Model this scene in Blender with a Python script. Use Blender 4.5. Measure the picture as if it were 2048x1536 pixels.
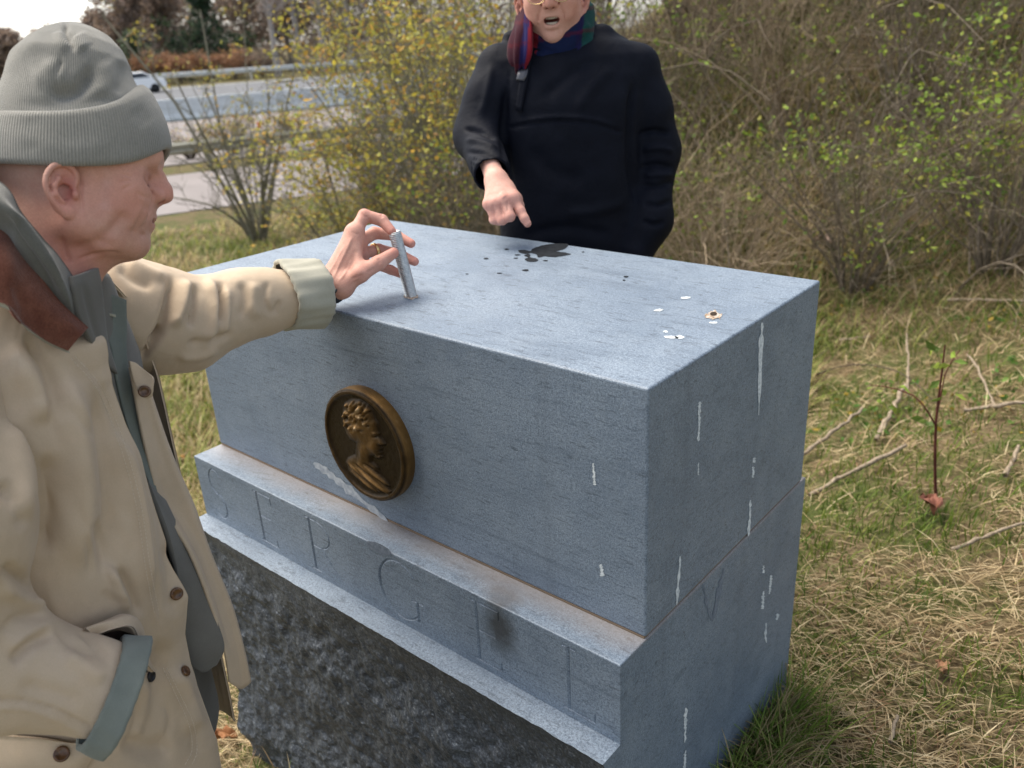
import bpy, bmesh, math, random
import numpy as np
for o in list(bpy.data.objects): bpy.data.objects.remove(o, do_unlink=True)
scene = bpy.context.scene
COL = scene.collection
rng = np.random.default_rng(11)
random.seed(11)

# ------------------------------------------------------------------ camera
CAM = np.array([0.56574182, -0.93620458, 1.43055461])          # metres
RC = np.array([[0.76615601, 0.64059197, -0.05144791],           # camera right
               [-0.21329698, 0.32898827, 0.91992995],           # camera up
               [-0.6062255, 0.69383618, -0.38869267]])          # view direction
FPX = 1685.831                                                  # focal length for a 2048 wide picture
cam_d = bpy.data.cameras.new('camera'); cam = bpy.data.objects.new('camera', cam_d); COL.objects.link(cam)
from mathutils import Matrix, Vector
cam.matrix_world = Matrix([[RC[0][i], RC[1][i], -RC[2][i], CAM[i]] for i in range(3)] + [[0, 0, 0, 1]])
cam_d.sensor_width = 36.0; cam_d.lens = FPX / 2048 * 36.0; cam_d.sensor_fit = 'HORIZONTAL'
cam_d.clip_start = 0.02; cam_d.clip_end = 900
cam_d.dof.use_dof = True; cam_d.dof.focus_distance = 1.45; cam_d.dof.aperture_fstop = 4.5
scene.camera = cam

# ------------------------------------------------------------------ sky and sun
SUN_DIR = np.array([-0.50, -0.06, 0.86]); SUN_DIR /= np.linalg.norm(SUN_DIR)
world = bpy.data.worlds.new('World'); scene.world = world; world.use_nodes = True
wn = world.node_tree; wn.nodes.clear()
sky = wn.nodes.new('ShaderNodeTexSky'); sky.sky_type = 'NISHITA'; sky.sun_disc = False
sky.sun_elevation = math.asin(SUN_DIR[2]); sky.sun_rotation = math.atan2(SUN_DIR[0], SUN_DIR[1])
sky.air_density = 1.0; sky.dust_density = 1.5; sky.ozone_density = 1.0
bg = wn.nodes.new('ShaderNodeBackground'); bg.inputs['Strength'].default_value = 0.15
wo = wn.nodes.new('ShaderNodeOutputWorld')
bw = wn.nodes.new('ShaderNodeRGBToBW'); wn.links.new(sky.outputs[0], bw.inputs[0])          # thin cloud: most of the blue is gone
cloudmix = wn.nodes.new('ShaderNodeMix'); cloudmix.data_type = 'RGBA'; cloudmix.inputs[0].default_value = 0.62
wn.links.new(sky.outputs[0], cloudmix.inputs[6]); wn.links.new(bw.outputs[0], cloudmix.inputs[7])
wn.links.new(cloudmix.outputs[2], bg.inputs[0]); wn.links.new(bg.outputs[0], wo.inputs[0])
sun_d = bpy.data.lights.new('sun', 'SUN'); sun_d.energy = 2.6; sun_d.angle = math.radians(50); sun_d.color = (1.0, 0.91, 0.77)
sun = bpy.data.objects.new('sun', sun_d); COL.objects.link(sun)
sun.rotation_euler = Vector(SUN_DIR).to_track_quat('Z', 'Y').to_euler()
scene.view_settings.view_transform = 'Standard'; scene.view_settings.look = 'None'
scene.view_settings.exposure = 1.22; scene.view_settings.gamma = 1.0
scene.cycles.use_denoising = True
scene.cycles.max_bounces = 6

# ------------------------------------------------------------------ helpers
def N(v):
    v = np.asarray(v, float); return v / np.linalg.norm(v)
def at(x, y, d):
    """point seen at photo pixel x, y (2048 x 1536) at view depth d metres"""
    return CAM + RC.T @ np.array([(x - 1024) / FPX * d, (768 - y) / FPX * d, d])
def ray(x, y): return RC.T @ np.array([(x - 1024) / FPX, (768 - y) / FPX, 1.0])
def on_plane(x, y, axis, val):
    r = ray(x, y); return CAM + r * ((val - CAM[axis]) / r[axis])
def project(P):
    q = (np.asarray(P, float) - CAM) @ RC.T
    return np.stack([1024 + FPX * q[..., 0] / q[..., 2], 768 - FPX * q[..., 1] / q[..., 2]], -1), q[..., 2]

def mesh_obj(name, V, F, mat=None, parent=None, smooth=True, world_parent=False):
    """one mesh object from vertex array V and faces F (array of equal-length faces, or list)"""
    me = bpy.data.meshes.new(name)
    V = np.asarray(V, np.float32)
    if isinstance(F, np.ndarray) and F.ndim == 2:
        k = F.shape[1]; n = len(F)
        me.vertices.add(len(V)); me.vertices.foreach_set('co', V.ravel())
        me.loops.add(n * k); me.loops.foreach_set('vertex_index', F.astype(np.int32).ravel())
        me.polygons.add(n); me.polygons.foreach_set('loop_start', np.arange(0, n * k, k, dtype=np.int32))
        me.polygons.foreach_set('loop_total', np.full(n, k, np.int32))
        me.update(calc_edges=True); me.validate()
    else:
        me.from_pydata([tuple(map(float, v)) for v in V], [], [tuple(map(int, f)) for f in F]); me.update()
    me.polygons.foreach_set('use_smooth', np.full(len(me.polygons), bool(smooth)))
    o = bpy.data.objects.new(name, me); COL.objects.link(o)
    if mat is not None: me.materials.append(mat)
    if parent is not None: put_under(o, parent)
    return o
def put_under(o, parent):
    o.parent = parent
    o.matrix_parent_inverse = Matrix.Translation(parent.location).inverted()
def thing(name, label, cat, loc=(0, 0, 0), group=None):
    o = bpy.data.objects.new(name, None); COL.objects.link(o); o.location = loc; o.empty_display_size = 0.1
    return tag(o, label, cat, group)
def tag(o, label, cat, group=None):
    o['label'] = label; o['category'] = cat
    if group: o['group'] = group
    return o
def attr(o, name, vals):
    me = o.data
    vals = np.asarray(vals, np.float32)
    if vals.ndim == 1:
        a = me.attributes.new(name, 'FLOAT', 'POINT'); a.data.foreach_set('value', vals)
    else:
        c = np.ones((len(vals), 4), np.float32); c[:, :3] = vals
        a = me.attributes.new(name, 'FLOAT_COLOR', 'POINT'); a.data.foreach_set('color', c.ravel())
def join_arrays(parts):
    V = []; F = []; n = 0
    for v, f in parts:
        V.append(np.asarray(v, float)); F.append(np.asarray(f) + n); n += len(v)
    return np.concatenate(V), np.concatenate(F)

# ---- node material helper
class Mat:
    def __init__(s, name, rough=0.8, spec=0.3):
        s.m = bpy.data.materials.new(name); s.m.use_nodes = True; s.t = s.m.node_tree; s.n = s.t.nodes; s.n.clear()
        s.b = s.n.new('ShaderNodeBsdfPrincipled'); s.o = s.n.new('ShaderNodeOutputMaterial')
        s.t.links.new(s.b.outputs[0], s.o.inputs[0])
        s.b.inputs['Roughness'].default_value = rough
        s.b.inputs['Specular IOR Level'].default_value = spec
    def link(s, a, b): s.t.links.new(a, b)
    def set(s, k, v):
        if hasattr(v, 'is_output'): s.link(v, s.b.inputs[k])
        else: s.b.inputs[k].default_value = (tuple(v) + (1,) if isinstance(v, (tuple, list)) and len(v) == 3 else v)
        return s
    def coord(s, scale=(1, 1, 1), rot=(0, 0, 0), kind='Object'):
        if kind == 'UV':
            c = s.n.new('ShaderNodeUVMap').outputs[0]
        else: c = s.n.new('ShaderNodeTexCoord').outputs[kind]
        m = s.n.new('ShaderNodeMapping'); s.link(c, m.inputs[0])
        m.inputs['Scale'].default_value = scale; m.inputs['Rotation'].default_value = rot
        return m.outputs[0]
    def noise(s, vec, scale=5, detail=4, rough=0.6, dist=0.0):
        t = s.n.new('ShaderNodeTexNoise'); s.link(vec, t.inputs['Vector'])
        t.inputs['Scale'].default_value = scale; t.inputs['Detail'].default_value = detail
        t.inputs['Roughness'].default_value = rough; t.inputs['Distortion'].default_value = dist
        return t.outputs['Fac']
    def ramp(s, fac, stops):
        r = s.n.new('ShaderNodeValToRGB'); s.link(fac, r.inputs[0]); e = r.color_ramp.elements
        while len(e) < len(stops): e.new(0.5)
        for i, (p, c) in enumerate(stops):
            e[i].position = p
            e[i].color = (c, c, c, 1) if isinstance(c, (int, float)) else tuple(c) + (1,)
        return r.outputs[0]
    def mix(s, fac, a, b, mode='MIX'):
        x = s.n.new('ShaderNodeMix'); x.data_type = 'RGBA'; x.blend_type = mode
        for k, v in ((0, fac), (6, a), (7, b)):
            if hasattr(v, 'is_output'): s.link(v, x.inputs[k])
            else: x.inputs[k].default_value = v if k == 0 else tuple(v) + (1,)
        return x.outputs[2]
    def math(s, op, a, b=0.0):
        x = s.n.new('ShaderNodeMath'); x.operation = op
        for k, v in ((0, a), (1, b)):
            if hasattr(v, 'is_output'): s.link(v, x.inputs[k])
            else: x.inputs[k].default_value = v
        return x.outputs[0]
    def attr(s, name, out='Fac'):
        a = s.n.new('ShaderNodeAttribute'); a.attribute_name = name; return a.outputs[out]
    def bump(s, h, strength=0.3, dist=0.01, normal=None):
        b = s.n.new('ShaderNodeBump'); s.link(h, b.inputs['Height']); b.inputs['Strength'].default_value = strength
        b.inputs['Distance'].default_value = dist
        if normal is not None: s.link(normal, b.inputs['Normal'])
        s.link(b.outputs[0], s.b.inputs['Normal']); return b.outputs[0]

# ---- signed-distance sculpting: shapes are blended and turned into one surface
def smin(a, b, k):
    h = np.maximum(k - np.abs(a - b), 0) / k
    return np.minimum(a, b) - h * h * k * 0.25
def smax(a, b, k): return -smin(-a, -b, k)
def rcone(P, a, b, r1, r2=None):
    r2 = r1 if r2 is None else r2
    a = np.asarray(a, float); b = np.asarray(b, float); ba = b - a
    t = np.clip(((P - a) @ ba) / max(ba @ ba, 1e-12), 0, 1)
    return np.linalg.norm(P - a - t[:, None] * ba, axis=1) - (r1 + t * (r2 - r1))
def ell(P, c, r, M=None):
    q = P - np.asarray(c, float)
    if M is not None: q = q @ M
    r = np.asarray(r, float); q = q / r
    k0 = np.linalg.norm(q, axis=1) + 1e-9; k1 = np.linalg.norm(q / r, axis=1) + 1e-9
    return k0 * (k0 - 1) / k1
def chain(P, pts, rad, k=0.004):
    d = None
    for i in range(len(pts) - 1):
        e = rcone(P, pts[i], pts[i + 1], rad[i], rad[i + 1])
        d = e if d is None else smin(d, e, k)
    return d
def nets(fn, lo, hi, h, B=8):
    """surface of fn(P) = 0 inside the box lo..hi with cell size h (naive surface nets)"""
    lo = np.asarray(lo, float); hi = np.asarray(hi, float)
    nb = np.ceil((hi - lo) / (h * B)).astype(int)
    n = nb * B
    cx = [lo[i] + (np.arange(nb[i]) + 0.5) * B * h for i in range(3)]
    G = np.stack(np.meshgrid(*cx, indexing='ij'), -1).reshape(-1, 3)
    dc = np.concatenate([fn(g) for g in np.array_split(G, max(1, len(G) // 200000))])
    D = np.repeat(np.repeat(np.repeat(dc.reshape(nb).astype(np.float32), B, 0), B, 1), B, 2)
    D = np.pad(D, ((0, 1),) * 3, mode='edge')
    keep = np.argwhere(np.abs(dc.reshape(nb)) < B * h * 1.05)
    off = np.stack(np.meshgrid(*[np.arange(B + 1)] * 3, indexing='ij'), -1).reshape(-1, 3)
    for ks in np.array_split(keep, max(1, len(keep) // 400)):
        I = (ks[:, None, :] * B + off[None]).reshape(-1, 3)
        D[I[:, 0], I[:, 1], I[:, 2]] = fn(lo + I * h)
    S = D < 0
    s = [S[i:n[0] + i, j:n[1] + j, k:n[2] + k] for i in (0, 1) for j in (0, 1) for k in (0, 1)]
    cnt = sum(x.astype(np.uint8) for x in s)
    act = (cnt > 0) & (cnt < 8)
    C = np.argwhere(act)
    idx = -np.ones(act.shape, np.int64); idx[act] = np.arange(len(C))
    acc = np.zeros((len(C), 3)); num = np.zeros(len(C))
    corner = np.array([(i, j, k) for i in (0, 1) for j in (0, 1) for k in (0, 1)])
    for a in range(8):
        for b in range(a + 1, 8):
            if np.abs(corner[a] - corner[b]).sum() != 1: continue
            va = D[tuple((C + corner[a]).T)]; vb = D[tuple((C + corner[b]).T)]
            m = (va < 0) != (vb < 0)
            t = np.where(m, va / np.where(m, va - vb, 1), 0)
            acc += (corner[a] + t[:, None] * (corner[b] - corner[a])) * m[:, None]; num += m
    V = lo + (C + acc / num[:, None]) * h
    Q = []
    for ax in range(3):
        u, v = (ax + 1) % 3, (ax + 2) % 3
        sl0 = [slice(1, n[i]) for i in range(3)]; sl0[ax] = slice(0, n[ax])
        sl1 = list(sl0); sl1[ax] = slice(1, n[ax] + 1)
        A = S[tuple(sl0)]; Bb = S[tuple(sl1)]
        for flip, mk in ((0, A & ~Bb), (1, ~A & Bb)):
            e = np.argwhere(mk)
            st = np.ones(3, int); st[ax] = 0
            e = e + st
            du = np.zeros(3, int); du[u] = 1; dv = np.zeros(3, int); dv[v] = 1
            q = [idx[tuple((e - du - dv).T)], idx[tuple((e - dv).T)], idx[tuple(e.T)], idx[tuple((e - du).T)]]
            if flip: q = q[::-1]
            Q.append(np.stack(q, 1))
    Q = np.concatenate(Q); Q = Q[(Q >= 0).all(1)]
    return V, Q
def vnormals(V, F):
    n = np.zeros_like(V)
    a, b, c = V[F[:, 0]], V[F[:, 1]], V[F[:, 2]]
    fn = np.cross(b - a, c - a) if F.shape[1] == 3 else np.cross(c - a, V[F[:, 3]] - b)
    for i in range(F.shape[1]):
        for k in range(3): n[:, k] += np.bincount(F[:, i], fn[:, k], len(V))
    return n / (np.linalg.norm(n, axis=1)[:, None] + 1e-12)
def relax(V, F, it=2, w=0.5):
    E = np.concatenate([F[:, [i, (i + 1) % F.shape[1]]] for i in range(F.shape[1])])
    deg = np.bincount(E[:, 0], minlength=len(V)) + np.bincount(E[:, 1], minlength=len(V))
    for _ in range(it):
        s = np.zeros_like(V)
        for k in range(3): s[:, k] = np.bincount(E[:, 0], V[E[:, 1], k], len(V)) + np.bincount(E[:, 1], V[E[:, 0], k], len(V))
        V = V + w * (s / deg[:, None] - V)
    return V
def poly_dist(p2, line):
    """distance of 2-D points to a polyline, and how far along (0..1)"""
    line = np.asarray(line, float); best = np.full(len(p2), 1e9); tt = np.zeros(len(p2)); side = np.zeros(len(p2))
    L = np.concatenate([[0], np.cumsum(np.linalg.norm(np.diff(line, axis=0), axis=1))])
    for i in range(len(line) - 1):
        a, b = line[i], line[i + 1]; ba = b - a
        t = np.clip(((p2 - a) @ ba) / (ba @ ba + 1e-9), 0, 1)
        q = p2 - a - t[:, None] * ba; d = np.linalg.norm(q, axis=1)
        m = d < best
        best[m] = d[m]; tt[m] = (L[i] + t * (L[i + 1] - L[i]))[m] / L[-1]
        side[m] = (ba[0] * q[:, 1] - ba[1] * q[:, 0])[m]
    return best, tt, np.sign(side)
def smooth_line(pts, n=8):
    pts = np.asarray(pts, float)
    if len(pts) < 3: return pts
    P = np.concatenate([[2 * pts[0] - pts[1]], pts, [2 * pts[-1] - pts[-2]]]); out = []
    for i in range(1, len(P) - 2):
        for t in np.linspace(0, 1, n, endpoint=False):
            out.append(0.5 * ((2 * P[i]) + (-P[i - 1] + P[i + 1]) * t + (2 * P[i - 1] - 5 * P[i] + 4 * P[i + 1] - P[i + 2]) * t * t + (-P[i - 1] + 3 * P[i] - 3 * P[i + 1] + P[i + 2]) * t ** 3))
    out.append(pts[-1]); return np.array(out)
def strokes(V, F, lines, facing=0.05):
    """carve or raise folds along lines drawn as seen from the camera, on the side of the surface that faces it.
    each: (points, width px, height m[, kind]); kind 'r' ridge/valley, 's' step (raised on one side, fading away)"""
    nrm = vnormals(V, F); p2, dep = project(V)
    view = N(np.array(CAM)) * 0 + (CAM - V); view /= np.linalg.norm(view, axis=1)[:, None]
    f = np.clip(((nrm * view).sum(1) - facing) / 0.25, 0, 1)
    disp = np.zeros(len(V))
    for s in lines:
        ln = smooth_line(s[0]); w, h = s[1], s[2]; kind = s[3] if len(s) > 3 else 'r'
        d, t, side = poly_dist(p2, ln)
        taper = np.clip(np.minimum(t, 1 - t) / 0.22, 0, 1); taper = taper * taper * (3 - 2 * taper)
        if kind == 'r': disp += h * np.exp(-(d / w) ** 2) * taper * f
        elif kind == 's':
            disp += h * taper * f * np.where(side > 0, np.exp(-(d / w) ** 1.5), 0) * 1.0
        elif kind == 'f':   # full-length ridge without taper
            disp += h * np.exp(-(d / w) ** 2) * f
    return V + nrm * disp[:, None]
def catmull(G, nu, nv):
    """refine a control grid G[i, j, 3] smoothly"""
    G = np.asarray(G, float)
    def up(A, n):
        P = np.concatenate([[2 * A[0] - A[1]], A, [2 * A[-1] - A[-2]]]); out = []
        for i in range(1, len(P) - 2):
            for t in np.linspace(0, 1, n, endpoint=False):
                out.append(0.5 * ((2 * P[i]) + (-P[i - 1] + P[i + 1]) * t + (2 * P[i - 1] - 5 * P[i] + 4 * P[i + 1] - P[i + 2]) * t * t + (-P[i - 1] + 3 * P[i] - 3 * P[i + 1] + P[i + 2]) * t ** 3))
        out.append(A[-1]); return np.array(out)
    return np.swapaxes(up(np.swapaxes(up(G, nu), 0, 1), nv), 0, 1)
def grid_faces(a, b, wrap=False):
    I = np.arange(a * b).reshape(a, b)
    if wrap: I = np.concatenate([I, I[:, :1]], 1)
    return np.stack([I[:-1, :-1], I[1:, :-1], I[1:, 1:], I[:-1, 1:]], -1).reshape(-1, 4)
def sheet(name, G, mat, parent, thick=0.003, nu=8, nv=8, smooth=True, sculpt=None):
    """cloth piece from control points (photo x, y, depth), with real thickness"""
    G = np.array([[p if isinstance(p, np.ndarray) else at(*p) for p in row] for row in G])
    R = catmull(G, nu, nv); a, b = R.shape[:2]; V = R.reshape(-1, 3); F = grid_faces(a, b)
    if sculpt: V = strokes(V, F, sculpt, facing=-1.0)
    n = vnormals(V, F)
    if ((CAM - V) * n).sum() < 0: F = F[:, ::-1]; n = -n
    # closed slab
    V2 = np.concatenate([V, V - n * thick]); m = len(V)
    I = np.arange(a * b).reshape(a, b)
    rim = np.concatenate([I[0, :], I[1:, -1], I[-1, -2::-1], I[-2:0:-1, 0]])
    rn = np.roll(rim, -1)
    F2 = np.concatenate([F, F[:, ::-1] + m, np.stack([rim, rn, rn + m, rim + m], 1)])
    return mesh_obj(name, V2, F2, mat, parent, smooth)
def tube(pts, rad, sides=6, cap=False):
    pts = np.asarray(pts, float); n = len(pts); rad = np.broadcast_to(np.asarray(rad, float), (n,))
    T = np.gradient(pts, axis=0); T /= np.linalg.norm(T, axis=1)[:, None] + 1e-12
    up = np.array([0.0, 0, 1]) if abs(T[:, 2]).mean() < 0.9 else np.array([1.0, 0, 0])
    A = np.cross(T, up); A /= np.linalg.norm(A, axis=1)[:, None] + 1e-12; B = np.cross(T, A)
    th = np.arange(sides) / sides * 2 * np.pi
    V = pts[:, None, :] + rad[:, None, None] * (np.cos(th)[None, :, None] * A[:, None, :] + np.sin(th)[None, :, None] * B[:, None, :])
    F = grid_faces(n, sides, True)
    V = V.reshape(-1, 3)
    if cap:
        V = np.concatenate([V, pts[:1], pts[-1:]]); k = n * sides
        i = np.arange(sides); j = (i + 1) % sides
        F = np.concatenate([F, np.stack([np.full(sides, k), i, j, j], 1)[:, [0, 2, 1, 1]], np.stack([np.full(sides, k + 1), i + k - sides, j + k - sides, j + k - sides], 1)])
    return V, F
def tri_clean(F):
    return [tuple(dict.fromkeys(f)) for f in F.tolist()]
def fbm(P, scale, oct=4, seed=0):
    """cheap smooth value noise for displacement"""
    r = np.random.default_rng(seed); T = r.random(4096); out = 0; amp = 1.0; tot = 0
    for o in range(oct):
        q = P * scale * 2 ** o + seed * 17.3; i = np.floor(q).astype(int); f = q - i; f = f * f * (3 - 2 * f)
        v = 0
        for c in range(8):
            d = np.array([c & 1, c >> 1 & 1, c >> 2 & 1])
            hsh = ((i[:, 0] + d[0]) * 73856093 ^ (i[:, 1] + d[1]) * 19349663 ^ (i[:, 2] + d[2]) * 83492791) & 4095
            w = np.prod(np.where(d, f, 1 - f), axis=1); v = v + w * T[hsh]
        out = out + amp * v; tot += amp; amp *= 0.5
    return out / tot
# ------------------------------------------------------------------ dimensions of the monument
W, DEP, HU = 1.22, 0.62135, 0.43744
ZJ = 0.51986; ZT = ZJ + HU
SB, HB, SL, BB = 0.07312, 0.16083, 0.05353, 0.02038

# ------------------------------------------------------------------ ground
def sstep(a, b, x):
    t = np.clip((x - a) / (b - a), 0, 1); return t * t * (3 - 2 * t)
BA, BD = np.array([-5.15, 4.55]), N([4.83, 0.42])                # foot of the bank
BN = np.array([-BD[1], BD[0]])
def bank_s(x, y): return (x - BA[0]) * BN[0] + (y - BA[1]) * BN[1]
def gz(x, y):
    x = np.asarray(x, float); y = np.asarray(y, float)
    t = -(x * 0.97 - (y - 0.6) * 0.10)
    ts = 0.25 * np.logaddexp(0, t / 0.25)
    z = -1.60 * (1 - np.exp(-ts / 3.6)) + 0.05 * np.clip(-t, 0, 12)
    s = bank_s(x, y)
    b = 0.5 * np.logaddexp(0, s / 0.5)
    along = (x - BA[0]) * BD[0] + (y - BA[1]) * BD[1]
    z = z + 4.4 * (1 - np.exp(-b * 1.2 / 4.4)) * sstep(-2.5, 0.8, along)
    return z
def g3(x, y, dz=0.0): return np.array([x, y, float(gz(x, y)) + dz])
def ground_at(px, py):
    r = ray(px, py); ts = np.linspace(0.8, 80, 4000)
    P = CAM + ts[:, None] * r; below = P[:, 2] < gz(P[:, 0], P[:, 1])
    if not below.any(): return P[-1]
    i = int(np.argmax(below)); return P[i]

# ------------------------------------------------------------------ stone
def granite(name, dark=1.0, rough_cut=False):
    m = Mat(name, 0.52, 0.65)
    c = m.coord()
    big = m.noise(m.coord((1.0, 1.4, 1.4)), 3.2, 5, 0.62, 0.4)
    cloud = m.noise(c, 14, 5, 0.65)
    grain = m.noise(c, 420, 2, 0.7)
    grain2 = m.noise(c, 190, 3, 0.75)
    streak = m.noise(m.coord((17, 60, 120), (0, math.radians(-7), 0)), 1.6, 5, 0.72, 0.3)
    lng = m.noise(m.coord((2.2, 16, 40), (0, math.radians(-7), 0)), 1.3, 4, 0.7)
    if rough_cut:
        col = m.ramp(m.math('ADD', m.math('MULTIPLY', grain2, 0.92), m.math('MULTIPLY', cloud, 0.14)),
                     [(0.36, (0.012, 0.016, 0.022)), (0.52, (0.036, 0.044, 0.057)), (0.64, (0.085, 0.099, 0.118)), (0.76, (0.30, 0.32, 0.34))])
    else:
        col = m.ramp(grain2, [(0.32, (0.052, 0.076, 0.110)), (0.50, (0.150, 0.198, 0.262)), (0.68, (0.285, 0.345, 0.415))])
        col = m.mix(0.5, col, m.ramp(grain, [(0.36, (0.040, 0.060, 0.092)), (0.64, (0.315, 0.380, 0.455))]))
        col = m.mix(m.ramp(big, [(0.36, 0.0), (0.66, 0.45)]), col, (0.080, 0.115, 0.165))
        col = m.mix(m.ramp(cloud, [(0.45, 0.0), (0.75, 0.22)]), col, (0.29, 0.34, 0.39))
        col = m.mix(m.ramp(streak, [(0.545, 0.0), (0.68, 0.70)]), col, (0.032, 0.045, 0.065))
        col = m.mix(m.ramp(lng, [(0.53, 0.0), (0.71, 0.45)]), col, (0.060, 0.086, 0.122))
        vert = m.noise(m.coord((14, 14, 0.9)), 1.0, 4, 0.65)
        col = m.mix(m.ramp(vert, [(0.56, 0.0), (0.74, 0.30)]), col, (0.085, 0.110, 0.145))
    m.col = col
    h = m.math('ADD', m.math('MULTIPLY', grain2, 0.6), m.math('MULTIPLY', grain, 0.4))
    m.bump(h, 0.55 if rough_cut else 0.32, 0.004)
    m.set('Base Color', col)
    return m
def blob(m, c, r, lo=0.75, hi=1.1, nz=0.5, nscale=40):
    """soft irregular spot mask around a point of the stone"""
    co = m.n.new('ShaderNodeTexCoord').outputs['Object']
    mp = m.n.new('ShaderNodeMapping'); mp.vector_type = 'POINT'; m.link(co, mp.inputs[0])
    mp.inputs['Scale'].default_value = tuple(1 / v for v in r)
    mp.inputs['Location'].default_value = tuple(-c[i] / r[i] for i in range(3))
    ln = m.n.new('ShaderNodeVectorMath'); ln.operation = 'LENGTH'; m.link(mp.outputs[0], ln.inputs[0])
    d = m.math('ADD', ln.outputs['Value'], m.math('MULTIPLY', m.math('SUBTRACT', m.noise(co, nscale, 4, 0.6), 0.5), nz))
    return m.ramp(d, [(lo * 0.5, 1.0), (hi * 0.5, 0.0)]) if False else m.ramp(m.math('MULTIPLY', d, 0.5), [(lo * 0.5, 1.0), (hi * 0.5, 0.0)])

M_UP = granite('granite_honed')
jw = on_plane(745, 1005, 1, 0.0)
M_UP.set('Base Color', M_UP.col); M_UP = M_UP.m
mb = granite('granite_base')
p = on_plane(1000, 1255, 1, -SB); q = on_plane(1005, 1193, 2, ZJ)
col = mb.mix(mb.math('MULTIPLY', blob(mb, p, (0.042, 0.03, 0.064), 0.30, 1.15, 0.7, 60), 0.86), mb.col, (0.018, 0.020, 0.022))
col = mb.mix(mb.math('MULTIPLY', blob(mb, q, (0.045, 0.03, 0.012), 0.5, 1.1, 0.5, 60), 0.55), col, (0.075, 0.065, 0.062))
# rust run-off along the joint on the ledge
sp = mb.n.new('ShaderNodeSeparateXYZ'); mb.link(mb.n.new('ShaderNodeTexCoord').outputs['Object'], sp.inputs[0])
yy = mb.math('ADD', sp.outputs['Y'], mb.math('MULTIPLY', mb.noise(mb.coord((6, 1, 1)), 3, 4), 0.03))
onl = mb.math('MULTIPLY', mb.ramp(mb.math('MULTIPLY', mb.math('ADD', yy, 0.08), 8.0), [(0.30, 0.0), (0.75, 0.5)]), mb.ramp(mb.math('MULTIPLY', sp.outputs['Z'], 1.0), [(0.515, 0.0), (0.519, 1.0)]))
col = mb.mix(onl, col, (0.30, 0.235, 0.185))
v0 = on_plane(1424, 1195, 0, 0.0)
mb.set('Base Color', col); M_BASE = mb.m
M_ROUGH = granite('granite_split', rough_cut=True).m

def rounded_box(name, lo, hi, mat, parent, bev=0.004, seg=3, top_only=False):
    bm = bmesh.new(); bmesh.ops.create_cube(bm, size=1.0)
    lo = np.array(lo); hi = np.array(hi)
    for v in bm.verts: v.co = Vector(lo + (np.array(v.co) + 0.5) * (hi - lo))
    ed = [e for e in bm.edges if not top_only or sum(v.co.z for v in e.verts) > lo[2] + hi[2] + 1e-6]
    bmesh.ops.bevel(bm, geom=ed, offset=bev, segments=seg, profile=0.5, affect='EDGES')
    me = bpy.data.meshes.new(name); bm.to_mesh(me); bm.free()
    for f in me.polygons: f.use_smooth = False
    o = bpy.data.objects.new(name, me); COL.objects.link(o); me.materials.append(mat)
    if parent is not None: put_under(o, parent)
    return o
monument = thing('stone_monument', 'big blue-grey granite monument of two stacked blocks with a bronze medallion', 'monument', (-W / 2, DEP / 2, 0))
upper = rounded_box('upper_block', (-W, 0, ZJ + 0.004), (0, DEP, ZT), M_UP, monument, 0.0042)
upper['label'] = 'honed upper granite block carrying the medallion'
M_JOINT = Mat('rusty_joint', 0.9).set('Base Color', (0.20, 0.145, 0.10)).m
joint = rounded_box('joint_strip', (-W + 0.004, 0.0006, ZJ - 0.0005), (-0.003, DEP - 0.004, ZJ + 0.0045), M_JOINT, monument, 0.0008, 1)

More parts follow.
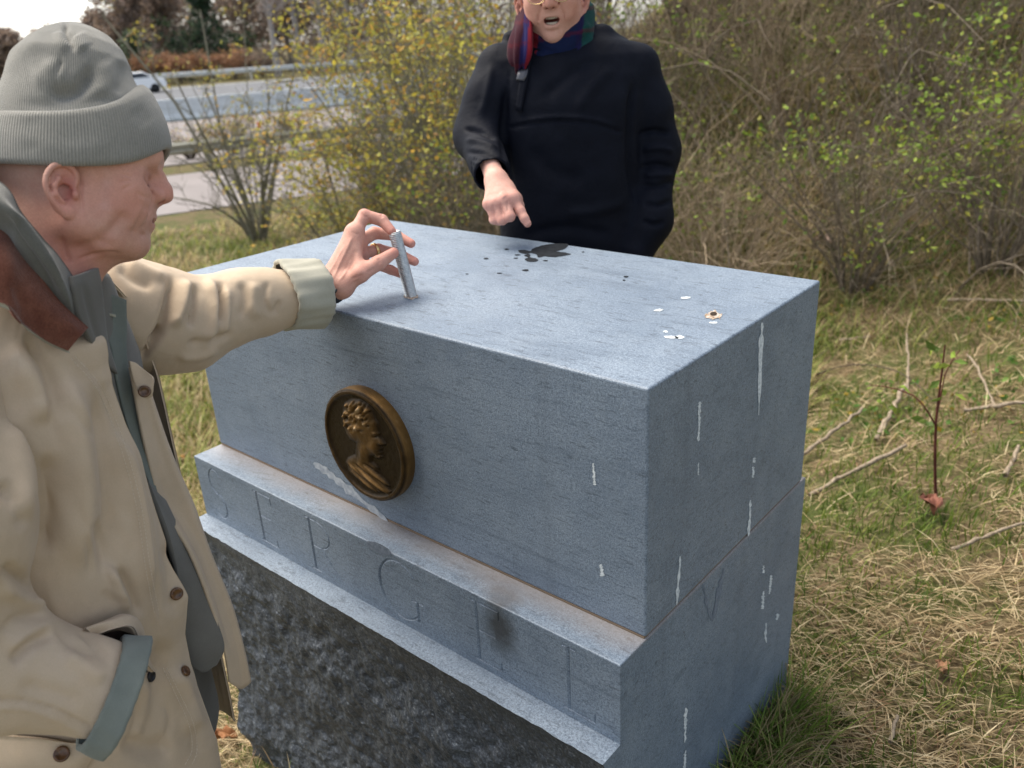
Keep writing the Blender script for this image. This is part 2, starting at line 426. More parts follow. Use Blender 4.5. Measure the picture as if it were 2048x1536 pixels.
# base: dressed band with cut letters, then the split face below a narrow ledge
base = rounded_box('base_block', (-W, -SB, ZJ - HB - 0.0005), (0, DEP + BB, ZJ), M_BASE, monument, 0.0022, 2, True)
base['label'] = 'base block with a cut name along its front band'
def letter_strokes():
    z0, z1 = 0.374, 0.506; h = z1 - z0
    L = []
    def seg(pts, w): L.append((np.array(pts, float), w))
    def arc(cx, cz, rx, rz, a0, a1, w0, w1, n=14):
        a = np.radians(np.linspace(a0, a1, n)); pts = np.stack([cx + rx * np.cos(a), cz + rz * np.sin(a)], 1)
        seg(pts, np.linspace(w0, w1, n))
    def E(x, w):
        seg([(x, z0), (x, z1)], 0.0085); seg([(x - .012, z1 - .0015), (x + w, z1 - .0015)], 0.0042); seg([(x - .012, z0 + .0015), (x + w, z0 + .0015)], 0.0042)
        seg([(x, z0 + h * .53), (x + w * .8, z0 + h * .53)], 0.0042)
        seg([(x + w, z1), (x + w, z1 - .02)], 0.004); seg([(x + w, z0), (x + w, z0 + .02)], 0.004)
    # S
    arc(-1.142, z1 - h * .25, .026, h * .25, 40, 180, .003, .006); arc(-1.142, z1 - h * .25, .026, h * .25, 180, 270, .006, .008, 8)
    arc(-1.142, z0 + h * .25, .028, h * .25, 90, 0, .008, .007, 8); arc(-1.142, z0 + h * .25, .028, h * .25, 0, -150, .007, .003)
    E(-.968, .052)
    # R
    x = -.778; seg([(x, z0), (x, z1)], 0.0085); seg([(x - .014, z1 - .0015), (x + .02, z1 - .0015)], 0.0042); seg([(x - .014, z0 + .0015), (x + .016, z0 + .0015)], 0.0042)
    arc(x + .022, z1 - h * .26, .040, h * .25, 90, -90, .004, .004, 18); seg([(x, z1 - h * .51), (x + .024, z1 - h * .51)], 0.0042); seg([(x + .03, z1 - h * .5), (x + .092, z0)], 0.008)
    # G
    arc(-.505, z0 + h * .5, .058, h * .5, 42, 180, .003, .009, 16); arc(-.505, z0 + h * .5, .058, h * .5, 180, 320, .009, .004, 16)
    seg([(-.459, z0 + .008), (-.459, z0 + h * .42)], 0.008); seg([(-.475, z0 + h * .42), (-.444, z0 + h * .42)], 0.0042)
    E(-.302, .052)
    x = -.100; seg([(x, z0), (x, z1)], 0.0085); seg([(x - .013, z1 - .0015), (x + .014, z1 - .0015)], 0.0042); seg([(x - .013, z0 + .0015), (x + .051, z0 + .0015)], 0.0042); seg([(x + .051, z0), (x + .051, z0 + .02)], 0.004)
    return L
def cut_letters(target):
    bm = bmesh.new()
    for pts, w in letter_strokes():
        w = np.broadcast_to(np.asarray(w, float), (len(pts),))
        t = np.gradient(pts, axis=0); t /= np.linalg.norm(t, axis=1)[:, None]; n = np.stack([-t[:, 1], t[:, 0]], 1)
        a = pts + n * w[:, None] / 2; b = pts - n * w[:, None] / 2
        rows = []
        for i in range(len(pts)):      # V-cut section
            rows.append([bm.verts.new((a[i][0], -SB - .01, a[i][1])), bm.verts.new((b[i][0], -SB - .01, b[i][1])),
                         bm.verts.new((b[i][0], -SB, b[i][1])),
                         bm.verts.new(((a[i][0] + b[i][0]) / 2, -SB + min(.0034, .0012 + w[i] * .25), (a[i][1] + b[i][1]) / 2)),
                         bm.verts.new((a[i][0], -SB, a[i][1]))])
        for i in range(len(rows) - 1):
            for k in range(5): bm.faces.new((rows[i][k], rows[i][(k + 1) % 5], rows[i + 1][(k + 1) % 5], rows[i + 1][k]))
        bm.faces.new(rows[0][::-1]); bm.faces.new(rows[-1])
    bmesh.ops.recalc_face_normals(bm, faces=bm.faces)
    me = bpy.data.meshes.new('cut'); bm.to_mesh(me); bm.free(); c = bpy.data.objects.new('cut', me); COL.objects.link(c)
    md = target.modifiers.new('cut', 'BOOLEAN'); md.object = c; md.operation = 'DIFFERENCE'; md.solver = 'EXACT'; md.use_self = True
    dg = bpy.context.evaluated_depsgraph_get(); ev = target.evaluated_get(dg)
    new = bpy.data.meshes.new_from_object(ev); target.modifiers.clear(); target.data = new
    bpy.data.objects.remove(c)
cut_letters(base)

# split face: rough grid on the front, plain sawn sides
nx, nz_ = 300, 230
zb = -0.75
X = np.linspace(-W, 0, nx); Zs = np.linspace(0, 1, nz_)
GX, GT = np.meshgrid(X, Zs, indexing='ij')
P0 = np.stack([GX, GX * 0, GT * 1.0], -1).reshape(-1, 3)
ztop = ZJ - HB - 0.0008
GZ = ztop + (zb - ztop) * GT
PQ = np.stack([GX, GX * 0, GZ], -1).reshape(-1, 3)
n1 = fbm(PQ * np.array([1, 1, 1.3]), 5, 3, 3).reshape(nx, nz_) - 0.5
n2 = fbm(PQ, 22, 4, 5).reshape(nx, nz_) - 0.5
rid = np.abs(fbm(PQ * np.array([1, 1, 0.7]), 13, 3, 9).reshape(nx, nz_) - 0.5)
n3 = fbm(PQ, 48, 4, 15).reshape(nx, nz_) - 0.5
depth = 0.045 * n1 + 0.012 * n2 - 0.018 * rid + 0.020 * n3 + 0.012
edge = np.clip(GT * 9, 0, 1)
lip = (fbm(np.stack([X, X * 0, X * 0], -1), 30, 4, 12) - 0.5) * 0.012
GY = -SB - SL + 0.004 + depth * edge ** 0.6 + 0.03 * edge * np.clip(GT * 2.2, 0, 1) * 0.4
GY[:, 0] = -SB - SL + 0.003 + np.abs(lip)
GY = np.minimum(GY, -0.02)
GZ[:, :3] -= np.abs(fbm(PQ, 26, 3, 21).reshape(nx, nz_)[:, :3] - 0.5) * 0.02 * np.array([0, .6, 1.0])
front = np.stack([GX, GY, GZ], -1).reshape(-1, 3)
I = np.arange(nx * nz_).reshape(nx, nz_)
F = np.stack([I[:-1, :-1], I[:-1, 1:], I[1:, 1:], I[1:, :-1]], -1).reshape(-1, 4)
rough = mesh_obj('split_face', front, F, M_ROUGH, base, smooth=False)
# ledge, side faces and back of the lower body (sawn)
yb = DEP + BB
V = []; Fc = []
def add_poly(pts):
    i0 = len(V); V.extend(pts); Fc.append(list(range(i0, i0 + len(pts))))
sideR = [front[I[-1, k]] for k in range(nz_)]; sideL = [front[I[0, k]] for k in range(nz_)]
add_poly([tuple(p) for p in sideR] + [(0, yb, zb), (0, yb, ztop)])
add_poly([tuple(p) for p in sideL][::-1] + [(-W, yb, ztop), (-W, yb, zb)])
add_poly([tuple(front[I[k, 0]]) for k in range(nx)] + [(0, yb, ztop), (-W, yb, ztop)])
add_poly([(-W, yb, ztop), (0, yb, ztop), (0, yb, zb), (-W, yb, zb)])
lower = mesh_obj('lower_body', np.array(V), Fc, M_BASE, base, smooth=False)

# ------------------------------------------------------------------ marks on the stone
def plane_pt(px, py, plane):
    ax, val, off = plane
    p = on_plane(px, py, ax, val); p[ax] += off; return p
def decal(name, pts, plane, mat, parent, n=5, jit=0.0, seed=0):
    pts = np.array(pts, float); k = len(pts)
    P = np.concatenate([pts[-2:], pts, pts[:2]]); S = smooth_line(P, n)[n * 2: n * (k + 2)]
    if jit:
        r = np.random.default_rng(seed); S = S + r.normal(0, jit, S.shape)
    V = np.array([plane_pt(x, y, plane) for x, y in S])
    bm = bmesh.new(); vs = [bm.verts.new(v) for v in V]
    f = bm.faces.new(vs); bmesh.ops.triangulate(bm, faces=[f]); bmesh.ops.recalc_face_normals(bm, faces=bm.faces)
    ax = plane[0]; sg = np.sign(plane[2])
    for f in bm.faces:
        if f.normal[ax] * sg < 0: f.normal_flip()
    me = bpy.data.meshes.new(name); bm.to_mesh(me); bm.free()
    o = bpy.data.objects.new(name, me); COL.objects.link(o); me.materials.append(mat); put_under(o, parent); return o
def drip(name, line, w, plane, mat, parent, seed=0):
    L = smooth_line(line, 6) if len(line) > 2 else np.array([np.array(line[0]) + (np.array(line[1]) - np.array(line[0])) * t for t in np.linspace(0, 1, 26)])
    r = np.random.default_rng(seed); n = len(L); t = np.linspace(0, 1, n)
    ww = np.interp(t, np.linspace(0, 1, len(w)), w) * (0.35 + 1.0 * r.random(n)) * 0.5
    ww[0] *= .35; ww[-1] *= .35
    d = np.gradient(L, axis=0); d /= np.linalg.norm(d, axis=1)[:, None] + 1e-9; nn = np.stack([-d[:, 1], d[:, 0]], 1)
    jx = np.convolve(r.normal(0, .9, n), np.ones(3) / 3, 'same')[:, None]
    out = np.concatenate([L + nn * ww[:, None] + nn * jx, (L - nn * ww[:, None] + nn * jx)[::-1]])
    V = np.array([plane_pt(x, y, plane) for x, y in out])
    F = [(i, i + 1, 2 * n - 2 - i, 2 * n - 1 - i) for i in range(n - 1)]
    o = mesh_obj(name, V, F, mat, parent, False); return o
TOPP = (2, ZT, 0.0008); RIGHT = (0, 0.0, 0.0008); FRONT = (1, 0.0, -0.0008)
mt = Mat('wet_stain', 0.8, 0.12); mt.set('Base Color', mt.ramp(mt.noise(mt.coord(), 90, 3), [(0.3, (0.006, 0.007, 0.009)), (0.7, (0.018, 0.021, 0.026))])); M_STAIN = mt.m
mt = Mat('bird_lime', 0.9); mt.set('Base Color', mt.ramp(mt.noise(mt.coord(), 160, 3), [(0.3, (0.36, 0.41, 0.45)), (0.7, (0.72, 0.76, 0.78))])); M_LIME = mt.m
z5 = lambda a: [(880 + x / 6.4, 330 + y / 6.4) for x, y in a]
for i, pl in enumerate([
    [(1185, 1075), (1300, 1035), (1500, 1008), (1640, 1016), (1600, 1075), (1490, 1108), (1570, 1118), (1680, 1145), (1580, 1166), (1460, 1184), (1350, 1172), (1260, 1184), (1235, 1150), (1160, 1132), (1090, 1142), (1010, 1118), (1010, 1094), (1090, 1088), (1160, 1106)],
    [(1075, 1165), (1130, 1140), (1160, 1160), (1150, 1182), (1240, 1205), (1255, 1228), (1200, 1243), (1120, 1238), (1085, 1205), (1130, 1188)]]):
    decal('dark_stain', z5(pl), TOPP, M_STAIN, upper, 4, 0.25, i)
for i, (x, y, a, b) in enumerate([(590, 1201, 34, 9), (852, 1082, 28, 9), (990, 1154, 38, 7), (970, 1196, 28, 6), (1352, 1228, 30, 8), (1097, 1350, 44, 12), (1832, 1116, 18, 6), (760, 1388, 34, 6), (345, 1398, 20, 5)]):
    decal('dark_stain', z5([(x + a * math.cos(t) * (1 + .2 * math.sin(3 * t + i)), y + b * math.sin(t)) for t in np.linspace(0, 2 * math.pi, 9)[:-1]]), TOPP, M_STAIN, upper, 3)
for i, (x, y, a, b) in enumerate([(1252, 554, 5, 1.6), (1248, 561, 3, 1.2)]):
    decal('dark_stain', [(x + a * math.cos(t), y + b * math.sin(t)) for t in np.linspace(0, 2 * math.pi, 9)[:-1]], TOPP, M_STAIN, upper, 3)
for i, (ln, w) in enumerate([([(1523, 645), (1521, 700), (1517, 830)], (10, 8, 4)), ([(1399, 803), (1396, 882)], (6, 4)), ([(1508, 915), (1507, 925)], (6, 6)), ([(1506, 933), (1505, 955)], (6, 4)),
                             ([(1500, 1000), (1499, 1030), (1496, 1072)], (5, 4, 6)), ([(1360, 1112), (1356, 1155), (1353, 1210)], (3, 8, 4)), ([(1396, 925), (1396, 950)], (2, 3))]):
    drip('bird_lime_streak', ln, w, RIGHT, M_LIME, upper, i)
for i, (ln, w) in enumerate([([(1526, 1182), (1524, 1218)], (5, 7)), ([(1542, 1150), (1538, 1188)], (5, 4)), ([(1555, 1227), (1554, 1240)], (6, 5)), ([(1532, 1245), (1530, 1270), (1532, 1285)], (3, 5, 3)),
                             ([(1371, 1415), (1369, 1485)], (7, 4)), ([(1370, 1500), (1369, 1536)], (4, 6)), ([(1527, 1130), (1526, 1146)], (3, 4))]):
    drip('bird_lime_streak', ln, w, RIGHT, M_LIME, base, i + 20)
drip('bird_lime_streak', [(1187, 926), (1190, 970)], (3, 6), FRONT, M_LIME, upper, 41)
drip('bird_lime_streak', [(1202, 1128), (1206, 1152)], (5, 8), FRONT, M_LIME, upper, 42)
mt = Mat('pale_scrape', 0.9); mt.set('Base Color', mt.mix(mt.ramp(mt.noise(mt.coord(), 60, 4), [(0.35, 0.0), (0.65, 1.0)]), (0.24, 0.27, 0.31), (0.42, 0.45, 0.48))); M_SCR = mt.m
drip('pale_scrape', [(628, 926), (670, 957), (715, 992), (778, 1044)], (9, 16, 15, 6), FRONT, M_SCR, upper, 50)
mt = Mat('damp_mark', 0.8); mt.set('Base Color', mt.ramp(mt.noise(mt.coord(), 120, 3), [(0.3, (0.105, 0.130, 0.165)), (0.7, (0.19, 0.22, 0.27))])); M_DAMP = mt.m
drip('damp_mark', [(1448, 1137), (1438, 1180), (1424, 1243)], (4, 10, 4), RIGHT, M_DAMP, base, 51)
drip('damp_mark', [(1405, 1168), (1414, 1210), (1423, 1243)], (3, 6, 4), RIGHT, M_DAMP, base, 52)
for i, (x, y, a, b) in enumerate([(1343, 675, 14, 3), (1359, 675, 8, 3.5), (1427, 646, 7, 2.2), (1317, 621, 9, 2.5), (1371, 596, 12, 2), (1331, 664, 6, 2)]):
    decal('bird_lime_spot', [(x + a * math.cos(t) * (1 + .3 * math.sin(2 * t + i)), y + b * math.sin(t)) for t in np.linspace(0, 2 * math.pi, 9)[:-1]], TOPP, M_LIME, upper, 3, .4, i)
mt = Mat('rust', 0.9); mt.set('Base Color', mt.ramp(mt.noise(mt.coord(), 200, 4), [(0.3, (0.14, 0.08, 0.045)), (0.5, (0.36, 0.28, 0.21)), (0.68, (0.62, 0.61, 0.60))])); M_RUST = mt.m
decal('rusty_hole_rim', [(1427 + 15 * math.cos(t) * (1 + .25 * math.sin(3 * t)), 631 + 8 * math.sin(t)) for t in np.linspace(0, 2 * math.pi, 13)[:-1]], (2, ZT, 0.0010), M_RUST, upper, 3, 1.3, 3)
decal('hole_shade', [(1427 + 7 * math.cos(t), 629 + 4 * math.sin(t)) for t in np.linspace(0, 2 * math.pi, 11)[:-1]], (2, ZT, 0.0014), Mat('hole_dark', 0.9).set('Base Color', (0.03, 0.018, 0.01)).m, upper, 3)  # flat dark disc, painted shade inside the hole; nothing is bored
# chip broken from the edge of the band
decal('edge_chip', [(737, 1083), (760, 1086), (782, 1103), (776, 1110), (752, 1102), (738, 1094)], (1, -SB, -0.0008), M_DAMP, base, 3, .8, 8)

# ------------------------------------------------------------------ bronze medallion
def medallion():
    c = np.array([-0.6215, 0.0, 0.6985]); R0 = 0.1165; T = 0.025
    n = 170
    g = np.linspace(-1, 1, n); U, Vv = np.meshgrid(g, g, indexing='ij')
    # squircle map of the square grid to the disc
    x = U * np.sqrt(1 - Vv ** 2 / 2); z = Vv * np.sqrt(1 - U ** 2 / 2)
    r = np.hypot(x, z)
    P = np.stack([c[0] + x * R0, np.full_like(x, -T), c[2] + z * R0], -1).reshape(-1, 3)
    p2, _ = project(P); p2 = (p2 - np.array([600, 740])) * 5.487
    pts = np.array([(480, 360), (560, 318), (660, 326), (760, 380), (812, 450), (832, 540), (868, 600), (876, 680), (880, 715), (946, 815), (932, 830), (894, 834), (908, 864), (897, 886), (910, 908), (899, 930), (914, 955), (884, 984), (840, 982), (800, 955), (795, 1005), (850, 1060), (890, 1130), (960, 1230), (1012, 1330), (985, 1370), (850, 1345), (700, 1262), (560, 1130), (490, 1015), (520, 960), (600, 930), (612, 800), (540, 765), (500, 700), (472, 600), (466, 450)], float)
    ln = np.concatenate([pts, pts[:1]])
    d, _, _ = poly_dist(p2, ln)
    ins = np.zeros(len(p2), bool)
    for i in range(len(pts)):
        a, b = ln[i], ln[i + 1]
        cr = (a[1] > p2[:, 1]) != (b[1] > p2[:, 1])
        xi = (b[0] - a[0]) * (p2[:, 1] - a[1]) / (b[1] - a[1] + 1e-9) + a[0]
        ins ^= cr & (p2[:, 0] < xi)
    dd = np.where(ins, d, 0)
    h = 0.0080 * (1 - np.exp(-dd / 34.0)) * ins
    def bump(cx, cy, rx, ry, a, rot=0):
        q = p2 - np.array([cx, cy]); cs, sn = math.cos(rot), math.sin(rot)
        e = ((q[:, 0] * cs + q[:, 1] * sn) / rx) ** 2 + ((-q[:, 0] * sn + q[:, 1] * cs) / ry) ** 2
        return a * np.exp(-e)
    g2 = np.random.default_rng(5)
    for i in range(46):                                            # curls
        a = g2.random() * 6.28; rr = math.sqrt(g2.random())
        cx = 620 + 150 * rr * math.cos(a); cy = 500 + 165 * rr * math.sin(a)
        h += ins * bump(cx, cy, 26, 15, 0.0030 * (0.6 + g2.random()), g2.random() * 3.14) - ins * bump(cx + 20, cy + 18, 22, 12, 0.0022, g2.random() * 3)
    for (cx, cy, rx, ry, a, ro) in [(830, 560, 26, 46, .0025, 0), (845, 690, 34, 12, .0026, .2), (838, 728, 24, 13, -.0034, 0), (905, 790, 20, 44, .0035, -.5), (820, 830, 50, 50, .0022, 0), (885, 886, 26, 6, -.0015, 0), (885, 950, 24, 18, .002, 0),
                                    (600, 640, 40, 52, .0040, 0), (602, 650, 16, 26, -.0034, 0), (690, 870, 40, 90, .001, 0), (640, 930, 30, 80, -.0012, .3), (820, 930, 40, 20, -.0015, 0), (560, 900, 40, 30, .003, .4)]:
        h += bump(cx, cy, rx, ry, a, ro) * ins
    low = np.clip((p2[:, 1] - 1000) / 60, 0, 1) * ins              # folds of the drapery
    sgn = (p2[:, 0] * 0.62 - p2[:, 1] * 0.80)
    h += low * 0.0022 * np.sin(sgn / 11.0) + low * 0.0012 * np.sin(sgn / 6.0 + p2[:, 0] / 50)
    rr = r.reshape(-1)
    rim = 0.0030 * sstep(0.90, 0.93, rr) * (1 - sstep(0.965, 1.0, rr) * 0.9)
    h = np.where(rr > 0.95, rim, np.maximum(h, 0) * (1 - sstep(0.88, 0.95, rr)) + rim) - 0.0022 * (1 - sstep(0.86, 0.92, rr)) * (1 - rr ** 2 * 0.3)
    h = h + (fbm(P, 120, 2, 4) - 0.5) * 0.0012
    P[:, 1] -= h
    F = grid_faces(n, n)
    # side wall
    I = np.arange(n * n).reshape(n, n)
    ringi = np.concatenate([I[:, 0], I[-1, 1:], I[-2::-1, -1], I[0, -2:0:-1]])
    wall = []; k = len(P); P2 = [P]
    prev = ringi
    for j, (yy, sc) in enumerate([(-0.019, 1.014), (-0.006, 1.014), (0.002, 1.0)]):
        q = P[ringi].copy(); q[:, 0] = c[0] + (q[:, 0] - c[0]) * sc; q[:, 2] = c[2] + (q[:, 2] - c[2]) * sc; q[:, 1] = yy
        P2.append(q); cur = np.arange(k, k + len(ringi)); k += len(ringi)
        wall.append(np.stack([prev, np.roll(prev, -1), np.roll(cur, -1), cur], 1)); prev = cur
    V = np.concatenate(P2); F = np.concatenate([F[:, ::-1]] + [w for w in wall])
    m = Mat('old_bronze', 0.42, 0.5); m.set('Metallic', 0.75)
    hh = m.attr('wear'); nz = m.noise(m.coord(), 45, 5, 0.65)
    f = m.math('ADD', hh, m.math('MULTIPLY', m.math('SUBTRACT', nz, 0.5), 0.55))
    m.set('Base Color', m.ramp(f, [(0.15, (0.028, 0.017, 0.007)), (0.45, (0.090, 0.050, 0.016)), (0.78, (0.21, 0.115, 0.036)), (0.98, (0.40, 0.27, 0.14))]))
    m.set('Roughness', m.ramp(nz, [(0.3, 0.38), (0.7, 0.62)])); m.bump(m.noise(m.coord(), 260, 3), 0.25, 0.002)
    o = mesh_obj('medallion', V, F, m.m, monument)
    wear = np.concatenate([np.clip((h + 0.001) / 0.012, 0, 1), np.full(len(V) - len(P), 0.75)])
    attr(o, 'wear', wear); o['label'] = 'round bronze medallion with a curly-haired head in profile'
medallion()

# ------------------------------------------------------------------ ground sheet
def ground():
    def axis(c, near, far, n):
        t = np.linspace(-1, 1, n); return c + np.sign(t) * (near * np.abs(t) + (far - near) * np.abs(t) ** 5)
    xs = axis(-1.0, 7, 400, 260); ys = axis(2.0, 7, 400, 260)
    XX, YY = np.meshgrid(xs, ys, indexing='ij')
    P = np.stack([XX, YY, gz(XX, YY)], -1).reshape(-1, 3)
    near = np.exp(-np.hypot(P[:, 0] + 1, P[:, 1] - 2) / 9)
    P[:, 2] += near * ((fbm(P * [1, 1, 0], 3.0, 3, 2) - 0.5) * 0.10 + (fbm(P * [1, 1, 0], 14, 2, 6) - 0.5) * 0.03) - 0.01
    m = Mat('soil_and_thatch', 0.95, 0.1); c = m.coord()
    a = m.noise(c, 2.2, 5, 0.65); b = m.noise(c, 55, 4, 0.7); d = m.noise(m.coord((1, 1, 1)), 9, 4, 0.6)
    dry = m.ramp(b, [(0.3, (0.055, 0.040, 0.024)), (0.5, (0.15, 0.112, 0.062)), (0.72, (0.30, 0.235, 0.135))])
    grn = m.ramp(b, [(0.3, (0.030, 0.042, 0.012)), (0.6, (0.085, 0.115, 0.030)), (0.8, (0.17, 0.19, 0.06))])
    m.set('Base Color', m.mix(m.ramp(m.math('ADD', m.math('MULTIPLY', a, 0.6), m.math('MULTIPLY', d, 0.4)), [(0.44, 0.0), (0.58, 0.85)]), dry, grn)); m.bump(b, 0.8, 0.03)
    o = mesh_obj('ground', P, grid_faces(260, 260), m.m); o['kind'] = 'structure'
    return o
ground()
# ------------------------------------------------------------------ people: shared parts
def skin_material(name, tint=(1, 1, 1)):
    m = Mat(name, 0.55, 0.3)
    c = m.coord(); a = m.attr('skin', 'Color')
    mot = m.noise(c, 70, 4, 0.6); fine = m.noise(c, 420, 3, 0.7)
    col = m.mix(m.ramp(mot, [(0.38, 0.0), (0.68, 0.26)]), a, (0.44, 0.16, 0.12))
    col = m.mix(m.ramp(fine, [(0.35, 0.22), (0.6, 0.0)]), col, (0.30, 0.15, 0.11))
    m.set('Base Color', col); m.set('Subsurface Weight', 0.05); m.b.inputs['Subsurface Radius'].default_value = (0.012, 0.004, 0.002)
    m.b.inputs['Subsurface Scale'].default_value = 0.6
    m.set('Roughness', m.ramp(mot, [(0.3, 0.50), (0.7, 0.66)]))
    h = m.math('ADD', m.math('MULTIPLY', fine, 0.5), m.math('MULTIPLY', m.noise(c, 190, 3), 0.5)); m.bump(h, 0.30, 0.0025)
    return m.m
M_SKIN = skin_material('skin')
def cloth(name, c0, c1, scale=900, rough=0.9, bump=0.15, blot=0.0, sheen=0.15, wrinkle=0.0):
    m = Mat(name, rough, 0.15); c = m.coord()
    w = m.noise(c, scale, 2, 0.6); b = m.noise(c, 9, 5, 0.62); mid = m.noise(c, 60, 4, 0.6)
    col = m.mix(m.ramp(b, [(0.36, 0.0), (0.68, 1.0)]), c0, c1)
    col = m.mix(m.ramp(w, [(0.3, 0.25), (0.6, 0.0)]), col, tuple(x * 0.6 for x in c0))
    if blot: col = m.mix(m.ramp(mid, [(0.5, 0.0), (0.75, blot)]), col, tuple(min(1, x * 1.25) for x in c1))
    m.set('Base Color', col); m.set('Sheen Weight', sheen)
    n = m.bump(w, bump, 0.001)
    if wrinkle:
        wv = m.noise(m.coord((1, 1, 0.6)), 26, 5, 0.6, 0.6); m.bump(wv, wrinkle, 0.02, n)
    return m.m

def head_sdf(P, open_mouth=0.0, ears=(True, True), ed=(0.0, 0.0)):
    """head in its own frame: x forward, y to its left, z up; origin between the ear canals"""
    x, y, z = P[:, 0], P[:, 1], P[:, 2]
    ya = np.stack([x, np.abs(y), z], 1)                         # mirrored
    d = ell(P, (-0.012, 0, 0.070), (0.100, 0.0765, 0.094))
    d = smin(d, ell(P, (0.030, 0, 0.058), (0.062, 0.066, 0.055)), 0.03)
    d = smin(d, ell(P, (0.030, 0, -0.002), (0.054, 0.056, 0.066)), 0.03)
    d = smin(d, ell(ya, (0.057, 0.040, 0.014), (0.022, 0.020, 0.018)), 0.024)        # cheekbone
    d = smin(d, ell(ya, (0.052, 0.034, -0.012), (0.026, 0.020, 0.022)), 0.02)        # cheek
    d = smin(d, ell(P, (0.054, 0, -0.012), (0.0345, 0.032, 0.030)), 0.016)           # mouth barrel
    jaw = chain(ya, [(-0.006, 0.058, -0.008), (-0.002, 0.056, -0.034), (0.030, 0.040, -0.050), (0.060, 0.016, -0.052)], [0.014, 0.016, 0.014, 0.013], 0.02)
    d = smin(d, jaw, 0.022)
    d = smin(d, ell(ya, (0.012, 0.050, -0.016), (0.034, 0.016, 0.034)), 0.02)        # jaw muscle
    jz = -0.012 * open_mouth
    d = smin(d, ell(P, (0.064, 0, -0.047 + jz), (0.0178, 0.021, 0.0155)), 0.012)      # chin
    d = smin(d, rcone(P, (0.060, 0, -0.050 + jz), (0.000, 0, -0.060), 0.012, 0.030), 0.02)     # under the chin
    d = smin(d, chain(ya, [(0.0855, 0.004, 0.0640), (0.084, 0.022, 0.0665), (0.066, 0.046, 0.0610)], [0.0140, 0.0135, 0.009], 0.01), 0.012)   # brow
    ye = ya - np.array([ed[0], 0, ed[1]])
    d = smax(d, -ell(ye, (0.102, 0.031, 0.0395), (0.0235, 0.0200, 0.0130)), 0.010)     # eye sockets
    d = smin(d, ell(ye, (0.0765, 0.031, 0.0375), (0.0125, 0.0135, 0.0125)), 0.004)      # lidded eye
    d = smax(d, -rcone(ye, (0.0870, 0.020, 0.0330), (0.081, 0.043, 0.0345), 0.0013), 0.0025)   # lid line
    d = smin(d, rcone(ye, (0.0850, 0.022, 0.0295), (0.080, 0.042, 0.0300), 0.0030), 0.004)     # lower lid
    d = smin(d, rcone(ye, (0.0865, 0.020, 0.0475), (0.079, 0.046, 0.0440), 0.0042, 0.005), 0.006)    # upper fold
    d = smax(d, -rcone(P, (0.1085, -0.02, 0.0555), (0.1085, 0.02, 0.0555), 0.0125), 0.006)
    # nose
    d = smin(d, chain(P, [(0.0855, 0, 0.0575), (0.0945, 0, 0.0420), (0.1010, 0, 0.0285), (0.1032, 0, 0.0200)], [0.0085, 0.0080, 0.0088, 0.0092], 0.006), 0.008)
    d = smin(d, rcone(P, (0.078, 0, 0.044), (0.086, 0, 0.020), 0.0115, 0.0165), 0.010)
    d = smin(d, ell(ya, (0.0905, 0.0118, 0.0165), (0.0115, 0.0072, 0.0085)), 0.004)
    d = smax(d, -ell(ya, (0.0955, 0.0065, 0.0095), (0.0060, 0.0034, 0.0042)), 0.002)     # nostril
    d = smax(d, -chain(ya, [(0.0850, 0.0200, 0.020), (0.0805, 0.0215, 0.012)], [0.0018, 0.0018]), 0.004)     # wing crease
    # lips and mouth
    lz = -0.0165
    d = smin(d, chain(ya, [(0.0830, 0.0, lz + 0.0048), (0.0815, 0.010, lz + 0.0050), (0.0690, 0.0235, lz)], [0.0060, 0.0052, 0.0026], 0.003), 0.006)
    d = smin(d, chain(ya, [(0.0805, 0.0, lz - 0.0066 + jz), (0.0780, 0.010, lz - 0.0058 + jz), (0.0680, 0.0235, lz - 0.0010)], [0.0066, 0.0056, 0.0026], 0.003), 0.006)
    d = smax(d, -chain(ya, [(0.0910, 0.0, lz), (0.0870, 0.011, lz - 0.0005), (0.0735, 0.0245, lz - 0.0012)], [0.0030, 0.0026, 0.0018]), 0.0022)
    if open_mouth:
        d = smax(d, -ell(P, (0.082, 0, lz + jz * 0.45), (0.026, 0.0185, 0.0085 * open_mouth + 0.001)), 0.004)
    # nasolabial groove, hollow under the cheek
    d = smax(d, -chain(ya, [(0.089, 0.020, 0.014), (0.083, 0.030, -0.008), (0.073, 0.032, -0.026)], [0.0008, 0.0010, 0.0004]), 0.007)
    # neck
    nk = smin(rcone(P, (-0.030, 0, 0.01), (-0.062, 0, -0.17), 0.056, 0.064), rcone(P, (0.002, 0, -0.055), (-0.040, 0, -0.16), 0.030, 0.040), 0.03)
    d = smin(d, nk, 0.022)
    for sgn, on in ((-1, ears[0]), (1, ears[1])):
        if not on: continue
        Qa = np.stack([x, y * -sgn, z], 1)                      # this ear at negative y
        near = np.linalg.norm(Qa - np.array([-0.012, -0.08, 0.0]), axis=1) < 0.062
        if not near.any(): continue
        Q = Qa[near]
        def E(px, pz, out=0.0): return (px, -0.0745 - (0.004 - px) * 0.46 - out, pz)
        an = math.atan(0.46); M = np.array([[math.cos(an), -math.sin(an), 0], [math.sin(an), math.cos(an), 0], [0, 0, 1]])
        M = np.array([[math.cos(an), -math.sin(an), 0], [math.sin(an), math.cos(an), 0], [0, 0, 1.0]])
        e = ell(Q, E(-0.0125, 0.000, -0.002), (0.0165, 0.0030, 0.0300), M)
        hp_ = smooth_line(np.array([E(0.000, 0.004, -0.001), E(0.0035, 0.016, 0.001), E(0.0005, 0.0265, 0.002), E(-0.008, 0.0318, 0.003), E(-0.0185, 0.0290, 0.003), E(-0.0262, 0.0185, 0.003), E(-0.0285, 0.0055, 0.003), E(-0.0255, -0.0070, 0.002), E(-0.019, -0.0175, 0.001), E(-0.0125, -0.0245, 0.0)]), 3)
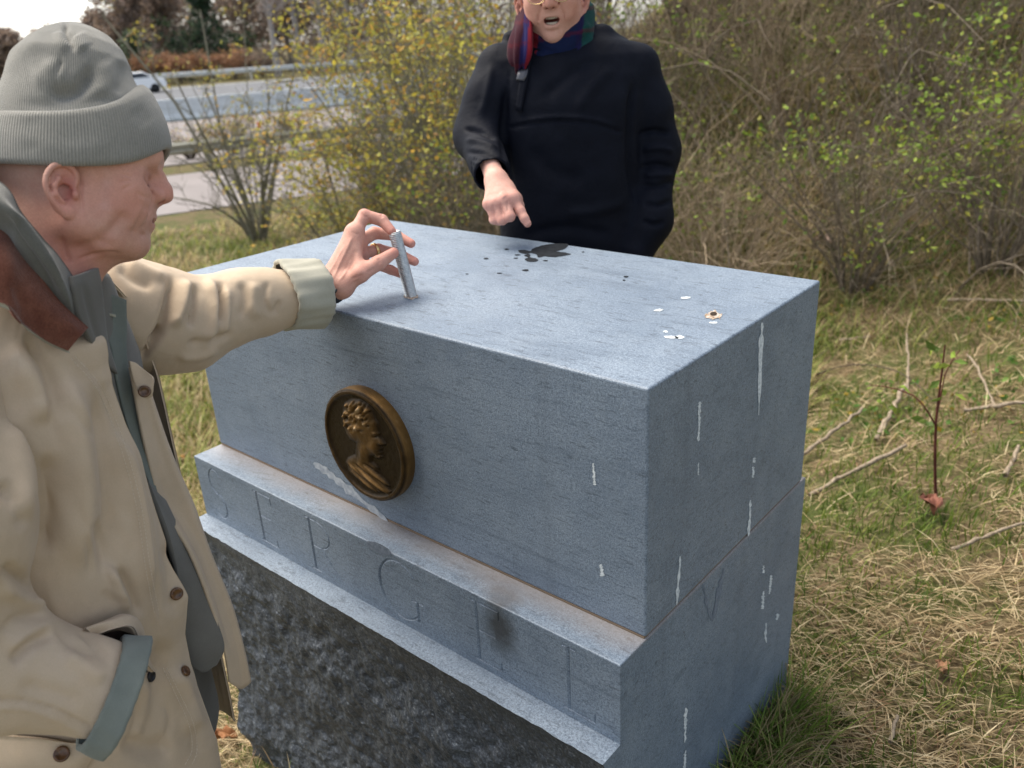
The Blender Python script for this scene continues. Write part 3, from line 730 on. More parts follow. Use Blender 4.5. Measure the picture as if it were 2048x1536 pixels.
        hel = chain(Q, list(hp_), list(np.interp(np.linspace(0, 1, len(hp_)), np.linspace(0, 1, 10), [0.0024, 0.0030, 0.0034, 0.0036, 0.0036, 0.0034, 0.0032, 0.0030, 0.0030, 0.0034])), 0.0015)
        e = smin(e, hel, 0.003)
        e = smin(e, chain(Q, [E(-0.007, 0.019, 0.0), E(-0.0155, 0.0135, 0.002), E(-0.0195, 0.004, 0.0035), E(-0.0178, -0.006, 0.0035), E(-0.0105, -0.0140, 0.002)], [0.0018, 0.0026, 0.0030, 0.0030, 0.0030], 0.003), 0.003)
        e = smin(e, ell(Q, E(-0.0055, -0.0255, 0.0005), (0.0088, 0.0046, 0.0088), M), 0.004)
        e = smax(e, -ell(Q, E(-0.0075, -0.0010, 0.0035), (0.0088, 0.0105, 0.0115), M), 0.002)
        e = smax(e, -ell(Q, E(-0.0060, 0.0165, 0.004), (0.0065, 0.0055, 0.0060), M), 0.003)
        e = smin(e, ell(Q, E(0.0020, -0.0030, 0.002), (0.0045, 0.0040, 0.0062), M), 0.003)
        dn = d.copy(); dn[near] = smin(d[near], e, 0.0035); d = dn
    return d

def paint_skin(Q, ruddy=1.0, stub=1.0, extra=None, ed=(0.0, 0.0)):
    """skin colour of points in the head frame"""
    base = np.array([0.63, 0.345, 0.255]); col = np.tile(base, (len(Q), 1))
    def blendc(c, w): col[:] = col * (1 - w[:, None]) + np.array(c) * w[:, None]
    ya = np.abs(Q[:, 1])
    g = lambda c, r: np.exp(-(((Q[:, 0] - c[0]) / r[0]) ** 2 + ((ya - c[1]) / r[1]) ** 2 + ((Q[:, 2] - c[2]) / r[2]) ** 2))
    blendc((0.55, 0.225, 0.165), 0.75 * ruddy * g((0.050, 0.045, -0.002), (0.035, 0.03, 0.035)))
    blendc((0.56, 0.215, 0.165), 0.7 * ruddy * g((0.098, 0.0, 0.022), (0.02, 0.02, 0.02)))
    blendc((0.60, 0.255, 0.195), 0.75 * ruddy * g((-0.012, 0.086, 0.0), (0.025, 0.02, 0.04)))
    blendc((0.34, 0.075, 0.06), 0.85 * g((-0.006, 0.078, 0.002), (0.009, 0.007, 0.016)))  # ear hollow: its own red, with recess shade painted in
    blendc((0.52, 0.205, 0.155), 0.7 * ruddy * g((-0.01, 0.05, -0.075), (0.05, 0.05, 0.04)))
    blendc((0.44, 0.30, 0.245), 0.50 * stub * np.clip(g((0.070, 0.0, -0.040), (0.035, 0.05, 0.026)) + g((0.09, 0.0, -0.004), (0.02, 0.022, 0.010)) + 0.6 * g((0.03, 0.05, -0.035), (0.035, 0.03, 0.02)), 0, 1))
    blendc((0.40, 0.14, 0.12), 0.6 * g((0.084, 0.0, -0.019), (0.014, 0.022, 0.0075)))
    blendc((0.42, 0.20, 0.165), 0.45 * g((0.080, 0.034, 0.036), (0.016, 0.018, 0.010)))
    blendc((0.62, 0.37, 0.29), 0.6 * g((0.085, 0.0, 0.085), (0.04, 0.05, 0.02)))
    def seg(a, b, w, c, k):
        q = np.stack([Q[:, 0] - (ed[0] if a[2] > 0.02 and a[2] < 0.05 else 0), ya, Q[:, 2] - (ed[1] if a[2] > 0.02 and a[2] < 0.05 else 0)], 1); blendc(c, k * np.exp(-(np.maximum(rcone(q, a, b, 0.0), 0) / w) ** 2))
    seg((0.0870, 0.019, 0.0330), (0.081, 0.043, 0.0345), 0.0034, (0.085, 0.035, 0.03), 0.95)
    seg((0.089, 0.018, 0.0465), (0.080, 0.044, 0.0440), 0.0030, (0.28, 0.10, 0.08), 0.75)  # upper lid fold, shading painted into the skin colour
    seg((0.0850, 0.020, 0.0245), (0.079, 0.042, 0.0250), 0.0034, (0.34, 0.13, 0.105), 0.6)
    seg((0.096, 0.010, 0.0640), (0.080, 0.042, 0.0665), 0.0045, (0.36, 0.25, 0.20), 0.45)
    seg((0.0890, 0.0, -0.0168), (0.0730, 0.0240, -0.0178), 0.0024, (0.13, 0.035, 0.03), 0.9)  # mouth slit, its inner shade painted as a dark line
    seg((0.0955, 0.0065, 0.0095), (0.0950, 0.0065, 0.0105), 0.0040, (0.16, 0.05, 0.04), 0.8)  # nostril darkened in the colour to stand for shade inside
    if extra: extra(Q, blendc)
    return col
def to_frame(P, O, ax): return (P - O) @ np.array(ax).T
def from_frame(Q, O, ax): return O + Q @ np.array(ax)

def loft_sdf(P, O, Fv, Lv, zs, cf, cl, a, b, pw=2.3, cap=0.02):
    """body of horizontal rounded sections: centres (cf, cl), half depths a and half widths b over heights zs"""
    q = P - O; f = q @ Fv; l = q @ Lv; z = P[:, 2]
    A = np.interp(z, zs, a); B = np.interp(z, zs, b); df = (f - np.interp(z, zs, cf)) / A; dl = (l - np.interp(z, zs, cl)) / B
    r = (np.abs(df) ** pw + np.abs(dl) ** pw) ** (1 / pw)
    return smax((r - 1) * np.minimum(A, B), np.maximum(z - zs[-1], zs[0] - z), cap)

def hand_sdf(P, J):
    """J: dict wrist, fore, cmc and fingers [mcp, pip, dip, tip] with radii"""
    d = rcone(P, J['fore'], J['wrist'], J.get('rf', 0.031), J.get('rw', 0.026))
    for k in ('index', 'middle', 'ring', 'pinky'):
        p, r = J[k]
        d = smin(d, rcone(P, J['wrist'], p[0], 0.020, r[0] * 1.25), 0.014)
        fch = chain(P, p, r, 0.004)
        d = smin(d, fch, 0.006)
    for a, b in (('index', 'middle'), ('middle', 'ring'), ('ring', 'pinky')):
        d = smin(d, rcone(P, J[a][0][0], J[b][0][0], J[a][1][0] * 0.95, J[b][1][0] * 0.95), 0.010)
    p, r = J['thumb']
    d = smin(d, rcone(P, J['wrist'], p[0], 0.021, r[0] * 1.25), 0.014)
    d = smin(d, chain(P, p, r, 0.005), 0.010)
    d = smin(d, rcone(P, p[0], J['index'][0][0], 0.015, 0.011), 0.016)
    d = smin(d, rcone(P, p[1], J['index'][0][0], 0.007, 0.008), 0.018)
    return d
def button(name, c, nrm, r, mat, parent):
    nrm = N(nrm); u = N(np.cross(nrm, [0.3, 0.2, 0.9])); v = np.cross(nrm, u)
    prof = [(0.0, 0.0012), (0.55, 0.0012), (0.66, 0.0022), (0.85, 0.0026), (1.0, 0.0012), (0.98, -0.0014)]
    n = 20; th = np.arange(n) / n * 2 * np.pi; V = []
    for s, h in prof: V.append(c + r * s * (np.cos(th)[:, None] * u + np.sin(th)[:, None] * v) + nrm * h)
    return mesh_obj(name, np.concatenate(V), grid_faces(len(prof), n, True), mat, parent)
M_HORN = Mat('brown_horn', 0.3, 0.5); M_HORN = M_HORN.set('Base Color', M_HORN.ramp(M_HORN.noise(M_HORN.coord(), 120, 3), [(0.3, (0.045, 0.02, 0.008)), (0.7, (0.16, 0.075, 0.03))])).m
M_BLACKBTN = Mat('dark_button', 0.3, 0.5).set('Base Color', (0.012, 0.012, 0.016)).m
# ------------------------------------------------------------------ man in the tan coat
MF = N([0.767, 0.641, 0.0]); ML = np.array([-MF[1], MF[0], 0.0]); Z = np.array([0, 0, 1.0])
def atL(px, py, l):
    r = ray(px, py); return CAM + r * ((l - CAM @ ML) / (r @ ML))
def FLZ(f, l, z): return MF * f + ML * l + Z * z
foot = FLZ(-0.90, 0.0, 0.0); gfoot = float(gz(foot[0], foot[1]))
man = thing('person', 'person in grey knit cap and tan coat holding the rod on the stone', 'person', (foot[0], foot[1], gfoot))

# head frame
th = math.radians(21)
HX = RC.T @ np.array([math.cos(th), 0, math.sin(th)]); HY = RC.T @ np.array([-math.sin(th), 0, math.cos(th)]); HZ = RC.T @ np.array([0, 1.0, 0])
HO = at(148, 385, 1.035) + 0.075 * HY; HAX = (HX, HY, HZ)
V, F = nets(lambda P: head_sdf(P, ed=(-0.007, -0.006)), (-0.125, -0.105, -0.165), (0.125, 0.1, 0.115), 0.0016)
Qh = V.copy(); V = from_frame(V, HO, HAX)
V = strokes(V, F, [
    ([(300, 405), (284, 428), (270, 455), (264, 478)], 6, -0.0020), ([(292, 412), (272, 438), (258, 462)], 10, 0.0016),
    ([(268, 356), (252, 350), (238, 348)], 3, -0.0014), ([(266, 362), (250, 362), (238, 366)], 3, -0.0014), ([(268, 368), (254, 374), (244, 382)], 3, -0.0014),
    ([(272, 384), (286, 393), (302, 396)], 4, -0.0010), ([(276, 398), (290, 402)], 7, 0.0005),
    ([(258, 420), (236, 446), (215, 470), (180, 490)], 14, -0.0044), ([(140, 500), (185, 488), (240, 492)], 10, -0.0027),
    ([(160, 430), (163, 405), (160, 350)], 4, -0.0020), ([(120, 470), (128, 500), (142, 530)], 7, -0.0037),
    ([(290, 466), (282, 474)], 5, -0.0020), ([(150, 520), (195, 508), (250, 506)], 4, -0.0024), ([(215, 345), (200, 380), (205, 420)], 14, -0.0020)])
headV, headF, headC = V, F, paint_skin(Qh, 1.0, 1.0, lambda Q, bl: (
    bl((0.40, 0.29, 0.235), 0.65 * np.clip(1 - np.abs(Q[:, 2] - 0.03) / 0.05, 0, 1) * np.clip((-0.012 - Q[:, 0]) / 0.02, 0, 1)),
    bl((0.60, 0.37, 0.30), 0.35 * np.exp(-((Q[:, 0] - 0.035) / 0.006) ** 2) * (np.abs(Q[:, 2] - 0.012) < 0.03) * (Q[:, 1] < 0))), (-0.007, -0.006))

# left hand on the rod
LJ = dict(fore=at(575, 603, 1.53), wrist=at(657, 572, 1.578), rf=0.034, rw=0.028,
          index=([at(709, 466, 1.590), at(729, 431, 1.604), at(764, 441, 1.608), at(783, 462, 1.600)], [0.0128, 0.0120, 0.0112, 0.0088]),
          middle=([at(716, 486, 1.608), at(749, 466, 1.640), at(793, 471, 1.652), at(822, 487, 1.645)], [0.0125, 0.0118, 0.0105, 0.0088]),
          ring=([at(719, 508, 1.624), at(757, 499, 1.654), at(800, 509, 1.662), at(829, 523, 1.652)], [0.0120, 0.0112, 0.0102, 0.0088]),
          pinky=([at(718, 531, 1.634), at(752, 529, 1.656), at(782, 540, 1.664), at(803, 549, 1.660)], [0.0110, 0.0100, 0.0092, 0.0078]),
          thumb=([at(684, 574, 1.570), at(721, 548, 1.563), at(757, 526, 1.578), at(787, 506, 1.593)], [0.0165, 0.0145, 0.0135, 0.0102]))
allp = np.array([LJ['fore'], LJ['wrist']] + sum([list(LJ[k][0]) for k in ('index', 'middle', 'ring', 'pinky', 'thumb')], []))
V, F = nets(lambda P: hand_sdf(P, LJ), allp.min(0) - 0.045, allp.max(0) + 0.03, 0.0014)
V = strokes(V, F, [([(664, 562), (682, 525), (698, 492), (706, 470)], 2.5, 0.0013), ([(676, 566), (694, 540), (706, 512)], 2.5, 0.0011), ([(650, 556), (668, 530), (690, 488)], 2.5, 0.0009), ([(702, 462), (712, 468), (720, 466)], 2, -0.0008), ([(722, 424), (728, 432), (737, 434)], 2, -0.0009), ([(738, 436), (742, 446)], 3, -0.0012), ([(762, 428), (765, 436)], 3, -0.0014), ([(720, 548), (728, 560)], 5, -0.0016), ([(700, 560), (718, 552), (735, 548)], 3, -0.001), ([(706, 568), (724, 558)], 3, -0.0009),
                   ([(756, 516), (762, 528)], 3, -0.001), ([(668, 545), (690, 500), (706, 470)], 5, 0.0016), ([(690, 545), (705, 520), (712, 495)], 6, -0.0016), ([(650, 560), (662, 590)], 5, -0.0015), ([(735, 545), (750, 536)], 3, -0.0014), ([(700, 590), (725, 580), (742, 566)], 6, -0.0012)])
handV, handF = V, F
hc = np.tile(np.array([0.60, 0.335, 0.26]), (len(V), 1))
for k in ('index', 'middle', 'ring', 'pinky', 'thumb'):
    for p, w in zip(LJ[k][0], (0.5, 0.55, 0.4, 0.75)):
        e = w * np.exp(-(np.linalg.norm(V - p, axis=1) / 0.016) ** 2)[:, None]; hc = hc * (1 - e) + np.array([0.56, 0.20, 0.165]) * e
handC = hc

# rest of the body (under the clothes), coarse
def body_core(P):
    d = loft_sdf(P, 0 * Z, MF, ML, [0.30, 0.5, 0.8, 1.0, 1.08, 1.13], [-0.86, -0.86, -0.86, -0.86, -0.85, -0.83], [0.0] * 6, [0.10, 0.105, 0.105, 0.10, 0.07, 0.04], [0.15, 0.15, 0.15, 0.15, 0.10, 0.04])
    d = smin(d, chain(P, [FLZ(-0.84, 0.17, 1.06), at(330, 655, 1.42), LJ['fore']], [0.055, 0.045, 0.035], 0.02), 0.04)
    d = smin(d, chain(P, [FLZ(-0.855, -0.165, 1.02), FLZ(-0.885, -0.255, 0.79), FLZ(-0.81, -0.235, 0.72)], [0.045, 0.043, 0.030], 0.02), 0.03)
    for s in (-1, 1):
        d = smin(d, chain(P, [FLZ(-0.92, 0.085 * s, 0.38), FLZ(-0.90, 0.095 * s, 0.08), FLZ(-0.93, 0.10 * s, gfoot + 0.07)], [0.085, 0.058, 0.04], 0.02), 0.03)
    d = smin(d, rcone(P, FLZ(-0.83, 0.0, 1.08), from_frame(np.array([[-0.06, 0, -0.14]]), HO, HAX)[0], 0.05, 0.052), 0.04)
    return d
cV, cF = nets(body_core, FLZ(-0.86, 0, 0) + np.array([-0.5, -0.5, gfoot + 0.01]), FLZ(-0.86, 0, 0) + np.array([0.5, 0.62, 1.22]), 0.010)
V, F = join_arrays([(headV, headF), (handV, handF), (cV, cF)])
body = mesh_obj('body', V, F, M_SKIN, man)
attr(body, 'skin', np.concatenate([headC, handC, np.tile([0.55, 0.31, 0.23], (len(cV), 1))]))
body['label'] = 'ruddy clean-shaven face in profile and a hand gripping the rod'

# ---- knit cap
def knit_material():
    m = Mat('grey_knit', 0.95, 0.1); u = m.attr('rib'); c = m.coord()
    s = m.math('SINE', m.math('MULTIPLY', u, 6.2832)); nz = m.noise(c, 260, 3, 0.7); b = m.noise(c, 14, 4)
    col = m.mix(m.ramp(b, [(0.35, 0.0), (0.7, 1.0)]), (0.225, 0.215, 0.185), (0.290, 0.275, 0.240))
    col = m.mix(m.math('MULTIPLY', m.ramp(m.math('MULTIPLY', m.math('ADD', s, 1.0), 0.5), [(0.0, 1.0), (0.55, 0.0)]), 0.35), col, (0.105, 0.108, 0.098))
    col = m.mix(m.ramp(nz, [(0.3, 0.3), (0.55, 0.0)]), col, (0.13, 0.13, 0.12))
    m.set('Base Color', col); m.set('Sheen Weight', 0.35)
    h = m.math('ADD', m.math('MULTIPLY', s, 0.5), m.math('MULTIPLY', nz, 0.8)); m.bump(h, 0.5, 0.0018); return m.m
M_KNIT = knit_material()
cs = np.array([-1, -0.5, 0, 0.5, 0.8, 1.0])
zb_ = lambda c: np.interp(c, cs, [0.036, 0.029, 0.0285, 0.0375, 0.057, 0.083])
zt_ = lambda c: np.interp(c, cs, [0.100, 0.093, 0.095, 0.1135, 0.139, 0.165])
NT = 260; tht = np.arange(NT) / NT * 2 * np.pi; ct, st_ = np.cos(tht), np.sin(tht)
csm = np.convolve(np.tile(ct, 3), np.ones(9) / 9, 'same')[NT:2 * NT]
def smooth_ring(a): return np.convolve(np.tile(a, 3), np.ones(21) / 21, 'same')[NT:2 * NT]
zb_r, zt_r = smooth_ring(zb_(ct)), smooth_ring(zt_(ct))
xb_r = -0.004 + 0.1065 * ct; xt_r = smooth_ring(np.interp(ct, [-1, 0, 0.5, 1], [-0.104, -0.006, 0.042, 0.074]))
yb_r = 0.0845 * st_; yt_r = 0.0835 * st_
def band_ring(t, off):
    x = xb_r + (xt_r - xb_r) * max(t, 0.0) ** 1.6; y = yb_r + (yt_r - yb_r) * t; z = zb_r + (zt_r - zb_r) * t
    nx, ny = ct / 0.1, st_ / 0.085; l = np.hypot(nx, ny)
    return np.stack([x + nx / l * off, y + ny / l * off, z], 1)
rows = [band_ring(0.25, -0.004), band_ring(0.06, -0.003), band_ring(0.0, -0.001), band_ring(-0.01, 0.003), band_ring(0.02, 0.0065)] + [band_ring(t, 0.0075 + 0.002 * math.sin(t * 3.14)) for t in np.linspace(0.07, 0.9, 22)] + [band_ring(0.96, 0.0062), band_ring(1.0, 0.003), band_ring(0.995, -0.001), band_ring(0.96, -0.004), band_ring(0.8, -0.006)]
Vb = from_frame(np.concatenate(rows), HO, HAX); Fb = grid_faces(len(rows), NT, True)
Vb = strokes(Vb, Fb[:, ::-1], [([(20, 260), (90, 290), (160, 300), (240, 280)], 18, 0.0015), ([(270, 215), (300, 250)], 16, -0.0015), ([(60, 230), (70, 310)], 20, -0.0012)])
cap = mesh_obj('knit_cap', Vb, Fb[:, ::-1], M_KNIT, man)
attr(cap, 'rib', np.tile(tht / (2 * np.pi) * 190, len(rows))); cap['label'] = 'grey ribbed knit cap with a turned-up band'
lev = np.linspace(0, 1, 60); crow = []
zl = np.array([0.0, 0.25, 0.45, 0.62, 0.78, 0.90, 0.97, 1.0])
for t in lev:
    zf = 0.150 + 0.087 * t
    xf = np.interp(zf, [0.150, 0.166, 0.185, 0.205, 0.222, 0.233, 0.2375], [0.070, 0.064, 0.060, 0.051, 0.036, 0.015, -0.008])
    xk = np.interp(zf, [0.150, 0.166, 0.185, 0.205, 0.222, 0.233, 0.2375], [-0.100, -0.091, -0.080, -0.064, -0.045, -0.026, -0.012])
    yw = np.interp(zf, [0.150, 0.166, 0.185, 0.205, 0.222, 0.233, 0.2375], [0.081, 0.076, 0.066, 0.051, 0.033, 0.015, 0.002])
    xc, xa = (xf + xk) / 2, max((xf - xk) / 2, 0.001)
    ring = np.stack([xc + xa * ct, yw * st_, np.full(NT, zf)], 1)
    base_r = band_ring(0.80, -0.002)
    s = sstep(0, 0.35, t); s0 = t
    low = base_r.copy(); low[:, 2] += (ring[:, 2] - base_r[:, 2]) * min(1, t / 0.35)
    low[:, :2] += (ring[:, :2] - base_r[:, :2]) * s
    crow.append(np.where(t >= 0.35, ring, low))
Vc = from_frame(np.concatenate(crow), HO, HAX); Fc_ = grid_faces(len(crow), NT, True)[:, ::-1]
Vc = relax(Vc, Fc_, 6, 0.5)
Vc = strokes(Vc, Fc_, [([(92, 178), (125, 188), (158, 178), (178, 152), (172, 128)], 15, -0.0120), ([(60, 165), (100, 150), (140, 152)], 20, 0.0035), ([(200, 120), (215, 160), (205, 200)], 26, 0.004),
                       ([(136, 40), (131, 62), (142, 84), (152, 106)], 5.5, -0.0050), ([(150, 70), (170, 100)], 14, 0.004), ([(118, 60), (122, 84), (132, 104)], 12, 0.003), ([(124, 118), (118, 136), (112, 154)], 4, -0.0045), ([(104, 118), (98, 150)], 14, 0.003),
                       ([(10, 150), (50, 100), (90, 75)], 14, 0.002), ([(245, 120), (240, 160), (230, 190)], 10, -0.003), ([(30, 205), (110, 210), (190, 200), (245, 170)], 9, -0.0025)], facing=-0.2)
crown = mesh_obj('crown', Vc, Fc_, M_KNIT, cap); attr(crown, 'rib', np.tile(tht / (2 * np.pi) * 190, len(crow)))

# ---- coat
mt = Mat('tan_canvas', 0.82, 0.2); c = mt.coord()
w1 = mt.noise(c, 1100, 2, 0.6); b1 = mt.noise(c, 7, 5, 0.6); b2 = mt.noise(c, 40, 4, 0.62)
col = mt.mix(mt.ramp(b1, [(0.35, 0.0), (0.7, 1.0)]), (0.480, 0.375, 0.265), (0.560, 0.445, 0.325))
col = mt.mix(mt.ramp(b2, [(0.50, 0.0), (0.78, 0.35)]), col, (0.60, 0.45, 0.31))
col = mt.mix(mt.ramp(w1, [(0.3, 0.30), (0.6, 0.0)]), col, (0.33, 0.26, 0.185))
mt.set('Base Color', col); mt.set('Sheen Weight', 0.12)
nn = mt.bump(w1, 0.18, 0.001)
mt.bump(mt.noise(mt.coord((1, 1, 0.7)), 30, 5, 0.55, 0.8), 0.14, 0.010, nn)
M_TAN = mt.m
M_LINING = cloth('grey_green_lining', (0.135, 0.155, 0.140), (0.190, 0.210, 0.185), 900, 0.9, 0.2)
M_CUFF = cloth('pale_olive_lining', (0.33, 0.32, 0.255), (0.42, 0.405, 0.33), 900, 0.9, 0.2)
mt = Mat('brown_corduroy', 1.0, 0.0); c = mt.coord(); b1 = mt.noise(c, 30, 5, 0.65); w1 = mt.noise(c, 420, 3, 0.7)
col = mt.mix(mt.ramp(b1, [(0.35, 0.0), (0.68, 1.0)]), (0.120, 0.042, 0.027), (0.200, 0.082, 0.054)); col = mt.mix(mt.ramp(w1, [(0.3, 0.5), (0.6, 0.0)]), col, (0.05, 0.018, 0.012)); mt.set('Base Color', col); mt.set('Sheen Weight', 0.25); mt.bump(w1, 0.7, 0.002)
M_SUEDE = mt.m
M_WOOL = cloth('grey_wool', (0.105, 0.103, 0.090), (0.155, 0.152, 0.132), 420, 0.95, 0.5, 0.0, 0.4)
M_SWEAT = cloth('slate_jersey', (0.135, 0.130, 0.118), (0.172, 0.166, 0.150), 700, 0.95, 0.25)
coat = None
def coat_pt(al, z):
    a = np.interp(z, [0.22, 0.4, 0.6, 0.8, 0.95, 1.03, 1.08, 1.115, 1.14, 1.165], [0.152, 0.150, 0.146, 0.142, 0.140, 0.132, 0.115, 0.095, 0.082, 0.070])
    b = np.interp(z, [0.22, 0.4, 0.6, 0.8, 0.95, 1.03, 1.08, 1.115, 1.14, 1.165], [0.222, 0.215, 0.205, 0.205, 0.212, 0.212, 0.190, 0.155, 0.125, 0.098])
    cf = np.interp(z, [0.22, 0.6, 0.9, 1.05, 1.14], [-0.880, -0.862, -0.860, -0.862, -0.835])
    ca, sa = np.cos(al), np.sin(al); e = 2 / 2.4
    f = cf + a * np.sign(ca) * np.abs(ca) ** e; l = -b * np.sign(sa) * np.abs(sa) ** e
    return f, l
NA, NZ = 300, 220
aa = np.linspace(0.13, 2 * np.pi - 0.80, NA); zz = np.linspace(0.22, 1.165, NZ)
AA, ZZ = np.meshgrid(aa, zz, indexing='ij')
ff, ll = coat_pt(AA, ZZ)
edge = np.exp(-((AA - aa[0]) / 0.22) ** 2)
ff = ff + edge * np.interp(ZZ, [0.25, 0.39, 0.50, 0.60, 0.67, 0.75, 0.9, 1.02, 1.06, 1.085, 1.10], [0.020, 0.022, 0.004, 0.006, 0.026, 0.014, 0.0, 0.004, 0.016, 0.018, -0.02])
Vt = (ff[..., None] * MF + ll[..., None] * ML + ZZ[..., None] * Z).reshape(-1, 3)
Ft = grid_faces(NA, NZ)
nrm = vnormals(Vt, Ft)
cen = FLZ(-0.86, 0, 0.7)
if (nrm * (Vt - cen)).sum() < 0: Ft = Ft[:, ::-1]; nrm = -nrm
fold = (fbm(np.stack([AA.ravel() * 1.6, ZZ.ravel() * 1.3, 0 * ZZ.ravel()], 1), 2.4, 3, 31) - 0.5) * 0.016
Vt = Vt + nrm * fold[:, None]
Vt = strokes(Vt, Ft, [
    ([(120, 720), (150, 860), (165, 1000), (150, 1150)], 30, 0.0180), ([(190, 760), (215, 900), (225, 1030), (215, 1140)], 22, -0.0150), ([(95, 900), (100, 1010), (75, 1120)], 24, -0.0180),
    ([(240, 850), (262, 960), (285, 1080), (300, 1200)], 24, 0.0150), ([(150, 712), (205, 775), (250, 890), (283, 1010), (300, 1130), (322, 1240)], 4, -0.0035, 'f'), ([(140, 715), (195, 780), (240, 895), (273, 1015), (290, 1135), (312, 1240)], 5, 0.0025, 'f'),
    ([(180, 1030), (205, 1085), (225, 1160)], 16, -0.0120), ([(215, 1120), (240, 1190), (262, 1222)], 10, 0.0120), ([(235, 1130), (262, 1180), (285, 1235)], 8, -0.0105),
    ([(330, 1270), (318, 1340), (300, 1420), (270, 1500)], 20, -0.0150), ([(350, 1330), (372, 1400), (390, 1470)], 22, 0.0150), ([(300, 1350), (296, 1420), (270, 1490)], 14, 0.0120), ([(240, 1480), (290, 1500), (350, 1490)], 20, -0.0120),
    ([(325, 1330), (352, 1390), (380, 1450), (385, 1500)], 4, -0.003, 'f'), ([(336, 1330), (362, 1388), (390, 1448), (396, 1500)], 4, -0.003, 'f'),
    ([(120, 800), (150, 850), (190, 880)], 5, -0.0035), ([(130, 790), (165, 838), (205, 862)], 5, 0.003), ([(250, 1000), (262, 1060), (258, 1120)], 5, -0.0035), ([(200, 1180), (225, 1200), (255, 1205)], 5, -0.004), ([(205, 1165), (232, 1186), (262, 1190)], 5, 0.0035), ([(330, 1400), (340, 1440), (330, 1490)], 5, -0.0035), ([(260, 1380), (275, 1430), (262, 1480)], 5, -0.004), ([(150, 1060), (175, 1110), (180, 1160)], 6, -0.004), ([(60, 720), (95, 800), (105, 880)], 6, -0.004),
    ([(330, 1080), (345, 1150), (350, 1240)], 16, -0.0090), ([(10, 690), (60, 760), (90, 850)], 26, 0.0150), ([(40, 660), (95, 740), (120, 850)], 16, -0.0135)], facing=-0.1)
Vt = relax(Vt, Ft, 2, 0.4)
nrm = vnormals(Vt, Ft); m_ = len(Vt); Ii = np.arange(NA * NZ).reshape(NA, NZ)
rimi = np.concatenate([Ii[0, :], Ii[1:, -1], Ii[-1, -2::-1], Ii[-2:0:-1, 0]]); rn = np.roll(rimi, -1)
V2 = np.concatenate([Vt, Vt - nrm * 0.0035]); F2 = np.concatenate([Ft, Ft[:, ::-1] + m_, np.stack([rimi, rn, rn + m_, rimi + m_], 1)])
coat = mesh_obj('coat', V2, F2, M_TAN, man); coat['label'] = 'open tan canvas coat with brown suede collar and horn buttons'

def sleeve(name, pts, rad, mat, folds=(), h=0.005, flat=1.0, amp=0.0, seed=1, hollow=None):
    pts = [np.asarray(p, float) for p in pts]
    A = np.array(pts)
    def fn(P):
        d = chain(P, pts, rad, 0.05)
        if amp: d = d + amp * (fbm(P, 14, 3, seed) - 0.5)
        if hollow is not None:
            a, b, r = hollow; d = smax(d, -rcone(P, a, b, r), 0.004)
        return d
    mr = max(rad) + 0.03
    V, F = nets(fn, A.min(0) - mr, A.max(0) + mr, h)
    V = relax(V, F, 2, 0.5)
    if folds: V = strokes(V, F, folds)
    return V, F
# far (left) sleeve reaching to the rod
shl, elb, wrs = at(222, 612, 1.335), at(372, 648, 1.44), at(606, 592, 1.548)
mid1 = at(300, 640, 1.385); mid2 = at(490, 608, 1.50)
def sdf_far(P):
    return chain(P, [shl, mid1, elb, mid2, wrs], [0.082, 0.078, 0.066, 0.054, 0.054], 0.05) + 0.010 * (fbm(P, 16, 3, 41) - 0.5)
def cut_end(P, c, dirv): return (P - c) @ N(dirv)
A_ = np.array([shl, elb, wrs])
V, F = nets(lambda P: smax(smax(sdf_far(P), cut_end(P, wrs, wrs - mid2), 0.006), -rcone(P, mid2, wrs + (wrs - mid2) * 0.3, 0.045, 0.049), 0.004), A_.min(0) - 0.12, A_.max(0) + 0.12, 0.004)
V = relax(V, F, 2, 0.5)
V = strokes(V, F, [([(345, 545), (338, 600), (320, 660), (290, 700)], 7.6, -0.0188), ([(372, 555), (365, 600), (345, 660)], 10.2, 0.0145), ([(388, 565), (392, 600), (380, 660)], 6.0, -0.0130), ([(415, 550), (425, 600), (420, 660), (400, 700)], 11.0, 0.0145), ([(440, 560), (440, 610), (432, 650)], 6.0, -0.0145), ([(452, 570), (455, 610), (445, 680)], 6.8, 0.0087),
                   ([(330, 650), (305, 690), (275, 725)], 6.8, -0.0174), ([(235, 530), (270, 560), (310, 575)], 10.2, -0.0072), ([(250, 520), (290, 540), (335, 560)], 10.2, 0.0072), ([(480, 560), (490, 600), (480, 640)], 7.6, -0.0072), ([(510, 560), (505, 610), (520, 640)], 10.2, 0.0058), ([(535, 560), (530, 600), (545, 635)], 5.1, -0.0058), ([(370, 690), (420, 680), (470, 665)], 8.5, -0.0087), ([(350, 715), (400, 712), (440, 695)], 8.5, 0.0072),
                   ([(560, 600), (548, 630)], 5.1, -0.0058), ([(205, 560), (225, 600), (235, 660), (250, 705)], 6.8, -0.0101)])
mesh_obj('sleeve', V, F, M_TAN, coat)
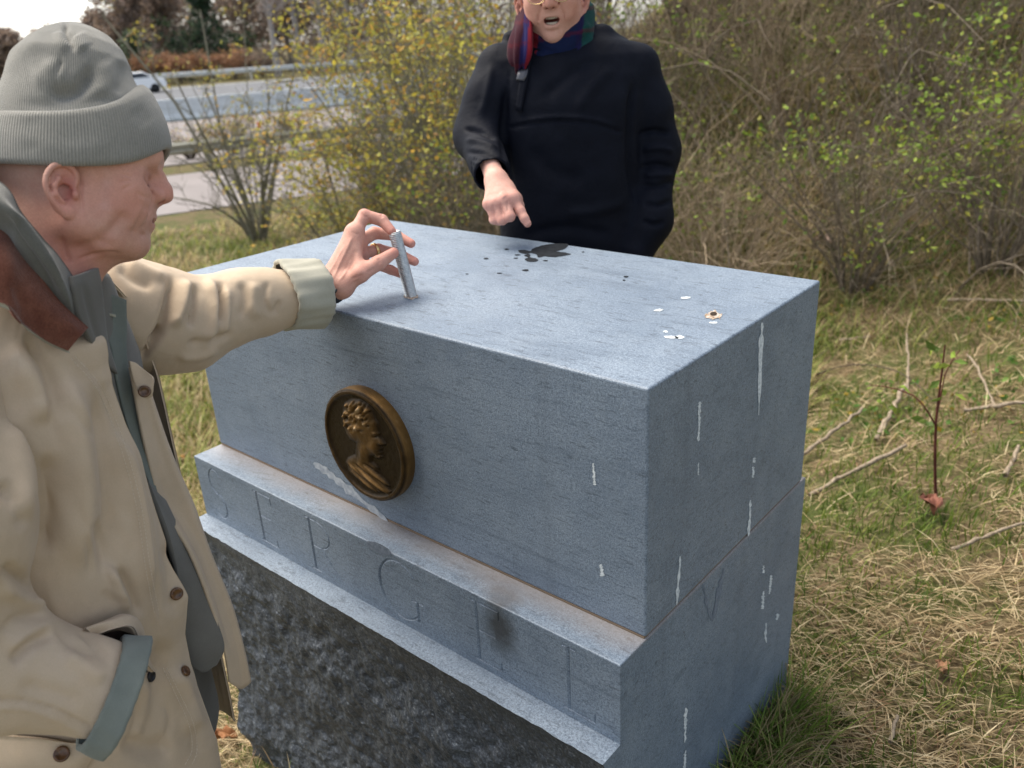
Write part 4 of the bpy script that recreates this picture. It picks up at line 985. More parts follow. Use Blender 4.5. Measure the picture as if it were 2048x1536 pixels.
# turned-back cuff
def ring_cuff(name, c0, c1, r0, r1, mat, parent, thick=0.004, n=72, fl=1.0, wob=0.003, seed=2, tilt=None):
    ax = N(c1 - c0); u = N(np.cross(ax, Z)); v = np.cross(ax, u); r = np.random.default_rng(seed)
    t = np.arange(n) / n * 2 * np.pi; ph = r.random(4) * 6.28
    rows = []
    prof = [(0.03, -thick), (0.0, -0.5 * thick), (0.0, 0.5 * thick), (0.05, thick)] + [(s, thick) for s in np.linspace(0.15, 0.85, 8)] + [(0.95, thick), (1.0, 0.4 * thick), (1.0, -0.6 * thick), (0.95, -thick), (0.5, -thick)]
    for s, o in prof:
        w = wob * (np.sin(3 * t + ph[0] + s * 2) + 0.6 * np.sin(7 * t + ph[1] - 3 * s) + 0.3 * np.sin(17 * t + ph[2]))
        rr = r0 + (r1 - r0) * s + o + w
        sl = c0[None] + (c1 - c0)[None] * (s + 0.03 * np.sin(2 * t + ph[3]) + 0.012 * np.sin(23 * t + ph[1]))[:, None]
        rows.append(sl + rr[:, None] * (np.cos(t)[:, None] * u * fl + np.sin(t)[:, None] * v))
    V = np.concatenate(rows); F = grid_faces(len(prof), n, True)
    nr = vnormals(V, F)
    if (nr[n * 6:n * 7] * (rows[6] - rows[6].mean(0))).sum() < 0: F = F[:, ::-1]
    return mesh_obj(name, V, F, mat, parent)
ring_cuff('cuff', at(566, 593, 1.528), at(640, 583, 1.572), 0.060, 0.060, M_CUFF, coat, 0.0045)
# near (right) sleeve, hand in the pocket
ns, nm, ne, nw = FLZ(-0.855, -0.195, 1.075), FLZ(-0.845, -0.245, 0.94), FLZ(-0.885, -0.265, 0.765), FLZ(-0.735, -0.222, 0.658)
A_ = np.array([ns, nm, ne, nw])
V, F = nets(lambda P: smax(smax(chain(P, [ns, nm, ne, nw], [0.076, 0.080, 0.082, 0.060], 0.06) + 0.012 * (fbm(P, 13, 3, 44) - 0.5), cut_end(P, nw, nw - ne), 0.006), -rcone(P, ne + (nw - ne) * 0.6, nw + (nw - ne) * 0.3, 0.047, 0.053), 0.004), A_.min(0) - 0.13, A_.max(0) + 0.13, 0.0045)
V = relax(V, F, 2, 0.5)
V = strokes(V, F, [([(10, 830), (40, 900), (50, 980), (30, 1060)], 22, 0.010), ([(0, 960), (30, 1010), (50, 1060)], 14, -0.008), ([(0, 1130), (50, 1160), (95, 1185)], 12, -0.010), ([(0, 1170), (45, 1200), (100, 1215)], 14, 0.008), ([(0, 1270), (40, 1235), (95, 1225)], 10, -0.007), ([(20, 1330), (60, 1290), (110, 1260)], 12, -0.010), ([(10, 1300), (60, 1265), (110, 1245)], 12, 0.006), ([(110, 1240), (150, 1290), (200, 1310)], 14, -0.007), ([(125, 1300), (180, 1340), (220, 1360)], 16, 0.008),
                   ([(0, 1400), (60, 1405), (120, 1425), (180, 1455)], 4, -0.004, 'f'), ([(0, 1415), (60, 1420), (115, 1440), (175, 1470)], 5, 0.003, 'f'), ([(30, 1370), (100, 1385), (170, 1410)], 18, -0.006), ([(150, 1250), (190, 1285), (215, 1330)], 10, -0.006)])
mesh_obj('sleeve', V, F, M_TAN, coat)
ring_cuff('cuff', ne + (nw - ne) * 0.95, ne + (nw - ne) * 1.13, 0.069, 0.075, M_LINING, coat, 0.004, wob=0.002, seed=5)
# collar, facing, lapels
def surf(px, py, off):
    q2, dd = project(Vt); nd = np.hypot(*(q2 - np.array([px, py])).T); k = np.where((nd < 14) & (((CAM - Vt) * nrm).sum(1) > 0))[0]
    if len(k) == 0: return None
    k = k[np.argmin(dd[k])]; p = CAM + ray(px, py) * dd[k]
    return p + N(CAM - p) * off
def cpt(px, py, l, off):
    p = atL(px, py, l); q = surf(px, py, off)
    if q is not None and (q - CAM) @ RC[2] < (p - CAM) @ RC[2]: return q
    return p
sheet('collar', [[FLZ(-.86, .125, 1.235), FLZ(-.875, .15, 1.20), FLZ(-.88, .165, 1.165), FLZ(-.88, .175, 1.125)], [FLZ(-.92, .02, 1.275), FLZ(-.945, .02, 1.24), FLZ(-.96, .02, 1.195), FLZ(-.97, .02, 1.145)], [FLZ(-.885, -.085, 1.278), FLZ(-.905, -.118, 1.25), FLZ(-.915, -.135, 1.212), FLZ(-.92, -.150, 1.172)], [FLZ(-.83, -.112, 1.270), FLZ(-.832, -.148, 1.243), FLZ(-.835, -.165, 1.212), FLZ(-.838, -.176, 1.182)],
                 [cpt(0, 448, -0.105, .012), cpt(0, 505, -0.14, .016), cpt(0, 555, -0.155, .016), cpt(0, 605, -0.165, .012)],
                 [cpt(60, 525, -0.108, .012), cpt(52, 572, -0.135, .016), cpt(48, 614, -0.145, .016), cpt(50, 650, -0.150, .012)],
                 [cpt(120, 602, -0.104, .012), cpt(108, 630, -0.124, .016), cpt(98, 655, -0.130, .016), cpt(93, 682, -0.132, .012)],
                 [cpt(177, 655, -0.090, .010), cpt(165, 668, -0.104, .014), cpt(152, 682, -0.110, .014), cpt(136, 702, -0.112, .012)]], M_SUEDE, coat, 0.006, 10, 8,
      sculpt=[([(0, 560), (60, 610), (130, 665)], 14, 0.002), ([(150, 640), (120, 690)], 8, -0.002)])
sheet('collar_edge', [[FLZ(-.918, -.149, 1.172), FLZ(-.917, -.147, 1.163)], [FLZ(-.837, -.174, 1.181), FLZ(-.836, -.172, 1.172)], [cpt(0, 602, -0.162, .009), cpt(0, 613, -0.160, .006)], [cpt(50, 647, -0.147, .009), cpt(52, 658, -0.146, .006)], [cpt(93, 679, -0.129, .009), cpt(96, 688, -0.128, .006)], [cpt(136, 699, -0.109, .009), cpt(140, 707, -0.108, .006)]], M_CUFF, coat, 0.003, 8, 3)
sheet('collar', [[atL(190, 568, 0.10), atL(200, 560, 0.12), atL(212, 572, 0.135)], [atL(196, 586, 0.09), atL(208, 584, 0.11), atL(222, 588, 0.125)], [atL(202, 602, 0.085), atL(213, 600, 0.10), atL(226, 598, 0.115)]], M_SUEDE, coat, 0.005, 5, 5)
sheet('facing', [[atL(198, 588, 0.030), atL(226, 590, 0.045), atL(253, 600, 0.055)], [atL(205, 640, 0.018), atL(230, 645, 0.035), atL(254, 650, 0.045)], [atL(222, 695, 0.008), atL(240, 700, 0.025), atL(254, 705, 0.035)],
                 [atL(234, 760, 0.002), atL(248, 765, 0.018), atL(262, 770, 0.026)], [atL(256, 850, 0.002), atL(268, 850, 0.012), atL(280, 850, 0.020)], [atL(286, 930, 0.0), atL(294, 930, 0.008), atL(302, 930, 0.014)], [atL(312, 1000, 0.0), atL(316, 1000, 0.006), atL(320, 1003, 0.010)]], M_LINING, coat, 0.003, 8, 6)
sheet('buttonhole', [[atL(203, 624, 0.019), atL(232, 630, 0.034)], [atL(203, 628, 0.019), atL(232, 635, 0.034)]], M_CUFF, coat, 0.0025, 3, 4)
sheet('front_flap', [[atL(262, 735, 0.015), atL(276, 738, 0.030), atL(290, 745, 0.045), atL(285, 745, 0.10)], [atL(284, 860, 0.012), atL(304, 856, 0.032), atL(325, 852, 0.050), atL(315, 850, 0.12)],
                     [atL(300, 930, 0.010), atL(326, 926, 0.034), atL(352, 925, 0.055), atL(340, 925, 0.13)], [atL(321, 1007, 0.008), atL(356, 1008, 0.036), atL(390, 1012, 0.060), atL(375, 1012, 0.14)],
                     [atL(377, 1098, 0.010), atL(402, 1100, 0.040), atL(423, 1105, 0.062), atL(405, 1108, 0.14)], [atL(422, 1209, 0.012), atL(446, 1208, 0.042), atL(465, 1209, 0.062), atL(445, 1215, 0.14)],
                     [atL(450, 1300, 0.018), atL(472, 1296, 0.042), atL(488, 1292, 0.060), atL(465, 1300, 0.13)], [atL(460, 1366, 0.024), atL(484, 1378, 0.044), atL(503, 1362, 0.060), atL(480, 1370, 0.12)]], M_TAN, coat, 0.004, 9, 8,
      sculpt=[([(300, 900), (345, 1010), (400, 1110), (440, 1220), (470, 1330)], 9, -0.004), ([(330, 1000), (385, 1100), (430, 1210), (460, 1320)], 4, 0.002)])
sheet('throat_tab', [[atL(260, 722, 0.012), atL(272, 726, 0.018), atL(284, 736, 0.020)], [atL(264, 748, 0.008), atL(284, 746, 0.016), atL(305, 754, 0.016)], [atL(272, 775, 0.006), atL(290, 778, 0.008), atL(307, 776, 0.012)], [atL(280, 792, 0.006), atL(293, 797, 0.008), atL(305, 793, 0.012)]], M_TAN, coat, 0.004, 7, 7)
p_ = atL(289, 783, 0.004); button('button', p_, CAM - p_, 0.0085, M_HORN, coat)
# near-side pocket with its flap pushed up by the wrist
def atF(px, py, l): return atL(px, py, l)
sheet('pocket_flap', [[surf(165, 1262, 0.012), surf(170, 1256, 0.030), surf(188, 1272, 0.030)], [surf(205, 1243, 0.004), surf(214, 1242, 0.034), surf(226, 1258, 0.042)], [surf(250, 1227, 0.003), surf(262, 1232, 0.030), surf(262, 1252, 0.044)], [surf(283, 1250, 0.003), surf(286, 1256, 0.022), surf(276, 1272, 0.040)], [surf(300, 1320, 0.003), surf(296, 1318, 0.014), surf(284, 1310, 0.028)], [surf(316, 1340, 0.003), surf(310, 1344, 0.008), surf(302, 1338, 0.014)]], M_TAN, coat, 0.004, 7, 6)
sheet('pocket_shade', [[surf(190, 1275, 0.010), surf(235, 1262, 0.010), surf(270, 1270, 0.008)], [surf(210, 1310, 0.012), surf(255, 1310, 0.010), surf(288, 1318, 0.006)], [surf(240, 1340, 0.010), surf(275, 1345, 0.008), surf(296, 1345, 0.004)]], Mat('pocket_dark', 0.95).set('Base Color', (0.03, 0.018, 0.014)).m, coat, 0.002, 5, 5)  # dark sheet laid on the coat, painted shade of the pocket opening
sheet('pocket_trim', [[surf(283, 1338, 0.010), surf(290, 1322, 0.011)], [surf(280, 1322, 0.012), surf(288, 1306, 0.014)]], M_SUEDE, coat, 0.003, 4, 4)
for px, py, l, r, mm in ((361, 1187, -0.040, 0.0095, M_HORN), (310, 1348, -0.118, 0.0085, M_BLACKBTN), (123, 1508, -0.225, 0.0105, M_HORN), (377, 1338, -0.028, 0.0085, M_HORN)):
    p_ = atL(px, py, l); q2, dd = project(Vt); nd = np.hypot(*(q2 - np.array([px, py])).T); cand = (nd < 12) & (((CAM - Vt) * nrm).sum(1) > 0)
    if cand.any() and px != 123:
        k = np.where(cand)[0]; k = k[np.argmin(dd[k])]; p_ = Vt[k] + nrm[k] * 0.003; nb_ = nrm[k]
    else: nb_ = CAM - p_
    button('button', p_, nb_, r, mm, coat)
# pocket edge with a button below the sleeve
sheet('pocket_flap', [[atL(-20, 1470, -0.205), atL(-20, 1540, -0.215), atL(-20, 1600, -0.21)], [atL(80, 1478, -0.215), atL(85, 1530, -0.225), atL(85, 1600, -0.215)], [atL(140, 1486, -0.212), atL(150, 1525, -0.222), atL(140, 1580, -0.215)], [atL(182, 1484, -0.195), atL(188, 1505, -0.205), atL(170, 1545, -0.205)]], M_TAN, coat, 0.004, 8, 7)

M_THREAD = Mat('thread', 0.8).set('Base Color', (0.58, 0.48, 0.36)).m
def stitches(line, off=0.0012):
    L = smooth_line(line, 14); P = [surf(x, y, off) for x, y in L]; P = np.array([p for p in P if p is not None])
    d = np.concatenate([[0], np.cumsum(np.linalg.norm(np.diff(P, axis=0), axis=1))]); parts = []
    for a in np.arange(0, d[-1] - 0.004, 0.0055):
        q = np.stack([np.interp([a, a + 0.002, a + 0.004], d, P[:, k]) for k in range(3)], 1); parts.append(tube(q, [0.0005, 0.0007, 0.0005], 4))
    V, F = join_arrays(parts); mesh_obj('stitching', V, F, M_THREAD, coat)
for ln in ([(150, 712), (205, 778), (250, 892), (282, 1010), (300, 1130), (318, 1225)], [(142, 716), (196, 782), (241, 896), (273, 1014), (291, 1134), (309, 1228)], [(325, 1335), (352, 1390), (378, 1450), (384, 1500), (370, 1530)], [(333, 1335), (360, 1388), (387, 1448), (394, 1500), (382, 1534)]): stitches(ln)
# sweater and scarf
sw = sheet('sweater', [[atL(296, 960, -0.004), atL(316, 985, 0.004), atL(332, 1000, 0.02)], [atL(335, 1060, -0.012), atL(352, 1070, 0.004), atL(372, 1082, 0.02)], [atL(355, 1150, -0.016), atL(380, 1155, 0.0), atL(408, 1165, 0.018)], [atL(362, 1230, -0.018), atL(395, 1235, -0.004), atL(436, 1245, 0.016)], [atL(365, 1290, -0.018), atL(402, 1300, -0.006), atL(449, 1295, 0.014)], [atL(376, 1328, -0.014), atL(405, 1345, -0.004), atL(434, 1330, 0.012)]], M_SWEAT, man, 0.010, 9, 9)
sw['label'] = 'slate grey jersey hanging in the open coat front'
def torso_in(P): return loft_sdf(P, 0 * Z, MF, ML, [0.30, 0.5, 0.8, 1.0, 1.09, 1.15], [-0.865, -0.865, -0.865, -0.86, -0.84, -0.81], [0.02] * 6, [0.118, 0.118, 0.118, 0.118, 0.10, 0.075], [0.17, 0.17, 0.17, 0.18, 0.13, 0.08])
V, F = nets(torso_in, FLZ(-0.865, 0, 0) + np.array([-0.25, -0.25, 0.28]), FLZ(-0.865, 0, 0) + np.array([0.25, 0.28, 1.2]), 0.010)
mesh_obj('inner_sweater', V, F, M_SWEAT, sw)
scarf = sheet('scarf', [[FLZ(-.885, .03, 1.345), FLZ(-.905, .03, 1.318), FLZ(-.91, .03, 1.28), FLZ(-.895, .03, 1.235)], [FLZ(-.83, -.088, 1.332), FLZ(-.826, -.120, 1.308), FLZ(-.828, -.124, 1.280), FLZ(-.835, -.106, 1.240)], [atL(0, 362, -0.083), atL(0, 400, -0.122), atL(0, 435, -0.122), atL(0, 480, -0.100)],
                        [atL(48, 424, -0.084), atL(42, 455, -0.120), atL(36, 490, -0.118), atL(40, 540, -0.098)], [atL(95, 482, -0.080), atL(88, 515, -0.113), atL(82, 552, -0.110), atL(90, 600, -0.094)], [atL(128, 525, -0.073), atL(124, 560, -0.102), atL(122, 600, -0.100), atL(130, 650, -0.088)], [atL(150, 558, -0.063), atL(150, 595, -0.086), atL(152, 635, -0.084), atL(166, 672, -0.080)]], M_WOOL, man, 0.010, 8, 8,
              sculpt=[([(0, 398), (50, 455), (95, 520), (130, 590), (150, 650)], 6, -0.007), ([(0, 420), (45, 480), (88, 545), (118, 610)], 8, 0.004), ([(0, 375), (60, 445), (110, 510)], 7, 0.003)])
scarf['label'] = 'grey wool scarf wrapped inside the collar'
sheet('scarf_end', [[atL(144, 552, -0.086), atL(170, 546, -0.064), atL(197, 536, -0.028)], [atL(148, 580, -0.092), atL(176, 575, -0.066), atL(205, 572, -0.024)], [atL(158, 630, -0.086), atL(184, 625, -0.058), atL(210, 622, -0.018)], [atL(176, 670, -0.070), atL(198, 670, -0.044), atL(218, 684, -0.010)], [atL(204, 735, -0.030), atL(220, 738, -0.018), atL(236, 748, -0.004)]], M_SWEAT, scarf, 0.006, 7, 7,
      sculpt=[([(165, 560), (185, 640), (205, 700)], 6, -0.003)])
V, F = nets(lambda P: np.maximum(rcone(P, FLZ(-0.83, 0.0, 1.06), from_frame(np.array([[-0.055, 0.004, -0.115]]), HO, HAX)[0], 0.070, 0.061), 0 * P[:, 0] - 1) + 0.010 * (fbm(P, 22, 3, 77) - 0.5), FLZ(-0.83, 0, 1.0) - 0.16, FLZ(-0.83, 0, 1.24) + 0.16, 0.006)
mesh_obj('scarf_wrap', V, F, M_WOOL, scarf)

# trousers and shoes
M_TROUSER = cloth('dark_trousers', (0.045, 0.047, 0.055), (0.065, 0.066, 0.075), 700, 0.9, 0.2)
M_SHOE = cloth('brown_shoe_leather', (0.045, 0.026, 0.016), (0.07, 0.042, 0.026), 200, 0.5, 0.1)
V, F = nets(lambda P: smin(loft_sdf(P, 0 * Z, MF, ML, [0.26, 0.40, 0.55], [-0.92, -0.91, -0.90], [0, 0, 0], [0.110, 0.110, 0.11], [0.165, 0.165, 0.16]),
                           smin(chain(P, [FLZ(-0.925, -0.09, 0.33), FLZ(-0.90, -0.10, 0.06), FLZ(-0.93, -0.105, gfoot + 0.05)], [0.092, 0.072, 0.066], 0.02), chain(P, [FLZ(-0.925, 0.09, 0.33), FLZ(-0.90, 0.10, 0.06), FLZ(-0.93, 0.105, gfoot + 0.05)], [0.092, 0.072, 0.066], 0.02), 0.02), 0.05) + 0.012 * (fbm(P, 12, 3, 8) - 0.5),
            FLZ(-0.91, 0, 0) + np.array([-0.3, -0.3, gfoot - 0.03]), FLZ(-0.91, 0, 0) + np.array([0.3, 0.3, 0.58]), 0.010)
mesh_obj('trousers', V, F, M_TROUSER, man)
for s in (-1, 1):
    V, F = nets(lambda P: smax(smin(rcone(P, FLZ(-0.96, 0.105 * s, gfoot + 0.045), FLZ(-0.76, 0.125 * s, gfoot + 0.03), 0.045, 0.036), rcone(P, FLZ(-0.95, 0.105 * s, gfoot + 0.05), FLZ(-0.94, 0.105 * s, gfoot + 0.12), 0.045, 0.05), 0.03), gfoot - P[:, 2], 0.006),
                FLZ(-0.86, 0.11 * s, gfoot) - np.array([0.2, 0.2, 0.03]), FLZ(-0.86, 0.11 * s, gfoot) + np.array([0.2, 0.2, 0.2]), 0.008)
    mesh_obj('shoe', V, F, M_SHOE, man)

# wrist watch and ring
def torus(c, ax, R, r, mat, name, parent, n=40, k=12, ell_=(1, 1), flat=1.0):
    ax = N(ax); u = N(np.cross(ax, Z)); v = np.cross(ax, u); t = np.arange(n) / n * 2 * np.pi; s = np.arange(k) / k * 2 * np.pi
    T, S_ = np.meshgrid(t, s, indexing='ij')
    rad = R + r * np.cos(S_)
    V = c + (rad * np.cos(T) * ell_[0])[..., None] * u + (rad * np.sin(T) * ell_[1])[..., None] * v + (r * flat * np.sin(S_))[..., None] * ax
    I = np.arange(n * k).reshape(n, k); I2 = np.concatenate([I, I[:1]]); I2 = np.concatenate([I2, I2[:, :1]], 1)
    F = np.stack([I2[:-1, :-1], I2[1:, :-1], I2[1:, 1:], I2[:-1, 1:]], -1).reshape(-1, 4)
    return mesh_obj(name, V.reshape(-1, 3), F, mat, parent)
M_STRAP = Mat('watch_strap', 0.5, 0.4).set('Base Color', (0.03, 0.022, 0.018)).m
M_GLASSY = Mat('watch_glass', 0.06, 0.6).set('Base Color', (0.01, 0.011, 0.014)).m
M_GOLD = Mat('gold', 0.25).set('Base Color', (0.85, 0.62, 0.30)).set('Metallic', 1.0).m
wax = LJ['wrist'] - LJ['fore']
wc = LJ['fore'] + wax * 0.98
watch = torus(wc, wax, 0.0300, 0.0026, M_STRAP, 'wrist_watch', man, flat=4.0)
fp = at(665, 601, 1.548); fn_ = N(fp - wc); fn_ = N(fn_ - N(wax) * (fn_ @ N(wax)))
button('watch_face', wc + fn_ * 0.0335, fn_, 0.017, M_GLASSY, watch)
p, r = LJ['ring']
torus(p[0] + (p[1] - p[0]) * 0.80, p[1] - p[0], 0.0128, 0.0020, M_GOLD, 'finger_ring', man, flat=1.8)

# ------------------------------------------------------------------ threaded rod
def threaded_rod():
    b0 = on_plane(823, 592, 2, ZT); b0[2] -= 0.004
    top = at(789, 463, 1.602); ax = N(top - b0); Ln = np.linalg.norm(top - b0); u = N(np.cross(ax, [0, 1, 0.2])); v = np.cross(ax, u)
    n = 36; t = np.arange(n) / n * 2 * np.pi; rows = []; R = 0.0124; pitch = 0.0034
    K = int(Ln / pitch * 6)
    for i in range(K + 1):
        s = i / K * Ln; ph = (s / pitch - t / (2 * np.pi)) % 1.0
        rr = R - 0.0016 * (1 - np.abs(2 * ph - 1))
        rr = rr * (1 - 0.10 * sstep(Ln - 0.002, Ln, s))
        rows.append(b0 + ax * s + rr[:, None] * (np.cos(t)[:, None] * u + np.sin(t)[:, None] * v))
    rows.append(b0 + ax * Ln + 0.0096 * (np.cos(t)[:, None] * u + np.sin(t)[:, None] * v)); rows.append(b0 + ax * (Ln - 0.0008) + 0.0078 * (np.cos(t)[:, None] * u + np.sin(t)[:, None] * v))
    rows.append(b0 + ax * (Ln - 0.0006) + 0.00005 * (np.cos(t)[:, None] * u + np.sin(t)[:, None] * v))
    m = Mat('galvanised_steel', 0.34, 0.5); m.set('Metallic', 0.92); nz = m.noise(m.coord(), 160, 3); m.set('Base Color', m.ramp(nz, [(0.3, (0.42, 0.44, 0.45)), (0.7, (0.66, 0.67, 0.66))])); m.set('Roughness', m.ramp(nz, [(0.3, 0.28), (0.7, 0.5)]))
    V = np.concatenate(rows); F = grid_faces(len(rows), n, True)[:, ::-1]
    o = mesh_obj('threaded_rod', V, F, m.m)
    tag(o, 'shiny threaded steel rod held upright in the top of the stone', 'rod')
threaded_rod()
decal('rod_hole_rust', [(822 + 15 * math.cos(t), 593 + 6 * math.sin(t)) for t in np.linspace(0, 2 * math.pi, 13)[:-1]], (2, ZT, 0.0010), M_RUST, upper, 3, .7, 6)
# ------------------------------------------------------------------ person in the black jacket behind the stone
PD = 2.22
PO = at(1135, 300, PD); PF = N([CAM[0] - PO[0], CAM[1] - PO[1], 0]); PF = N(PF + 0.10 * np.array([-PF[1], PF[0], 0])); PL = np.array([-PF[1], PF[0], 0.0])   # PL: to the viewer's right
pf = np.array([PO[0], PO[1], 0.0]); pg = float(gz(PO[0], PO[1]))
companion = thing('person', 'person in a black hooded jacket and plaid scarf pointing down at the stone', 'person', (PO[0], PO[1], pg))
def atP(px, py, off=0.0):
    """point on the upright plane through the body, off metres towards the viewer"""
    r = ray(px, py); o = PO + PF * off; return CAM + r * (((o - CAM) @ PF) / (r @ PF))
def PLZ(px, py): q = atP(px, py); return (q - PO) @ PL, q[2]
# torso sections from the outline
rowsP = [(505, 1000, 1300), (440, 1000, 1290), (350, 1000, 1282), (270, 998, 1280), (200, 990, 1290), (150, 978, 1300), (112, 978, 1292), (92, 1000, 1272), (78, 1030, 1240), (66, 1062, 1205)]
zsP, clP, bP = [], [], []
for y, x0, x1 in rowsP:
    l0, z0 = PLZ(x0, y); l1, z1 = PLZ(x1, y); zsP.append((z0 + z1) / 2); clP.append((l0 + l1) / 2); bP.append((l1 - l0) / 2)
zsP = np.array([zsP[0] - 0.42, zsP[0] - 0.2] + zsP); clP = np.array([clP[0], clP[0]] + clP); bP = np.array([bP[0] * 0.98, bP[0]] + bP)
aP = np.array([0.135, 0.135, 0.130, 0.128, 0.125, 0.122, 0.115, 0.104, 0.092, 0.080, 0.070, 0.060])
cfP = np.array([-0.01] * 6 + [-0.015, -0.025, -0.035, -0.045, -0.052, -0.06])
rs, re_, rw_ = atP(998, 138, -0.03), at(957, 272, 2.17), at(984, 350, 2.01)
ls, le, lw = atP(1272, 138, -0.03), atP(1312, 300, -0.02), atP(1300, 440, 0.05); lw2 = atP(1272, 500, 0.075)
def jacket(P):
    d = loft_sdf(P, PO, PF, PL, zsP, cfP, clP, aP, bP, 2.4, 0.03)
    arm = chain(P, [rs, (rs + re_) / 2, re_, rw_], [0.060, 0.056, 0.054, 0.046], 0.05)
    arm2 = chain(P, [ls, (ls + le) / 2, le, lw, lw2], [0.062, 0.058, 0.056, 0.050, 0.048], 0.05)
    arm = smax(arm, cut_end(P, rw_, rw_ - re_), 0.006); arm = smax(arm, -rcone(P, re_ + (rw_ - re_) * 0.7, rw_ + (rw_ - re_) * 0.4, 0.036, 0.040), 0.004)
    d = smin(d, arm, 0.018); d = smin(d, arm2, 0.016)
    hood = smin(chain(P, [atP(1165, 84, -0.02), atP(1205, 76, -0.05), atP(1240, 88, -0.08)], [0.022, 0.026, 0.018], 0.03), chain(P, [atP(1170, 60, -0.10), atP(1090, 60, -0.11), atP(1020, 78, -0.06)], [0.035, 0.035, 0.02], 0.03), 0.03)
    d = smin(d, hood, 0.02)
    return d + 0.008 * (fbm(P, 12, 3, 51) - 0.5)
V, F = nets(jacket, PO + np.array([-0.48, -0.48, 0]) - Z * (PO[2] - zsP[0] + 0.02), PO + np.array([0.48, 0.48, 0.0]) + Z * (zsP[-1] - PO[2] + 0.09), 0.0055)
V = relax(V, F, 2, 0.5)
V = strokes(V, F, [([(1022, 254), (1070, 245), (1130, 241), (1190, 247), (1240, 264)], 3.2, -0.006, 'f'), ([(1022, 248), (1070, 239), (1130, 235), (1190, 241), (1238, 258)], 4.2, 0.0054), ([(1270, 150), (1262, 230), (1262, 330), (1275, 420)], 6.8, -0.0162),
                   ([(1012, 170), (1008, 260), (1012, 330)], 6.8, -0.0135), ([(1275, 270), (1310, 262), (1345, 268)], 5.1, -0.0121), ([(1282, 300), (1320, 296), (1350, 305)], 5.1, 0.0081), ([(1278, 335), (1315, 330), (1350, 338)], 5.1, -0.0108), ([(1280, 370), (1315, 372), (1350, 362)], 5.1, -0.0095), ([(1285, 352), (1318, 350), (1350, 350)], 5.1, 0.0081), ([(1285, 405), (1315, 410), (1345, 402)], 5.1, -0.0095), ([(1282, 440), (1310, 450), (1330, 440)], 5.1, -0.0081),
                   ([(925, 258), (960, 262), (995, 280)], 4.2, -0.0108), ([(928, 280), (962, 285), (998, 300)], 4.2, 0.0081), ([(930, 305), (965, 306), (1000, 320)], 4.2, -0.0081), ([(945, 330), (980, 328), (1010, 345)], 4.2, 0.0054), ([(985, 120), (975, 180), (960, 240)], 7.6, 0.0054),
                   ([(1200, 110), (1140, 150), (1080, 200)], 11.9, -0.0068), ([(1230, 130), (1180, 180), (1150, 230)], 11.9, 0.0054), ([(1060, 290), (1100, 340), (1180, 360)], 17.0, -0.0054), ([(1120, 430), (1200, 420), (1260, 400)], 11.9, 0.0068), ([(1040, 470), (1130, 455), (1230, 470)], 10.2, -0.0068), ([(1020, 145), (1014, 220), (1020, 330), (1040, 420)], 3, -0.003, 'f'),
                   ([(1060, 110), (1110, 100), (1160, 85), (1200, 68)], 4.2, -0.0081)])
mj = Mat('black_softshell', 0.7, 0.12); cc = mj.coord(); nz1 = mj.noise(cc, 700, 2); nz2 = mj.noise(cc, 12, 4)
mj.set('Base Color', mj.mix(mj.ramp(nz2, [(0.35, 0.0), (0.7, 1.0)]), (0.0026, 0.0036, 0.0080), (0.0046, 0.0060, 0.0120))); mj.set('Sheen Weight', 0.0); nn = mj.bump(nz1, 0.12, 0.001); mj.bump(mj.noise(mj.coord((1, 1, 1)), 18, 4, 0.6, 0.6), 0.25, 0.012, nn)
jk = mesh_obj('jacket', V, F, mj.m, companion); jk['label'] = 'black zipped jacket with hood'
M_ZIP = Mat('zip_metal', 0.45).set('Base Color', (0.09, 0.09, 0.10)).set('Metallic', 0.7).m
jv, jn = V, vnormals(V, F)
def surfJ(px, py, off):
    q2, dd = project(jv); nd = np.hypot(*(q2 - np.array([px, py])).T); k = np.where((nd < 10) & (((CAM - jv) * jn).sum(1) > 0))[0]
    k = k[np.argmin(dd[k])]; p = CAM + ray(px, py) * dd[k]; return p + N(CAM - p) * off
sheet('zip_pull', [[surfJ(1036, 140, 0.006), surfJ(1056, 138, 0.006)], [surfJ(1034, 150, 0.008), surfJ(1053, 151, 0.008)], [surfJ(1032, 160, 0.006), surfJ(1048, 162, 0.006)]], M_ZIP, jk, 0.004, 3, 3)
sheet('placket', [[surfJ(1048, 108, 0.004), surfJ(1062, 112, 0.004)], [surfJ(1040, 150, 0.005), surfJ(1056, 155, 0.005)], [surfJ(1030, 220, 0.004), surfJ(1042, 225, 0.004)]], mj.m, jk, 0.004, 6, 3)

# head turned a little down, mouth open in speech
face = N(CAM - atP(1100, 20)); yaw = 0.10
hx = N(PF * 0.97 + PL * -0.12 - Z * 0.16); hy = N(np.cross(Z, hx)); hz = np.cross(hx, hy)
hx0 = hx; tilt = 0.05; hy = N(hy + hz * tilt); hz = np.cross(hx, hy)
PHA = (hx, hy, hz); mouth = at(1103, 40, 2.04); SC = 1.0
PHO = mouth - SC * (hx * 0.084 + hz * -0.0195)
V, F = nets(lambda P: head_sdf(P, 1.0), (-0.125, -0.105, -0.17), (0.125, 0.105, 0.175), 0.0022)
hQ = V.copy(); hV = from_frame(V * SC, PHO, PHA); hF = F
hC = paint_skin(hQ, 0.9, 0.5, lambda Q, bl: bl((0.12, 0.02, 0.02), 1.0 * ((Q[:, 0] < 0.0775) & (Q[:, 0] > 0.04) & (np.abs(Q[:, 1]) < 0.0205) & (np.abs(Q[:, 2] + 0.0225) < 0.011))))
